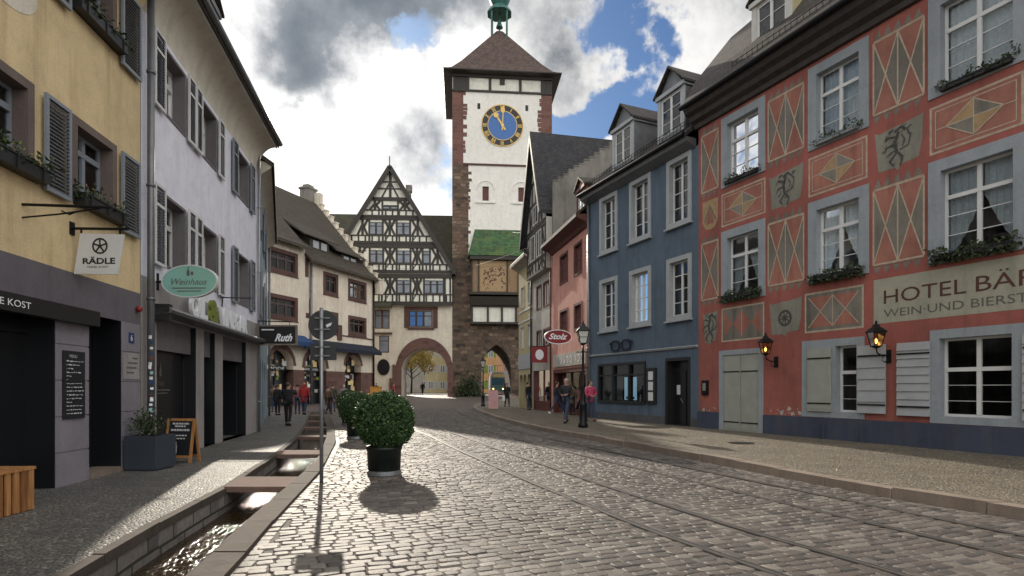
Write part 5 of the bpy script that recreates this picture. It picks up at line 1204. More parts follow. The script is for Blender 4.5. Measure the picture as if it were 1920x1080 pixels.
# second thin bracket + dark script sign
mb = MB(); mb.tube([L2.P(4.9, 3.98, 0), L2.P(4.9, 3.98, .8)], .016, 6); mb.tube([L2.P(4.9, 3.98, .05), L2.P(4.9, 3.6, .02)], .016, 6); tag(mb.build('iron_bracket', M['iron']), 'thin black iron bracket above the lettered shop sign of the white house', 'bracket')
o = thing('script_sign', 'black rectangular hanging sign with white script between the white house and the cream house', 'sign', L2.P(8.7, 3.0, .2))
FR = Fr((L2.P(8.6, 0, .05).x, L2.P(8.6, 0, .05).y), (1, .0))
mb = MB(); mb.box(FR, .1, 1.32, 2.98, 3.56, -.05, .05); mb.build('sign_panel', M['black'], o)
mb = MB(); mb.box(FR, .06, 1.36, 2.93, 2.98, -.06, .06); mb.box(FR, .06, 1.36, 3.56, 3.61, -.06, .06); mb.box(FR, .06, .1, 2.98, 3.56, -.06, .06); mb.box(FR, 1.32, 1.36, 2.98, 3.56, -.06, .06); mb.build('rim', M['kerb'], o)
mb = MB(); text_mb(mb, FR, 'Ruth', .62, 3.07, .24, .055, width=.6, shear=.45, bold=.012); mb.line(FR, (.18, 3.45), (.6, 3.45), .04, .054); mb.build('lettering', M['letter_white'], o, fix=False)
mb = MB(); mb.tube([FR.P(.02, 3.75, 0), FR.P(1.2, 3.72, 0)], .02, 6); mb.tube([FR.P(.3, 3.72, 0), FR.P(.3, 3.6, 0)], .01, 5); mb.tube([FR.P(1.1, 3.72, 0), FR.P(1.1, 3.6, 0)], .01, 5); mb.build('bracket', M['iron'], o)

# ------------------------------------------------------------------ PALE BLUE HOUSE, seen edge-on
L3 = Fr((-8.74, 20.25), (-.39, 1)); LL3 = 11.5
pb = thing('pale_blue_house', 'pale blue-grey house seen almost edge-on beyond the white house', 'building', L3.P(5, 0))
holes = []
for a in (1.0, 4.4, 7.8):
    for c in (4.1, 7.1): holes.append(window(L3, pb, a, a + 1.3, c, c + 1.6, fm='window_brown', fw=.1, cols=2, rows=2, depth=.2))
    for c in (4.1, 7.1): shutter(L3, pb, a - .58, a - .05, c - .05, c + 1.65)
arc = [(archpts(a, a + 1.5, 1.9, .75), 0, .35) for a in (.8, 3.3, 5.8, 8.3)]
mb = MB(); wall(mb, L3, 0, LL3, 0, 9.2, holes, arches=arc); mb.build('wall', M['pale_blue'], pb)
mb = MB(); mb.poly([L3.P(x, z, -.34) for x, z in ((.3, 0), (10.5, 0), (10.5, 2.8), (.3, 2.8))]); mb.build('shop_window', M['shop_black'], pb)
mb = MB(); hull(mb, L3, 0, LL3, 9.2, 8, [(-3.2, 11.4)], z0=-.2); mb.build('side_wall', M['rough_render'], pb)
mb = MB(); mb.extr(L3, [(0, 8.8), (.15, 8.95), (.4, 9.15), (.42, 9.3), (0, 9.35)], 0, LL3 + .1); mb.build('cove_cornice', M['stucco_cove'], pb)
mb = roof_mb(L3, -.05, LL3 + .2, [(.5, 9.3), (-3.2, 11.7), (-8.3, 9.3)]); mb.build('roof', M['brown_tiles'], pb)
pipe(L3, LL3 + .05, .0, 9.0, .1, .06, 'zinc', 'drainpipe at the far end of the pale blue house')

# ------------------------------------------------------------------ CREAM STONE HOUSE (arcade)
S = Fr((-19.2, 45.9), (.355, .935))
ch = thing('cream_arcade_house', 'cream rendered house with sandstone windows and red stone arcade below a big tiled roof', 'building', S.P(8, 0))
holes = []
def swin(a, b, c, d, k): holes.append(window(S, ch, a, b, c, d, fm='red_frame', sm='frame_brown', glass='dim_glass', fw=.32, cols=k, rows=1, depth=.2, sash=.1, sill=.05, transom=.7))
swin(.12, 3.5, 10.7, 12.7, 3); swin(.12, 3.5, 7.0, 9.0, 3)
for a, b in ((6.75, 8.86), (10.35, 13.3)):
    swin(a, b, 9.85, 11.9, 2 if b < 9 else 3); swin(a, b, 6.5, 8.4, 2 if b < 9 else 3)
arc = [(archpts(a, b, 3.1, 1.5), 0, .8) for a, b in ((.2, 3.0), (4.3, 7.2), (9.9, 12.4))]
mb = MB(); wall(mb, S, -.5, 14.5, 3.0, 12.4, holes, arches=[(a[0], 3.0, a[2]) for a in arc]); mb.poly([S.P(x, z) for x, z in ((-.5, 12.4), (4.4, 12.4), (4.4, 13.3), (-.5, 13.3))]); mb.build('wall', M['cream_plaster'], ch)
mb = MB(); wall(mb, S, -.5, 14.5, -.3, 3.0, [(a[0][0][0], a[0][-1][0], -.3, 3.0) for a in arc], .8)
for a in arc:
    p = a[0]; c = (p[0][0] + p[-1][0]) / 2
    o_ = [(c + (x - c) * 1.22, 3.1 + (z - 3.1) * 1.3) for x, z in p]
    for (x0, z0), (x1, z1), (X0, Z0), (X1, Z1) in zip(p, p[1:], o_, o_[1:]): mb.poly([S.P(x0, z0, .03), S.P(x1, z1, .03), S.P(X1, Z1, .03), S.P(X0, Z0, .03)])
mb.build('arcade_piers', M['red_stone'], ch)
mb = MB(); mb.poly([S.P(x, z, -.75) for x, z in ((0, 0), (14, 0), (14, 4.6), (0, 4.6))])
for x in (1.6, 5.7, 11.1): mb.box(S, x - .04, x + .04, 0, 4.5, -.74, -.66)
mb.box(S, 0, 14, 2.7, 2.8, -.745, -.66); ab = mb.build('shopfront', M['shop_black'], ch)
mb = MB(); rr = random.Random(4)
for x0, x1 in ((.5, 2.8), (4.6, 6.9), (10.2, 12.1)):
    for i in range(26):
        x = rr.uniform(x0, x1 - .3); z = rr.uniform(.7, 4.0); mb.mat(M[rr.choice(['ochre', 'olive', 'shop_glow', 'letter_white', 'shop_glow', 'oxblood', 'pale_render'])])
        mb.box(S, x, x + rr.uniform(.12, .5), z, z + rr.uniform(.15, .5), -.7 + i * .002, -.66 + i * .0025)
mb.build('shop_display', None, ab)
for a, b, t_ in ((.6, 2.8, 'MODE'), (4.6, 7.0, 'OBERLINDEN')):
    mb = MB(); mb.box(S, a, b, 2.85, 3.3, -.64, -.6); sgn = mb.build('shop_name_board', M['black'], ab); mb = MB(); text_mb(mb, S, t_, a + .2, 2.95, .25, -.594, width=b - a - .4); mb.build('lettering', M['letter_white'], sgn, fix=False)
bo = MB(); bo.extr(S, [(.02, 5.7), (.95, 5.05), (.95, 4.75), (.9, 4.75), (.85, 4.95), (.02, 5.45)], 3.2, 14.6); bo.build('awning', M['navy'], ch)
bo = MB(); bo.extr(S, [(.02, 5.9), (.98, 5.3), (.98, 4.95), (.93, 4.95), (.9, 5.2), (.02, 5.75)], -.3, 4.3); bo.build('awning', M['blue_fab'], ch)
mb = MB(); mb.box(S, 5.9, 14.5, 6.3, 6.42, 0, .06); mb.box(S, 4.4, 4.75, 11.0, 12.6, 0, .08); mb.box(S, 4.9, 5.15, 7.6, 9.2, 0, .06); mb.box(S, 4.5, 4.9, 7.5, 7.9, 0, .06); mb.box(S, 8.7, 9.3, 5.9, 7.3, 0, .12); mb.build('string_course', M['red_frame'], ch)
mb = MB(); hull(mb, S, -.5, 14.5, 12.4, 14, [(-7, 20.8)], z0=-.3); mb.build('side_wall', M['cream_plaster'], ch)
mb = roof_mb(S, 4.35, 14.4, [(.7, 12.45), (-.4, 13.3), (-7, 20.9), (-14.5, 12.0)], .25); mb.build('roof', M['brown_tiles'], ch)
mb = roof_mb(S, -.6, 4.4, [(.75, 13.35), (-.2, 13.9), (-7, 20.95), (-14.5, 12.0)], .25); mb.build('roof', M['brown_tiles'], ch)
mb = MB()
for i in range(13):
    n = -6.6 + i * .6; z = 21.2 - (n + 7) * 1.165
    mb.box(S, 14.4, 14.85, z - 1.4, z, n - .3, n + .3); mb.box(S, 14.34, 14.91, z, z + .12, n - .34, n + .34)
for i in range(11):
    n = -7.4 - i * .62; z = 21.2 + (n + 7) * 1.165; mb.box(S, 14.4, 14.85, z - 1.4, z, n - .31, n + .31)
mb.box(S, 14.35, 14.9, 19, 22.0, -7.45, -6.55)
mb.build('stepped_gable', M['cream_plaster'], ch)
mb = MB(); mb.box(S, 13.4, 14.7, 19.5, 22.3, -8.3, -7.2); mb.box(S, 13.3, 14.8, 22.3, 22.5, -8.4, -7.1); mb.box(S, 13.6, 14.5, 22.5, 22.8, -8.1, -7.4); mb.build('chimney', M['rough_render'], ch)
for a, b, z in ((6.2, 8.8, 14.4), (10.6, 13.2, 13.9)):   # shed dormers
    n = -1.0; mb = MB(); mb.extr(S, [(n, z - .9), (n, z + .45), (n - 1.6, z + 1.3), (n - 1.6, z - .9)], a, b); dm = mb.build('dormer', M['timber'], ch)
    mb = MB(); mb.extr(S, [(n + .35, z + .45), (n + .35, z + .58), (n - 3.4, z + 3.0), (n - 3.4, z + 2.7)], a - 1.2, b + 1.0); mb.build('dormer_roof', M['brown_tiles'], dm)
    for i in range(2): x = a + .4 + i * 1.1; mb = MB(); mb.box(S, x, x + .75, z - .35, z + .3, n, n + .05); mb.build('pane', M['shutter_blue'], dm)
pipe(S, 5.0, .0, 12.2, .15, .1, 'zinc', 'tall drainpipe dividing the cream arcade house'); pipe(S, 14.35, .0, 12.2, .15, .09, 'iron', 'dark drainpipe at the corner of the cream arcade house')

# ------------------------------------------------------------------ GATE BUILDING with the big timber gable
G = Fr((-7.03, 69), (1, .05))
gb = thing('gatehouse', 'tall half-timbered gatehouse gable over a wide stone arch beside the clock tower', 'building', G.P(-6, .5))
zt = lambda x: 26.9 - 1.636 * abs(x + 7.14)
arcL = archpts(-5.95, -.55, 3.8, 2.3)
holes = []
def gw(a, b, c, d, k, fm='timber', sm='timber', F_=G, n=0, lab=None):
    mb = MB(); mb.box(F_, a, b, c, d, n - .05, n + .012); w = mb.build('window', M[fm], gb)
    if lab: w['label'] = lab
    mb = MB(); e = .12; mid = c + (d - c) * .68
    for i in range(k):
        x0 = a + (b - a) * i / k + e; x1 = a + (b - a) * (i + 1) / k - e
        mb.box(F_, x0, x1, c + .1, mid - .06, n + .012, n + .022); mb.box(F_, x0, x1, mid + .06, d - .1, n + .012, n + .022)
    mb.build('pane', M['clock_blue'] if lab else M['gate_glass'], w)
M['gate_glass'] = plain('grey_leaded_glass', (.17, .19, .22), .25, var=.3, scale=1.5)
mb = MB(); wall(mb, G, -14.6, 0, -.3, 11.1, [], arches=[(arcL, -.3, 4)]); mb.build('wall', M['gate_plaster'], gb)
mb = MB(); p = arcL; c = -3.25
o_ = [(c + (x - c) * 1.26, 3.8 + (z - 3.8) * 1.55) for x, z in p]; ra = [(-5.95, 0), *p, (-.55, 0)]; rb = [(c - 2.7 * 1.26, 0), *o_, (c + 2.7 * 1.2, 0)]
for (x0, z0), (x1, z1), (X0, Z0), (X1, Z1) in zip(ra, ra[1:], rb, rb[1:]):
    mb.hexa([G.P(x0, z0, .12), G.P(x1, z1, .12), G.P(x1, z1, -.5), G.P(x0, z0, -.5), G.P(X0, Z0, .12), G.P(X1, Z1, .12), G.P(X1, Z1, -.5), G.P(X0, Z0, -.5)])
mb.build('arch_ring', M['red_stone'], gb)
JJ = .5; GJ = Fr((G.P(0, 0, JJ).x, G.P(0, 0, JJ).y), (1, .05))
mb = MB(); mb.poly([GJ.P(x, z) for x, z in ((-14.6, 11.1), (0, 11.1), (0, zt(0)), (-7.14, 26.9), (-14.28, zt(0)), (-14.6, 14.0))]); mb.poly([GJ.P(x, 11.1, n) for x, n in ((-14.6, 0), (0, 0), (0, -JJ), (-14.6, -JJ))]); mb.build('gable_wall', M['timber_fill'], gb)
mb = MB(); n0, n1 = 0, .07
def hb(z, w=.24, ex=0):
    x0, x1 = max(-14.6, -7.14 - (26.9 - z) / 1.636 + .1), min(0, -7.14 + (26.9 - z) / 1.636 - .1); mb.box(GJ, x0, x1, z - w / 2, z + w / 2, n0, n1 + ex)
def vb(x, z0, z1, w=.2):
    w = w * 1.3
    z1 = min(z1, zt(x)); 
    if z1 > z0: mb.box(GJ, x - w / 2, x + w / 2, z0, z1, n0, n1 - .01)
def man(a, b, z0, z1):
    m_ = (a + b) / 2; h = z1 - z0; vb(m_, z0, z1, .22)
    for sg in (-1, 1):
        e = m_ + sg * (b - a) / 2 * .86
        for (p, q) in (((m_ + sg * .08, z0 + h * .62), (e, z0)), ((m_ + sg * .08, z0 + h * .45), (e, z1))):
            if q[1] <= zt(q[0]) + .1: mb.beam(GJ, p, q, .26, n0, n1 - .014 - .002 * sg)
    hb_ = z0 + h * .8; mb.box(GJ, a, b, hb_ - .05, hb_ + .05, n0, n1 - .022) if zt(a) > hb_ and zt(b) > hb_ else None
for z, w in ((11.3, .45), (14.5, .5), (15.0, .35), (17.95, .45), (18.35, .3), (21.15, .35), (21.4, .25), (23.4, .4)): hb(z, w, .05)
for z in (12.35, 15.85, 19.15, 22.1, 24.6, 25.4): hb(z, .14)
rows = [(11.5, 14.3, 12.35, [('m', -7.86, -6.47), ('w', -6.4, -4.8, 2), ('m', -4.66, -3.45), ('w', -3.25, -.95, 3), ('v', -.82), ('v', -.2), ('m', -12.0, -10.6), ('w', -10.4, -8.1, 3)]),
        (15.1, 17.75, 15.85, [('w', -9.5, -7.95, 2), ('m', -7.86, -6.47), ('w', -6.4, -4.8, 2), ('m', -4.66, -3.45), ('w', -3.4, -2.55, 1), ('m', -2.45, -.9), ('m', -11.4, -9.9)]),
        (18.45, 21.0, 19.15, [('m', -11.0, -9.65), ('w', -9.55, -8.0, 2), ('m', -7.9, -6.5), ('w', -6.4, -4.85, 2), ('m', -4.75, -3.2)]),
        (21.5, 23.2, 22.1, [('m', -9.6, -8.2), ('w', -8.05, -6.25, 2), ('m', -6.15, -4.75)])]
for z0, z1, zs, items in rows:
    for it in items:
        if it[0] == 'm': man(it[1], it[2], zs, z1)
        elif it[0] == 'v': vb(it[1], z0, z1, .16)
        else:
            gw(it[1], it[2], zs + .1, z1 - (.3 if z0 < 21 else .5), it[3], F_=GJ, n=.04)
            for x in (it[1], it[2]): vb(x, z0, z1, .16)
    x = -13.9
    while x < -.1:   # short posts and braces under the rail
        if zs < zt(x) - .2: vb(x, z0, zs, .13)
        x += .78
for x0, x1 in ((-7.86, -7.3), (-7.0, -6.47), (-4.66, -4.15), (-3.95, -3.45)):
    for z0, zs in ((11.5, 12.35), (15.1, 15.85), (18.45, 19.15)): mb.beam(GJ, (x0, z0), (x1, zs) if x0 in (-7.86, -4.66) else (x1, z0 + .001), .1, n0, n1 - .03)
vb(-7.14, 23.5, 26.7, .22); mb.beam(GJ, (-8.1, 23.6), (-7.2, 25.3), .18, n0, n1 - .016); mb.beam(GJ, (-6.2, 23.6), (-7.1, 25.3), .18, n0, n1 - .02)
mb.build('timber_frame', M['timber'], gb)
mb = MB()
for sg in (-1, 1):
    e = sg * 7.6; ze = 26.95 - 1.636 * 7.6
    mb.hexa([GJ.P(-7.14, 26.95, .5), GJ.P(-7.14 + e, ze, .5), GJ.P(-7.14 + e, ze, -9), GJ.P(-7.14, 26.95, -9), GJ.P(-7.14, 27.35, .5), GJ.P(-7.14 + e, ze + .35, .5), GJ.P(-7.14 + e, ze + .35, -9), GJ.P(-7.14, 27.35, -9)])
mb.build('gable_roof', M['moss_tiles'], gb)
mb = MB()
for sg in (-1, 1): mb.beam(GJ, (-7.14, 27.0), (-7.14 + sg * 7.5, 26.95 - 1.636 * 7.5 + .1), .5, .44, .56)
mb.beam(GJ, (-7.14, 26.9), (-7.14, 28.2), .09, .46, .54); mb.build('bargeboard', M['timber'], gb)
mb = roof_mb(GJ, -15.5, .45, [(-.55, 14.3), (-1.2, 15.5), (-5.5, 23.2), (-10.5, 14.2)], .3); mb.build('roof', M['moss_tiles'], gb)
mb = MB(); hull(mb, G, -14.6, 0, 14, 9.4, [(-5.3, 22.5)], z0=-.3); mb.v = mb.v; 
mb = MB()
for s_ in (-14.6,): mb.poly([G.P(s_, z, n) for n, z in ((0, -.3), (0, 14.5), (-5, 22.4), (-9.4, 14), (-9.4, -.3))])
wall(mb, Fr((G.P(0, 0, -9.4).x, G.P(0, 0, -9.4).y), (1, .05)), -14.6, 0, -.3, 14, [], arches=[(archpts(-6.6, -.05, 4.2, 3.0), -.3, .01)])
mb.poly([G.P(x, 11.1, n) for x, n in ((-14.6, 0), (0, 0), (0, -9.4), (-14.6, -9.4))]); mb.build('back_wall', M['gate_plaster'], gb)
mb = MB(); mb.box(GJ, -5.6, -5.1, 22, 25.2, -3.2, -2.7); mb.box(GJ, -5.7, -5.0, 25.2, 26.0, -3.3, -2.6); mb.build('chimney', M['rough_render'], gb)
# lower windows
mb = MB()
for a, b in ((-5.6, -5.05), (-2.25, -1.7)): mb.box(G, a, b, 8.5, 11.0, 0, .1)
mb.box(G, -5.05, -2.25, 10.55, 11.0, 0, .1); mb.box(G, -5.2, -2.1, 8.3, 8.6, 0, .14); mb.build('window_surround', M['red_frame'], gb)
gw(-5.05, -3.35, 8.65, 10.5, 2, lab='blue framed window above the big arch'); gw(-3.35, -2.3, 8.65, 10.5, 1)
gw(-9.0, -7.3, 8.4, 10.6, 2, 'red_frame'); gw(-8.5, -7.35, 5.6, 7.6, 1, 'red_frame'); gw(-11.5, -9.6, 8.4, 10.6, 2, 'red_frame')
mb = MB(); mb.box(G, -11.5, -7.0, 7.75, 7.95, 0, .3); mb.build('string_course', M['red_frame'], gb)
mb = MB(); mb.disc(G, -8.0, 3.9, .72, .95, .0, .12, 20); mb.build('dark_plaque', M['iron'], gb)  # raised dark oval plaque on the wall
mb = MB(); mb.box(G, -7.3, -6.9, -.3, 2.6, 0, .25); mb.box(G, -6.95, -6.65, -.3, 4.2, 0, .2); mb.build('corner_stones', M['red_stone'], gb)
# oriel roof at the left
mb = MB(); mb.extr(G, [(.0, 11.9), (1.2, 10.9), (1.2, 10.7), (0, 10.8)], -11.5, -7.0); mb.build('pent_roof', M['moss_tiles'], gb)

# ------------------------------------------------------------------ TOWER
TW = Fr((-7.03, 69), (.9962, .087)); D = 11.0; WD = 11.85
tw = thing('clock_tower', 'tall stone gate tower with white upper storeys, blue clock and pyramid roof with copper onion', 'tower', TW.P(6, .4))
arcT = archpts(3.45, 6.95, 3.7, 2.9, pointed=True)
mb = MB(); wall(mb, TW, 0, WD, -.4, 17.0, [], arches=[(arcT, -.4, D)]); 
FB = Fr((TW.P(0, 0, -D).x, TW.P(0, 0, -D).y), (.9962, .087)); wall(mb, FB, 0, WD, -.4, 17, [], arches=[(arcT, -.4, .01)])
for s_ in (0, WD): mb.poly([TW.P(s_, z, n) for n, z in ((0, -.4), (0, 28), (-D, 28), (-D, -.4))])
mb.poly([FB.P(x, z) for x, z in ((0, 17), (WD, 17), (WD, 37), (0, 37))])
mb.build('lower_wall', M['rubble_dark'], tw)
mb = MB(); mb.poly([TW.P(x, z) for x, z in ((0, 17), (1.9, 17), (1.9, 27.85), (0, 27.85))]); mr = MB(); mr.poly([TW.P(x, z) for x, z in ((10.4, 17), (WD, 17), (WD, 27.85), (10.4, 27.85))]); mr.build('rubble_strip', M['rubble'], tw)
rr = random.Random(2)
for i in range(26):   # toothed edge
    z = 17.2 + i * .41
    if rr.random() < .6: mb.box(TW, 1.9, 1.9 + rr.uniform(.1, .4), z, z + .36, -.02, .008)
mb.build('rubble_strip', M['rubble'], tw)
nich = [(3.55, 4.3), (7.8, 8.5)]
mb = MB(); wall(mb, TW, 1.9, 10.4, 17, 27.85, [(a, b, 23.6, 25.3) for a, b in nich], .35); wall(mb, TW, 1.3, 10.55, 27.85, 36.45, [(2.95, 3.3, 34.4, 35.1), (8.65, 9.0, 34.4, 35.1)], .4); mb.build('white_render', M['tower_white'], tw)
for a, b in nich:
    pts = archpts(a, b, 25.0, .38)
    mb = MB(); mb.poly([TW.P(x, z, -.2) for x, z in ((a, 23.6), (b, 23.6), (b, 25.4), (a, 25.4))]); nw = mb.build('slit_window', M['oxblood'], tw)
    mb = MB(); big = archpts(a - .75, b + .75, 24.9, 1.1); sm_ = archpts(a - .65, b + .65, 24.9, 1.0)
    for (x0, z0), (x1, z1), (X0, Z0), (X1, Z1) in zip(sm_, sm_[1:], big, big[1:]): mb.hexa([TW.P(x0, z0, .08), TW.P(x1, z1, .08), TW.P(x1, z1, 0), TW.P(x0, z0, 0), TW.P(X0, Z0, .08), TW.P(X1, Z1, .08), TW.P(X1, Z1, 0), TW.P(X0, Z0, 0)])
    mb.box(TW, a - .8, b + .8, 23.3, 23.5, 0, .15); mb.box(TW, a - .1, a, 23.6, 25.2, 0, .05); mb.box(TW, b, b + .1, 23.6, 25.2, 0, .05); mb.build('niche_arch', M['tower_white'], nw)
mb = MB(); mb.box(TW, 1.3, 10.6, 27.75, 27.95, 0, .12); mb.build('string_course', M['red_frame'], tw)
mb = MB(); mb.box(TW, 3.0, 3.25, 34.45, 35.05, -.3, -.1); mb.box(TW, 8.7, 8.95, 34.45, 35.05, -.3, -.1); mb.build('peep_holes', M['black'], tw)
# quoins
mb = MB()
for s_ in (0, WD): mb.poly([TW.P(s_, z, n) for n, z in ((0, 28), (0, 38.5), (-D, 38.5), (-D, 28))])
mb.poly([TW.P(x, z) for x, z in ((0, 27.85), (1.3, 27.85), (1.3, 36.45), (0, 36.45))]); mr = MB(); mr.poly([TW.P(x, z) for x, z in ((10.55, 27.85), (WD, 27.85), (WD, 36.45), (10.55, 36.45))])
z = 28.1
while z < 36:
    h_ = random.uniform(.34, .55)
    if random.random() < .6: mb.box(TW, 1.28, random.uniform(1.5, 1.85), z, z + h_, -.02, .01)
    if random.random() < .6: mr.box(TW, random.uniform(10.0, 10.35), 10.6, z, z + h_, -.02, .01)
    z += h_ + .05
mr.build('quoins', M['quoin'], tw)
mb.build('quoins', M['quoin'], tw)
# gallery under the eaves
mb = MB(); mb.poly([TW.P(x, z, -.05) for x, z in ((0, 36.45), (WD, 36.45), (WD, 38.6), (0, 38.6))]); mb.build('gallery_wall', M['timber_fill'], tw)
mb = MB(); mb.box(TW, 0, WD, 36.4, 36.62, -.1, .15); mb.box(TW, 0, WD, 38.1, 38.6, -.1, .2)
for x in (.1, .9, 1.7, 4.3, 7.9, 10.6, 11.2): mb.box(TW, x, x + .3, 36.6, 38.2, -.08, .08)
mb.box(TW, 5.6, 6.2, 37.4, 38.1, -.05, .1); mb.box(TW, .1, 1.9, 36.6, 38.2, -.08, .04); mb.box(TW, 10.5, WD, 36.6, 38.2, -.08, .04); mb.build('gallery_timbers', M['timber'], tw)
# roof (bell-cast pyramid)
cx, cn = WD / 2, -D / 2
def rp(hx, hn, z): return [TW.P(cx - hx, z, cn + hn), TW.P(cx + hx, z, cn + hn), TW.P(cx + hx, z, cn - hn), TW.P(cx - hx, z, cn - hn)]
lv = [rp(6.95, 6.5, 38.55), rp(6.0, 5.6, 39.2), rp(4.85, 4.5, 40.6), rp(.35, .33, 46.9)]
mb = MB()
for a, b in zip(lv, lv[1:]):
    for i in range(4): j = (i + 1) % 4; mb.poly([a[i], a[j], b[j], b[i]])
mb.poly(lv[-1]); mb.build('roof', M['tower_tiles'], tw)
mb = MB(); a = rp(6.95, 6.5, 38.5); b = rp(6.98, 6.53, 38.62); c_ = rp(5.95, 5.5, 38.35)
for i in range(4): j = (i + 1) % 4; mb.poly([a[i], a[j], b[j], b[i]]); mb.poly([a[i], a[j], c_[j], c_[i]])
mb.build('eave_soffit', M['cornice_brown'], tw)
# lantern and onion
lc = TW.P(cx, 0, cn)
mb = MB()
for dx, dy in ((-.95, -.95), (.95, -.95), (.95, .95), (-.95, .95)): mb.tube([lc + Vector((dx, dy, 45.7)), lc + Vector((dx, dy, 49.3))], .12, 8)
mb.tube([lc + Vector((0, 0, 46.8)), lc + Vector((0, 0, 49.3))], .1, 8); mb.lathe(lc + Vector((0, 0, 47.4)), [(.1, 1.1), (.2, 1.0), (.28, .6), (.42, .2), (.45, .1), (.2, .1)], 14); mb.build('bell_lantern', M['copper'], tw)
mb = MB(); mb.lathe(lc, [(1.65, 49.2), (1.5, 49.5), (1.2, 49.9), (.9, 50.2), (1.15, 50.6), (1.45, 51.3), (1.5, 52.0), (1.35, 52.8), (.9, 53.6), (.4, 54.4), (.15, 55.4), (.06, 57)], 8, PI / 8); mb.lathe(lc + Vector((0, 0, 57)), [(.02, 0), (.2, .15), (.25, .3), (.15, .5), (.02, .6)], 10); mb.build('onion_dome', M['copper'], tw)
# clock
cs_, cz_, R = 5.91, 32.55, 2.5
mb = MB(); mb.disc(TW, cs_, cz_, R, R, 0, .06, 48); ck = mb.build('clock_face', M['black'], tw)
mb = MB(); mb.disc(TW, cs_, cz_, R * .69, R * .69, .06, .075, 48); mb.build('inner_disc', M['clock_blue'], ck)
mb = MB(); mb.ring(TW, cs_, cz_, R * .96, R, .07); mb.ring(TW, cs_, cz_, R * .68, R * .71, .08)
nums = ['XII', 'I', 'II', 'III', 'IIII', 'V', 'VI', 'VII', 'VIII', 'IX', 'X', 'XI']
for i, nm in enumerate(nums):
    t = PI / 2 - i * PI / 6; ux, uz = math.cos(t), math.sin(t); tx, tz = -uz, ux; k = len(nm)
    wds = {'I': .13, 'V': .3, 'X': .3}; tot = sum(wds[c] for c in nm); x = tot / 2
    for c in nm:
        w_ = wds[c]; m0 = x - w_ / 2; x -= w_
        P = lambda off, rad: (cs_ + ux * R * rad + tx * off, cz_ + uz * R * rad + tz * off)
        if c == 'I': mb.line(TW, P(m0, .74), P(m0, .93), .075, .082)
        elif c == 'V': mb.line(TW, P(m0 + .1, .93), P(m0, .74), .06, .082); mb.line(TW, P(m0 - .1, .93), P(m0, .74), .06, .083)
        else: mb.line(TW, P(m0 + .11, .93), P(m0 - .11, .74), .065, .082); mb.line(TW, P(m0 - .11, .93), P(m0 + .11, .74), .065, .083)
mb.build('gold_numerals', M['gold'], ck, fix=False)
mb = MB()
for ang, l, w_, n in ((math.radians(3), .92, .13, .13), (math.radians(-33 + 0), .62, .2, .11)):
    t = PI / 2 - ang; ux, uz = math.cos(t), math.sin(t); mb.beam(TW, (cs_ - ux * R * .25, cz_ - uz * R * .25), (cs_ + ux * R * l, cz_ + uz * R * l), w_, n, n + .03)
t = PI / 2 + math.radians(33); mb.disc(TW, cs_ + math.cos(t) * R * .55, cz_ + math.sin(t) * R * .55, .3, .3, .145, .17, 18); mb.disc(TW, cs_ + .05, cz_ + R * .72, .24, .4, .165, .18, 16); mb.disc(TW, cs_, cz_, .2, .2, .165, .2, 16); mb.build('clock_hands', M['gold'], ck)
# green-roofed oriel over the passage
mb = MB(); mb.hexa([TW.P(2.6, 20.2, .05), TW.P(9.3, 20.2, .05), TW.P(9.3, 20.2, 0), TW.P(2.6, 20.2, 0)] * 2) if False else None
gr = MB(); z0, z1 = 16.75, 20.2
gr.mesh([TW.P(1.95, z0, 1.9), TW.P(9.9, z0, 1.9), TW.P(9.2, z1, .0), TW.P(2.65, z1, .0), TW.P(2.25, 18.0, 1.0), TW.P(9.6, 18.0, 1.0), TW.P(1.75, z0, 0), TW.P(10.0, z0, 0), TW.P(2.1, 18.0, 0), TW.P(9.8, 18, 0)], [(0, 1, 5, 4), (4, 5, 2, 3), (0, 4, 8, 6), (4, 3, 8), (1, 7, 9, 5), (5, 9, 2), (0, 6, 7, 1)])
gr.build('green_roof', M['green_tiles'], tw)
mb = MB(); mb.box(TW, 2.05, 9.8, 16.3, 16.72, .1, 1.8)
for x in (2.2, 3.0, 6.3, 7.6): mb.box(TW, x, x + .16, 12.4, 16.4, 1.2, 1.42)
mb.box(TW, 2.0, 9.7, 12.3, 12.6, .1, 1.5)
mb.extr(TW, [(0, 12.3), (1.35, 12.1), (1.1, 11.1), (0, 11.0)], 2.1, 7.9)
for x in (2.2, 4.05, 5.7, 7.35): mb.box(TW, x, x + .22, 9.1, 11.1, .6, .86)
mb.box(TW, 2.1, 9.7, 8.95, 9.2, .1, .9); mb.box(TW, 2.1, 7.9, 10.95, 11.12, .1, .9); mb.build('oriel_timbers', M['timber'], tw)
mb = MB(); mb.box(TW, 2.25, 9.6, 12.5, 16.4, .1, 1.25); mb.box(TW, 7.6, 9.6, 9.1, 12.5, .1, .8); mb.build('oriel_wall', M['tan_panel'], tw)
mb = MB(); mb.box(TW, 3.05, 6.3, 12.7, 16.2, 1.25, 1.3); pp = mb.build('painted_wall', M['ochre'], tw)
mb = MB(); rr = random.Random(8)
for i in range(60):
    x = rr.uniform(3.5, 6.0); z = rr.uniform(13.2, 15.4) if rr.random() < .8 else rr.uniform(12.8, 15.8)
    mb.line(TW, (x, z), (x + rr.uniform(-.3, .3), z + rr.uniform(-.3, .3)), rr.uniform(.06, .16), 1.305 + i * .0004)
mb.build('faded_fresco', M['red_frame'], pp, fix=False)
mb = MB(); mb.box(TW, 2.3, 7.8, 9.2, 10.95, .1, .66); mb.build('oriel_panels', M['timber_fill'], tw)
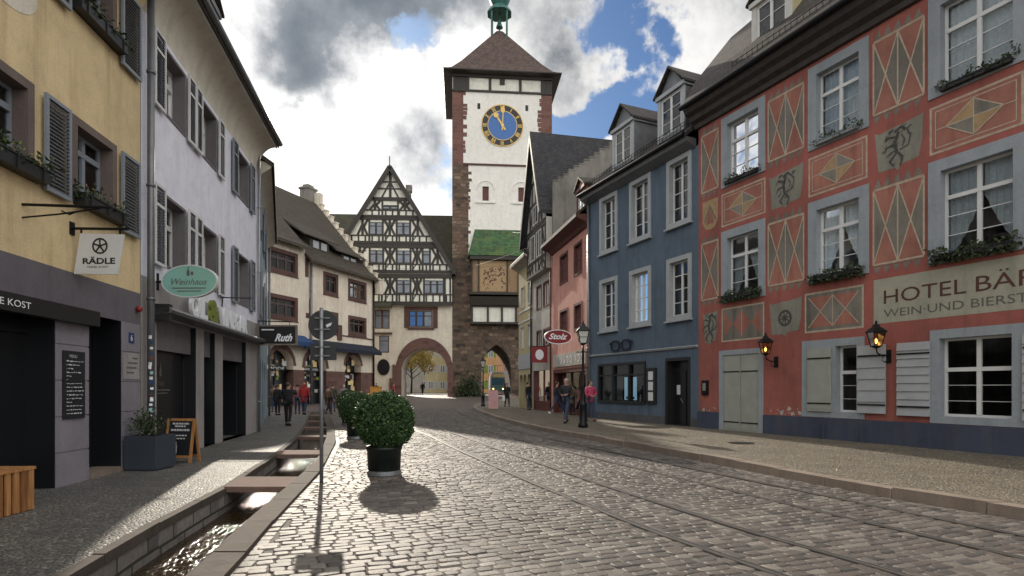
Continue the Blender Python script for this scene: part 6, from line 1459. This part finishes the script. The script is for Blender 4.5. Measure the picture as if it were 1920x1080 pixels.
# arch moulding of the passage
mb = MB(); p = arcT; c = 5.2; o_ = [(c + (x - c) * 1.4, 3.7 + (z - 3.7) * 1.3) for x, z in p]
for (x0, z0), (x1, z1), (X0, Z0), (X1, Z1) in zip(p, p[1:], o_, o_[1:]): mb.hexa([TW.P(x0, z0, .1), TW.P(x1, z1, .1), TW.P(x1, z1, -.3), TW.P(x0, z0, -.3), TW.P(X0, Z0, .06), TW.P(X1, Z1, .06), TW.P(X1, Z1, -.3), TW.P(X0, Z0, -.3)])
mb.build('arch_ring', M['rubble_dark'], tw)
# ivy and junk at the foot of the tower
iv = MB(); pts = [TW.P(random.gauss(2.0, .7), .4 + abs(random.gauss(0, 1.2)), random.uniform(.0, .5)) for _ in range(900)]; leaves(iv, pts, .16); tag(iv.build('ivy', M['leaf_dark'], fix=False), 'dark ivy bush at the foot of the tower between the two arches', 'plant')
M['sunny_orange'] = plaster('sunny_orange_render', (.5, .3, .14), .12, .3); M['signal_yellow'] = plain('yellow_box', (.45, .2, .02), .5); M['leaf_core'] = plain('bush_core', (.008, .018, .006), .9); M['tram_blue'] = plain('tram_glass_blue', (.10, .38, .55), .3); M['tram_teal'] = plain('tram_teal', (.4, .75, .72), .4); M['pinkish'] = plain('pinkish_board', (.5, .27, .26), .6)
# ------------------------------------------------------------------ BEYOND THE GATE
def far_house(x, y, w, h, d, wallm, roofm, label, ang=0, floors=4, nw=4, ridge=4, shut=None):
    F = Fr((x, y), (math.cos(ang), math.sin(ang))); o = thing('town_house', label, 'building', F.P(w / 2, .5))
    mb = MB(); mb.box(F, 0, w, 0, h, -d, 0); mb.build('wall', M[wallm], o)
    mb = roof_mb(F, -.2, w + .2, [(.5, h), (-d / 2, h + ridge), (-d - .5, h)], .3); mb.build('roof', M[roofm], o)
    for j in range(floors):
        for i in range(nw):
            a = w * (i + .5) / nw - .5; z = .9 + (h - 1) / floors * j + .4
            mb = MB(); mb.box(F, a, a + 1.0, z, z + 1.5, 0, .05); wn_ = mb.build('window', M['cream_sash'], o)
            mb = MB(); mb.box(F, a + .1, a + .45, z + .1, z + 1.4, .05, .06); mb.box(F, a + .55, a + .9, z + .1, z + 1.4, .05, .06); mb.build('pane', M['gate_glass'], wn_)
            if shut: mb = MB(); mb.box(F, a - .5, a - .05, z, z + 1.5, 0, .04); mb.box(F, a + 1.05, a + 1.5, z, z + 1.5, 0, .04); mb.build('shutter', M[shut], wn_)
far_house(-17.5, 118, 7, 14, 9, 'pale_yellow', 'brown_tiles', 'pale town house with shutters behind the autumn tree, seen through the wide arch', .1, 4, 3, shut='shutter_blue')
far_house(-10.6, 113, 7.5, 13, 9, 'sunny_orange', 'brown_tiles', 'warm orange town house seen through the wide arch', -.1, 4, 4, shut='olive') if 'sunny_orange' in M else None
far_house(-33, 122, 17, 12, 9, 'pale_render', 'brown_tiles', 'pale grey town house at the inner edge of the wide arch', .2, 4, 4)
far_house(-4.5, 125, 12, 12, 9, 'pink_plaster', 'tower_tiles', 'pinkish town house seen through the tram passage', 0, 4, 5)
far_house(-60, 130, 26, 13, 9, 'cream_plaster', 'brown_tiles', 'long cream house far beyond the gate', .2, 4, 9)
far_house(12, 118, 26, 14, 9, 'pale_render', 'brown_tiles', 'long pale house beyond the tower', -.2, 4, 9)
def tree(x, y, h, r, label, m='leaf_autumn', n=5200, size=.17, seed=1):
    rr = np.random.default_rng(seed); z0 = g(y); o = thing('autumn_tree', label, 'tree', (x, y, z0)); c = Vector((x, y, z0))
    mb = MB(); mb.tube([c, c + Vector((.1, 0, h * .3)), c + Vector((-.1, .1, h * .62))], h * .022, 8, h * .012)
    tips = []
    for i in range(9):
        a = i * 2.4; b = c + Vector((0, 0, h * (.28 + .035 * i))); t_ = b + Vector((math.cos(a) * r * .8, math.sin(a) * r * .8, h * .28)); mb.tube([b, (b + t_) / 2 + Vector((0, 0, -.2)), t_], h * .01, 6, h * .003); tips.append(t_)
    mb.build('trunk', M['timber'], o, True)
    cen = [np.array(t_) for t_ in tips] + [np.array(c + Vector((0, 0, h * .75))), np.array(c + Vector((r * .3, 0, h * .85)))]; pts = []
    for i in range(n):
        q = cen[rr.integers(len(cen))]; v = rr.normal(size=3); v /= np.linalg.norm(v); pts.append(q + v * r * .42 * rr.uniform(.3, 1) ** .5)
    mb = MB(); leaves(mb, pts, size, rr); mb.build('crown', M[m], o, fix=False)
tree(-17.0, 99, 8.5, 3.4, 'yellow-leaved autumn tree seen through the wide arch', seed=1)
tree(-23.5, 104, 9, 3.5, 'second autumn tree mostly behind the arch jamb', seed=2)
# tram in the passage
tr = thing('tram', 'blue and white tram entering the tower passage', 'tram', (-1.95, 88, g(88)))
FT = Fr((-1.95, 82.0), (1, .05)); gz = g(82)
def tp(n): return [(-1.12, gz + .35), (1.12, gz + .35), (1.15, gz + 1.2), (1.1, gz + 2.6), (.85, gz + 3.25), (-.85, gz + 3.25), (-1.1, gz + 2.6), (-1.15, gz + 1.2)]
mb = MB(); mb.prism(FT, tp(0), -14, -.3); mb.prism(FT, [(x * .88, gz + (z - gz) * .97) for x, z in tp(0)], -.3, .25); mb.build('body', M['letter_white'], tr)
mb = MB(); mb.prism(FT, [(-.9, gz + 1.35), (.9, gz + 1.35), (.92, gz + 2.35), (-.92, gz + 2.35)], .25, .27); mb.build('windscreen', M['tram_blue'], tr)
mb = MB(); mb.prism(FT, [(-.9, gz + .7), (-.3, gz + .5), (.3, gz + .5), (.9, gz + .7), (.9, gz + 1.3), (-.9, gz + 1.3)], .25, .275); mb.build('front_panel', M['tram_teal'], tr)
mb = MB(); mb.box(FT, -.75, .75, gz + 2.5, gz + 2.95, .25, .27); mb.build('destination_display', M['shop_glow'], tr)
for x in (-.75, .6): mb = MB(); mb.box(FT, x, x + .16, gz + .78, gz + .92, .27, .29); mb.build('headlight', M['lamp_on'], tr)
mb = MB(); mb.tube([FT.P(0, gz + 3.25, -4), FT.P(0, gz + 4.2, -3.2)], .03, 6); mb.tube([FT.P(-.7, gz + 4.2, -3.2), FT.P(.7, gz + 4.2, -3.2)], .03, 6); mb.build('pantograph', M['iron'], tr)
# yellow A-sign / bin
mb = MB(); z = g(50); F_ = Fr((-11.6, 50), (1, 0)); mb.box(F_, -.42, .42, z + .05, z + 1.5, -.3, .3); mb.box(F_, -.46, .46, z + 1.5, z + 1.56, -.34, .34); mb.box(F_, -.3, .3, z + .9, z + 1.3, .3, .32)
tag(mb.build('letter_box', M['signal_yellow']), 'small yellow-orange street box standing before the arcade house', 'street box')

# ------------------------------------------------------------------ STREET THINGS
def ball_bush(x, y, R, zc, label, n=9000, pr=.29, ph=.5, seed=1):
    rr = np.random.default_rng(seed); o = thing('boxwood_bush', label, 'potted bush', (x, y, 0), 'round boxwood bushes in green tubs')
    c = Vector((x, y, 0)); mb = MB(); mb.lathe(c, [(pr * .9, .02), (pr * .93, .1), (pr * .95, .1), (pr * 1.0, ph - .06), (pr * 1.05, ph - .05), (pr * 1.05, ph), (pr * .9, ph), (pr * .88, ph - .06)], 32); mb.build('tub', M['planter_green'], o, True)
    mb = MB(); mb.lathe(c, [(pr * .95, .0), (pr * 1.0, .02), (pr * 1.0, .085), (pr * .94, .09)], 32); mb.build('tub_rim', M['galv'], o)
    mb = MB(); mb.tube([c + Vector((0, 0, .3)), c + Vector((0, 0, zc - R * .5))], .03, 8); mb.build('stem', M['timber'], o)
    def rad(v): return .985 + .03 * math.sin(v[0] * 3.1 + v[2] * 2 + seed * 2) + .035 * math.sin(v[0] * 5 + seed) * math.cos(v[2] * 6) + .03 * math.sin(v[1] * 11 + v[2] * 7) + (.05 if v[2] < -.3 and v[0] > .5 else 0)
    cc = np.array([x, y, zc]); pts = []
    for i in range(n):
        v = rr.normal(size=3); v /= np.linalg.norm(v); f = rr.uniform(.88, 1.03) if rr.random() < .85 else rr.uniform(1.0, 1.06)
        v2 = v * np.array([1, 1, .93]); f += .05 * (math.sin(v[0] * 23 + v[1] * 17) * math.sin(v[2] * 19 + v[1] * 13) > .45); pts.append(cc + v2 * R * f * rad(v))
    mb = MB(); leaves(mb, pts, .026, rr); mb.build('leaves', M['leaf_box'], o, fix=False)
    pts = []
    for i in range(n // 14):
        v = rr.normal(size=3); v /= np.linalg.norm(v)
        if v[2] > -.5: pts.append(cc + v * np.array([1, 1, .93]) * R * rr.uniform(1.0, 1.1) * rad(v))
    mb = MB(); leaves(mb, pts, .021, rr); mb.build('young_shoots', M['leaf_shoot'], o, fix=False)
    mb = MB(); k = 24; prof = [(R * .87 * math.sin(PI * i / 12), R * .81 * -math.cos(PI * i / 12)) for i in range(13)]; mb.lathe((x, y, zc), [(max(.001, r), z) for r, z in prof], 24); mb.build('dark_core', M['leaf_core'], o, True)  # closed near-black ball filling the crown behind the leaves
ball_bush(-2.2, 10.1, .5, .94, 'large round clipped boxwood in a dark green tub, the nearest and biggest of the bushes', 15000, seed=1)
ball_bush(-4.55, 17.2, .5, .9, 'round clipped boxwood half hidden behind the biggest one', 7000, seed=2)
ball_bush(-6.55, 23.6, .5, .92, 'farthest round clipped boxwood, near the pedestrians', 5000, seed=3)
# sign pole
o = thing('sign_pole', 'thin galvanised pole carrying a round and a rectangular road sign seen from behind', 'road sign', (-3.02, 9.3, 0))
FP = Fr((-3.02, 9.3), (1, .0))
mb = MB(); mb.tube([(-3.02, 9.3, 0), (-3.02, 9.3, 2.76)], .03, 12); mb.lathe((-3.02, 9.3, 2.76), [(.032, 0), (.02, .012), (.001, .015)], 12); mb.build('pole', M['galv'], o, True)
FP2 = Fr((-3.02, 9.36), (1, .0))
mb = MB(); mb.disc(FP2, .01, 2.5, .24, .24, -.006, .006, 40); mb.build('round_sign', M['sign_back'], o)
mb = MB(); mb.box(FP2, -.2, .22, 1.94, 2.2, -.006, .006); mb.build('rectangular_sign', M['sign_back'], o)
mb = MB()
for z in (2.42, 2.6, 2.0, 2.14): mb.box(FP2, -.12, .12, z, z + .02, .006, .03); mb.tube([(-3.02, 9.3, z), (-3.02, 9.3, z + .02)], .037, 10)
mb.build('clamps', M['galv'], o)
mb = MB(); mb.prism(FP2, [(.07, 2.46), (.13, 2.49), (.15, 2.54), (.09, 2.52), (.05, 2.5)], .006, .008); mb.build('sticker', M['sign_white'], o)
# street lamps
def street_lamp(x, y, zb, label):
    o = thing('street_lamp', label, 'street lamp', (x, y, zb), 'old style street lamps'); c = Vector((x, y, zb))
    mb = MB(); mb.lathe(c, [(.17, 0), (.17, .12), (.13, .16), (.125, .75), (.15, .8), (.1, .86), (.065, .95), (.06, 1.4), (.075, 1.44), (.05, 1.5), (.04, 2.6), (.06, 2.64), (.035, 2.7), (.03, 2.86)], 14); mb.tube([c + Vector((-.25, 0, 2.62)), c + Vector((.25, 0, 2.62))], .015, 6); mb.build('post', M['iron'], o, True)
    lantern_geo(o, c + Vector((0, 0, 2.92)), 1.45, lit=False)
street_lamp(2.47, 20.4, .12, 'black old style street lamp on the kerb beside the walking couple')
street_lamp(-2.15, 43.6, .12, 'black old style street lamp at the kerb bend before the tram passage')
# dark planter with small shrub
o = thing('planter_box', 'square blue-grey planter box with a small leafy shrub by the downpipe', 'planter', (-6.68, 10.85, 0))
FPB = Fr((-6.98, 10.55), (1, -.04)); mb = MB(); h = .63
for a, b, p, q in ((0, .58, -.03, .0), (0, .58, -.6, -.57), (0, .03, -.57, -.03), (.55, .58, -.57, -.03)): mb.box(FPB, a, b, .03, h, p, q)
mb.box(FPB, .04, .54, .0, .03, -.56, -.04); mb.build('box', M['planter_grey'], o)
mb = MB(); mb.box(FPB, .03, .55, .3, .56, -.57, -.03); mb.build('soil', M['joint'], o)
mb = MB(); cc = FPB.P(.22, 0, -.3)
for i in range(9): a = i * .7; mb.tube([cc + Vector((0, 0, .55)), cc + Vector((.06 * math.cos(a), .06 * math.sin(a), .75)), cc + Vector((.17 * math.cos(a), .17 * math.sin(a), .9 + .02 * i))], .006, 5)
mb.build('stems', M['timber'], o)
mb = MB(); pts = []
for i in range(520):
    v = Vector((random.gauss(0, .12), random.gauss(0, .12), random.gauss(0, .13))); pts.append(cc + Vector((0, 0, .8)) + v + Vector((v.z * -.15, 0, 0)))
leaves(mb, pts, .034); mb.build('leaves', M['leaf_dark'], o, fix=False)
# A-board
o = thing('chalk_board', 'wooden A-frame chalk board standing on the pavement before the white house', 'chalk board', (-6.65, 11.8, 0))
FA = Fr((-6.98, 11.72), (1, -.12)); mb = MB()
def leanb(a, b, z0, z1, n0, n1, lean):
    sh = lambda z: -lean * z
    mb.hexa([FA.P(a, z0, n1 + sh(z0)), FA.P(b, z0, n1 + sh(z0)), FA.P(b, z0, n0 + sh(z0)), FA.P(a, z0, n0 + sh(z0)), FA.P(a, z1, n1 + sh(z1)), FA.P(b, z1, n1 + sh(z1)), FA.P(b, z1, n0 + sh(z1)), FA.P(a, z1, n0 + sh(z1))])
for ln, n in ((.16, 0), (-.16, -.3)):
    leanb(.0, .05, 0, .88, n - .03, n, ln); leanb(.55, .6, 0, .88, n - .03, n, ln); leanb(.05, .55, .83, .88, n - .03, n, ln); leanb(.05, .55, .1, .15, n - .03, n, ln)
mb.build('frame', M['orange_wood'], o)
mb = MB(); leanb(.05, .55, .15, .83, -.022, -.008, .16); leanb(.05, .55, .15, .83, -.315, -.305, -.16); bd = mb.build('board', M['board'], o)
mb = MB(); rr = random.Random(6)
FAL = FA
for z, a, b, w_ in ((.76, .12, .48, .035), (.71, .18, .42, .03), (.63, .1, .5, .04), (.53, .16, .45, .025), (.47, .2, .43, .022)):
    x = a
    while x < b: 
        l = rr.uniform(.02, .07); mb.poly([FAL.P(xx, zz, .004 - .16 * zz - .008) for xx, zz in ((x, z), (min(b, x + l), z), (min(b, x + l), z + w_), (x, z + w_))]); x += l + .012
mb.poly([FAL.P(xx, zz, .004 - .16 * zz - .008) for xx, zz in ((.2, .19), (.27, .19), (.27, .32), (.25, .36), (.25, .41), (.22, .41), (.22, .36), (.2, .32))]); mb.build('chalk_writing', M['chalk'], bd, fix=False)
# slatted box
o = thing('slatted_box', 'orange-brown slatted wooden box on the pavement at the picture edge', 'wooden box', (-6.2, 6.4, 0))
FX = Fr((-5.78, 5.3), (-.055, 1)); mb = MB()
mb.box(FX, 0, 1.95, .5, .535, -.75, .01); tp_ = mb.build('top', M['orange_wood'], o)
mb = MB(); mb.box(FX, .04, 1.91, 0, .5, -.71, -.035); mb.build('inner_panel', M['timber'], o)
for i in range(17): 
    mb = MB(); x = .02 + i * .1145; mb.box(FX, x, x + random.uniform(.062, .078), .01, .498, -.03, random.uniform(-.004, .003)); mb.build('slat', M['orange_wood' if i % 3 else 'orange_wood_dark'], o)
for i in range(6): mb = MB(); x = -.02 - i * .12; mb.box(FX, 1.92, 1.95, .01, .498, x - .09, x); mb.build('slat', M['orange_wood'], o)
# pavement display board near the lamp, pink-white A-board
o = thing('price_board', 'pinkish white A-board on the pavement at the kerb bend', 'advert board', (-1.1, 37.5, .12)); FA2 = Fr((-1.5, 37.5), (1, 0)); mb = MB()
mb.hexa([FA2.P(0, .16, .2), FA2.P(.62, .16, .2), FA2.P(.62, .16, .16), FA2.P(0, .16, .16), FA2.P(0, 1.35, 0), FA2.P(.62, 1.35, 0), FA2.P(.62, 1.35, -.04), FA2.P(0, 1.35, -.04)]); mb.build('front_board', M['pinkish'], o)
mb = MB(); mb.hexa([FA2.P(0, .16, -.26), FA2.P(.62, .16, -.26), FA2.P(.62, .16, -.3), FA2.P(0, .16, -.3), FA2.P(0, 1.35, -.05), FA2.P(.62, 1.35, -.05), FA2.P(.62, 1.35, -.09), FA2.P(0, 1.35, -.09)]); mb.build('back_board', M['pinkish'], o)
mb = MB()
for z, h_ in ((.35, .22), (.8, .1), (1.05, .12)): mb.poly([FA2.P(x, zz, .185 - (zz - .16) * .168 + .012) for x, zz in ((.08, z), (.54, z), (.54, z + h_), (.08, z + h_))])
mb.build('printed_blocks', M['letter_white'], o, fix=False)
# thin manhole, cables
mb = MB(); mb.lathe((5.7, 14.6, .12), [(.3, 0), (.3, .012), (.001, .012)], 24); tag(mb.build('manhole_cover', M['iron']), 'round iron cover in the yellowish pavement before the hotel double door', 'manhole cover')
def cable(p, q, sag, label):
    p, q = Vector(p), Vector(q); mb = MB(); mb.tube([p.lerp(q, i / 12) - Vector((0, 0, sag * 4 * (i / 12) * (1 - i / 12))) for i in range(13)], .007, 4); tag(mb.build('overhead_cable', M['iron']), label, 'cable')
cable(TW.P(4.5, 21.5, .3), T.P(3.5, 11.2, .3), .6, 'thin overhead cable from the tower to the half-timbered house')
cable(L1.P(1.0, 9.8, .3), (-20, 40, 14), .4, 'x') if False else None
cable(S.P(4.0, 13.0, .5), Pk.P(5.5, 8.6, .1), 1.0, 'thin overhead cable spanning the street to the pink house')
cable(S.P(12.0, 12.0, .5), T.P(1.0, 9.9, .4), .8, 'overhead cable from the arcade house corner to the half-timbered house')
mb = MB(); pts = [(random.uniform(4.5, 11), random.uniform(7, 19), .135) for _ in range(110)]; pts = [p for p in pts if KR(p[1]) + .3 < p[0] < 15 - .441 * p[1] and True]
leaves(mb, pts, .022); fl_ = mb.build('fallen_leaves', M['leaf_autumn'], fix=False); fl_['kind'] = 'stuff'; fl_['label'] = 'scattered small yellow leaves on the pavement'; fl_['category'] = 'fallen leaves'
cable(H.P(-7.2, 12.6, .3), H.P(-2.2, 13.0, .2), .1, 'short wire between the two grey dormers') if False else None

# ------------------------------------------------------------------ PEOPLE
def skin_obj(name, chain, edges, mat, parent, root=0, sub=1):
    me = bpy.data.meshes.new(name); me.from_pydata([tuple(c[0]) for c in chain], edges, []); me.materials.append(mat)
    o = bpy.data.objects.new(name, me); C.objects.link(o); o.parent = parent
    md = o.modifiers.new('skin', 'SKIN'); md.use_smooth_shade = True
    sv = me.skin_vertices[0].data
    for i, c in enumerate(chain):
        r = c[1]; sv[i].radius = (r, r) if isinstance(r, (int, float)) else r
    sv[root].use_root = True
    s2 = o.modifiers.new('sub', 'SUBSURF'); s2.levels = sub; s2.render_levels = sub
    return o
def person(x, y, z, h, face, label, coat, pants, hair, stride=0., arms='down', coatlen=.0, hairlen=0, hood=False, bag=None, shoe='black', cat='person', build_=1.0):
    """face: heading angle in degrees, 0 looks at the camera (-y)"""
    o = thing('person', label, 'person', (x, y, z)); o.rotation_euler = (0, 0, math.radians(face)); k = h / 1.75
    V = lambda a, b, c: (a * k, b * k, c * k)   # x right of figure.., -y forward
    st = stride
    fl, frr = st * .36, -st * .36
    hipL, hipR = V(.095, 0, .93), V(-.095, 0, .93)
    kneeL, kneeR = V(.1, -fl * .55 - .02 * (st != 0), .5), V(-.1, -frr * .45 - .03, .5 if st == 0 else .49)
    ankL, ankR = V(.1, -fl, .09), V(-.1, -frr + (.06 if st else 0), .09 if st == 0 else .12)
    toeL, toeR = V(.11, -fl - .15, .04), V(-.11, -frr - .1 + (.06 if st else 0), .035)
    shL, shR = V(.19, 0, 1.42), V(-.19, 0, 1.42)
    sw = st * .18
    if arms == 'up': eL, hL, eR, hR = V(.3, -.12, 1.28), V(.12, -.3, 1.5), V(-.3, -.12, 1.28), V(-.12, -.3, 1.5)
    elif arms == 'front': eL, hL, eR, hR = V(.25, -.04, 1.15), V(.1, -.24, 1.12), V(-.25, -.04, 1.15), V(-.08, -.26, 1.1)
    else: eL, hL, eR, hR = V(.24, sw * .4 + .02, 1.14), V(.25, sw - .06, .88), V(-.24, -sw * .4 + .02, 1.14), V(-.25, -sw - .06, .88)
    up = lambda a, b, t: tuple(a[i] + (b[i] - a[i]) * t for i in range(3))
    # body (skin): pelvis, spine, neck, head with nose and chin, arms, hands, legs, feet
    ch_ = [(V(0, 0, .95), .12 * k), (V(0, 0, 1.2), .11 * k), (V(0, 0, 1.42), .10 * k), (V(0, -.005, 1.5), .052 * k), (V(0, -.02, 1.57), (.062 * k, .075 * k)), (V(0, -.015, 1.66), (.073 * k, .09 * k)), (V(0, 0, 1.72), (.05 * k, .06 * k)),
          (V(0, -.105, 1.615), .012 * k), (shL, .05 * k), (eL, .037 * k), (hL, .028 * k), (shR, .05 * k), (eR, .037 * k), (hR, .028 * k), (hipL, .085 * k), (kneeL, .055 * k), (ankL, .034 * k), (toeL, .02 * k), (hipR, .085 * k), (kneeR, .055 * k), (ankR, .034 * k), (toeR, .02 * k),
          (V(.072, .0, 1.62), .016 * k), (V(-.072, .0, 1.62), .016 * k)]
    E_ = [(0, 1), (1, 2), (2, 3), (3, 4), (4, 5), (5, 6), (4, 7), (2, 8), (8, 9), (9, 10), (2, 11), (11, 12), (12, 13), (0, 14), (14, 15), (15, 16), (16, 17), (0, 18), (18, 19), (19, 20), (20, 21), (4, 22), (4, 23)]
    def fingers(hand, elbow):
        d = Vector(hand) - Vector(elbow); d.normalize(); s_ = d.cross(Vector((1, 0, 0))); s_ = s_.normalized() if s_.length > .1 else Vector((0, 1, 0))
        i0 = len(ch_); idx = [i for i, c in enumerate(ch_) if c[0] == hand][0]
        pm = Vector(hand) + d * .05 * k; ch_.append((tuple(pm), .026 * k)); E_.append((idx, i0))
        for j, (off, l) in enumerate(((-.03, .07), (-.01, .085), (.01, .08), (.028, .062))):
            b = pm + s_ * off * k + d * .02 * k; e = b + d * l * k; ch_.append((tuple(b), .009 * k)); ch_.append((tuple(e), .007 * k)); E_.append((i0, len(ch_) - 2)); E_.append((len(ch_) - 2, len(ch_) - 1))
        t_ = Vector(hand) + s_ * -.045 * k + d * .045 * k; ch_.append((tuple(t_), .009 * k)); E_.append((idx, len(ch_) - 1))
    fingers(hL, eL); fingers(hR, eR)
    skin_obj('body', ch_, E_, M['skin'], o)
    # eyes / mouth
    mb = MB(); wl_ = wloc(o)
    for sx in (-.028, .028): mb.lathe(wl_ + Vector(V(sx, -.1, 1.64)), [(.002, -.007 * k), (.009 * k, 0), (.002, .007 * k)], 6)
    mb.lathe(wl_ + Vector(V(0, -.088, 1.575)), [(.002, -.004), (.02 * k, 0), (.002, .004)], 6, sq=.4); mb.build('face_features', M['hair_dark'], o)
    # coat
    cl = coatlen; bz = .84 - cl
    cc = [(V(0, 0, bz), ((.165 + cl * .08) * k * build_, (.13 + cl * .06) * k * build_)), (V(0, 0, 1.12), (.155 * k * build_, .125 * k * build_)), (V(0, 0, 1.36), (.165 * k * build_, .12 * k)), (V(0, .0, 1.48), .07 * k),
          (shL, .078 * k), (eL, .062 * k), (up(eL, hL, .88), .045 * k), (shR, .078 * k), (eR, .062 * k), (up(eR, hR, .88), .045 * k)]
    ee = [(0, 1), (1, 2), (2, 3), (2, 4), (4, 5), (5, 6), (2, 7), (7, 8), (8, 9)]
    if hood: cc += [(V(0, .03, 1.6), .12 * k), (V(0, .03, 1.68), .1 * k)]; ee += [(3, 10), (10, 11)]
    skin_obj('coat', cc, ee, M[coat], o)
    # trousers, shoes
    pc = [(V(0, 0, .93), .125 * k), (hipL, .1 * k), (kneeL, .072 * k), (up(kneeL, ankL, .93), .055 * k), (hipR, .1 * k), (kneeR, .072 * k), (up(kneeR, ankR, .93), .055 * k)]
    skin_obj('trousers', pc, [(0, 1), (1, 2), (2, 3), (0, 4), (4, 5), (5, 6)], M[pants], o)
    for a, t_ in ((ankL, toeL), (ankR, toeR)): skin_obj('shoe', [(up(a, t_, -.3), .055 * k), (a[:2] + (.06 * k + a[2] - .09 * k,), .062 * k), (up(a, t_, 1.15), .05 * k)], [(0, 1), (1, 2)], M[shoe], o)
    # hair
    hc = [(V(0, .045, 1.60), (.095 * k, .095 * k)), (V(0, .03, 1.69), (.105 * k, .115 * k)), (V(0, .0, 1.755), .085 * k)]; he = [(0, 1), (1, 2)]
    if hairlen: hc += [(V(0, .05, 1.64 - hairlen * .5), .07 * k), (V(0, .06, 1.64 - hairlen), .045 * k)]; he += [(0, 3), (3, 4)]
    if not hood: skin_obj('hair', hc, he, M[hair], o)
    if bag:
        mb = MB(); q = Vector(V(-.3, -sw - .05, .62)); b = Fr((0, 0), (0, 1)); mb.v = []
        mb.hexa([wl_ + q + Vector((sx * .06, sy * .16, sz * .16)) for sz in (-1, 1) for sx, sy in ((-1, -1), (1, -1), (1, 1), (-1, 1))]); mb.tube([wl_ + q + Vector((0, -.1, .16)), wl_ + q + Vector((0, 0, .3)), wl_ + q + Vector((0, .1, .16))], .01, 5)
        bb = mb.build('handbag', M[bag]); bb.location = (0, 0, 0)
        # the bag hangs from the hand: a thing of its own
        me = bb.data; R = Matrix.Rotation(math.radians(face), 4, 'Z'); me.transform(Matrix.Translation(wl_) @ R @ Matrix.Translation(-wl_))
        tag(bb, 'pale bag carried by the ' + label, 'bag')
    return o
M['skin'] = plain('skin', (.42, .24, .17), .6, var=.05); M['hair_dark'] = plain('dark_hair', (.02, .014, .01), .6); M['hair_grey'] = plain('grey_hair', (.32, .3, .27), .7); M['hair_brown'] = plain('brown_hair', (.09, .05, .03), .6)
M['coat_black'] = plain('black_coat', (.014, .014, .016), .8, var=.3); M['coat_pink'] = plain('pink_jacket', (.42, .045, .10), .7); M['coat_red'] = plain('red_coat', (.38, .02, .02), .7); M['coat_grey'] = plain('grey_coat', (.13, .13, .14), .85)
M['coat_brown'] = plain('brown_coat', (.13, .08, .045), .85); M['coat_olive'] = plain('olive_coat', (.05, .05, .035), .85); M['jeans'] = plain('blue_jeans', (.035, .05, .09), .85); M['jeans_light'] = plain('pale_jeans', (.2, .25, .33), .85); M['pants_black'] = plain('black_trousers', (.012, .012, .015), .85)
M['rose'] = plain('rose_jumper', (.3, .13, .12), .8)
person(2.12, 23.0, .12, 1.74, -25, 'grey-haired person in dark jacket and jeans striding beside the black lamp post', 'coat_black', 'jeans', 'hair_grey', 1, 'front', .1, build_=1.08)
person(3.24, 24.2, .12, 1.68, 20, 'person in a bright pink quilted jacket walking by the blue house', 'coat_pink', 'jeans', 'hair_dark', .35, 'front', .08, shoe='oxblood', build_=1.1)
person(2.35, 30.6, .12, 1.70, 95, 'person in black jacket and white shoes hurrying past the pink house shop', 'coat_black', 'jeans', 'hair_brown', 1.1, 'down', .05, shoe='sign_white')
person(3.0, 29.4, .12, 1.6, 150, 'person in brown coat at the pink house shop window', 'coat_brown', 'pants_black', 'hair_brown', 0, 'down', .3)
person(1.0, 36.3, .12, 1.72, 60, 'tall dark-clad person leaning by the pale yellow house', 'coat_black', 'jeans', 'hair_dark', 0, 'down', .2)
person(-.35, 42.2, .12, 1.7, 15, 'person in black coat walking out of the tram passage', 'coat_black', 'pants_black', 'hair_dark', .6, 'down', .25, bag='letter_white')
person(-11.9, 78, g(78), 1.75, 170, 'distant dark figure walking in the wide arch', 'coat_black', 'pants_black', 'hair_dark', .7, 'down', .1)
person(-12.4, 61.5, g(61.5), 1.72, 100, 'person in a red jacket by the left jamb of the wide arch', 'coat_red', 'jeans', 'hair_dark', .3, 'down', .1)
person(-14.0, 60.5, g(60.5), 1.72, 10, 'person in dark blue jacket near the cream arcade house corner', 'navy', 'jeans', 'hair_dark', .2, 'down', .1)
person(-8.78, 23.0, 0, 1.7, 178, 'person in black seen from behind lifting both arms, beside the channel', 'coat_black', 'pants_black', 'hair_brown', .25, 'up', .02, build_=1.15)
person(-12.75, 31.9, 0, 1.68, 160, 'person in dark clothes with rose scarf behind the figure in black', 'coat_black', 'pants_black', 'hair_brown', 0, 'down', .2)
person(-12.25, 33.5, 0, 1.7, 200, 'person in a rose jumper in the crowd by the shop window', 'rose', 'jeans', 'hair_dark', 0, 'front', .0)
person(-11.55, 32.6, 0, 1.82, 175, 'tall person in a long red hooded coat with blue jeans', 'coat_red', 'jeans', 'hair_brown', .3, 'down', .22, hood=True, build_=1.15)
person(-12.1, 37.4, 0, 1.7, 180, 'person in black jacket and pale jeans at the end of the channel', 'coat_black', 'jeans_light', 'hair_grey', 0, 'front', .0)
person(-11.3, 37.0, 0, 1.74, 185, 'person in an olive coat beside the one in pale jeans', 'coat_olive', 'jeans', 'hair_brown', 0, 'down', .2)
person(-10.45, 33.4, 0, 1.62, 150, 'person in a long brown coat walking beside the channel', 'coat_brown', 'pants_black', 'hair_brown', .7, 'down', .38)
person(-11.6, 40.5, 0, 1.7, 10, 'person in a light grey jacket behind the farthest bush', 'coat_grey', 'jeans', 'hair_grey', .5, 'down', .1)
person(-14.6, 36.0, 0, 1.66, 220, 'person in a reddish brown coat at the shop window beside the pale blue house', 'coat_brown', 'jeans', 'hair_brown', 0, 'down', .1)
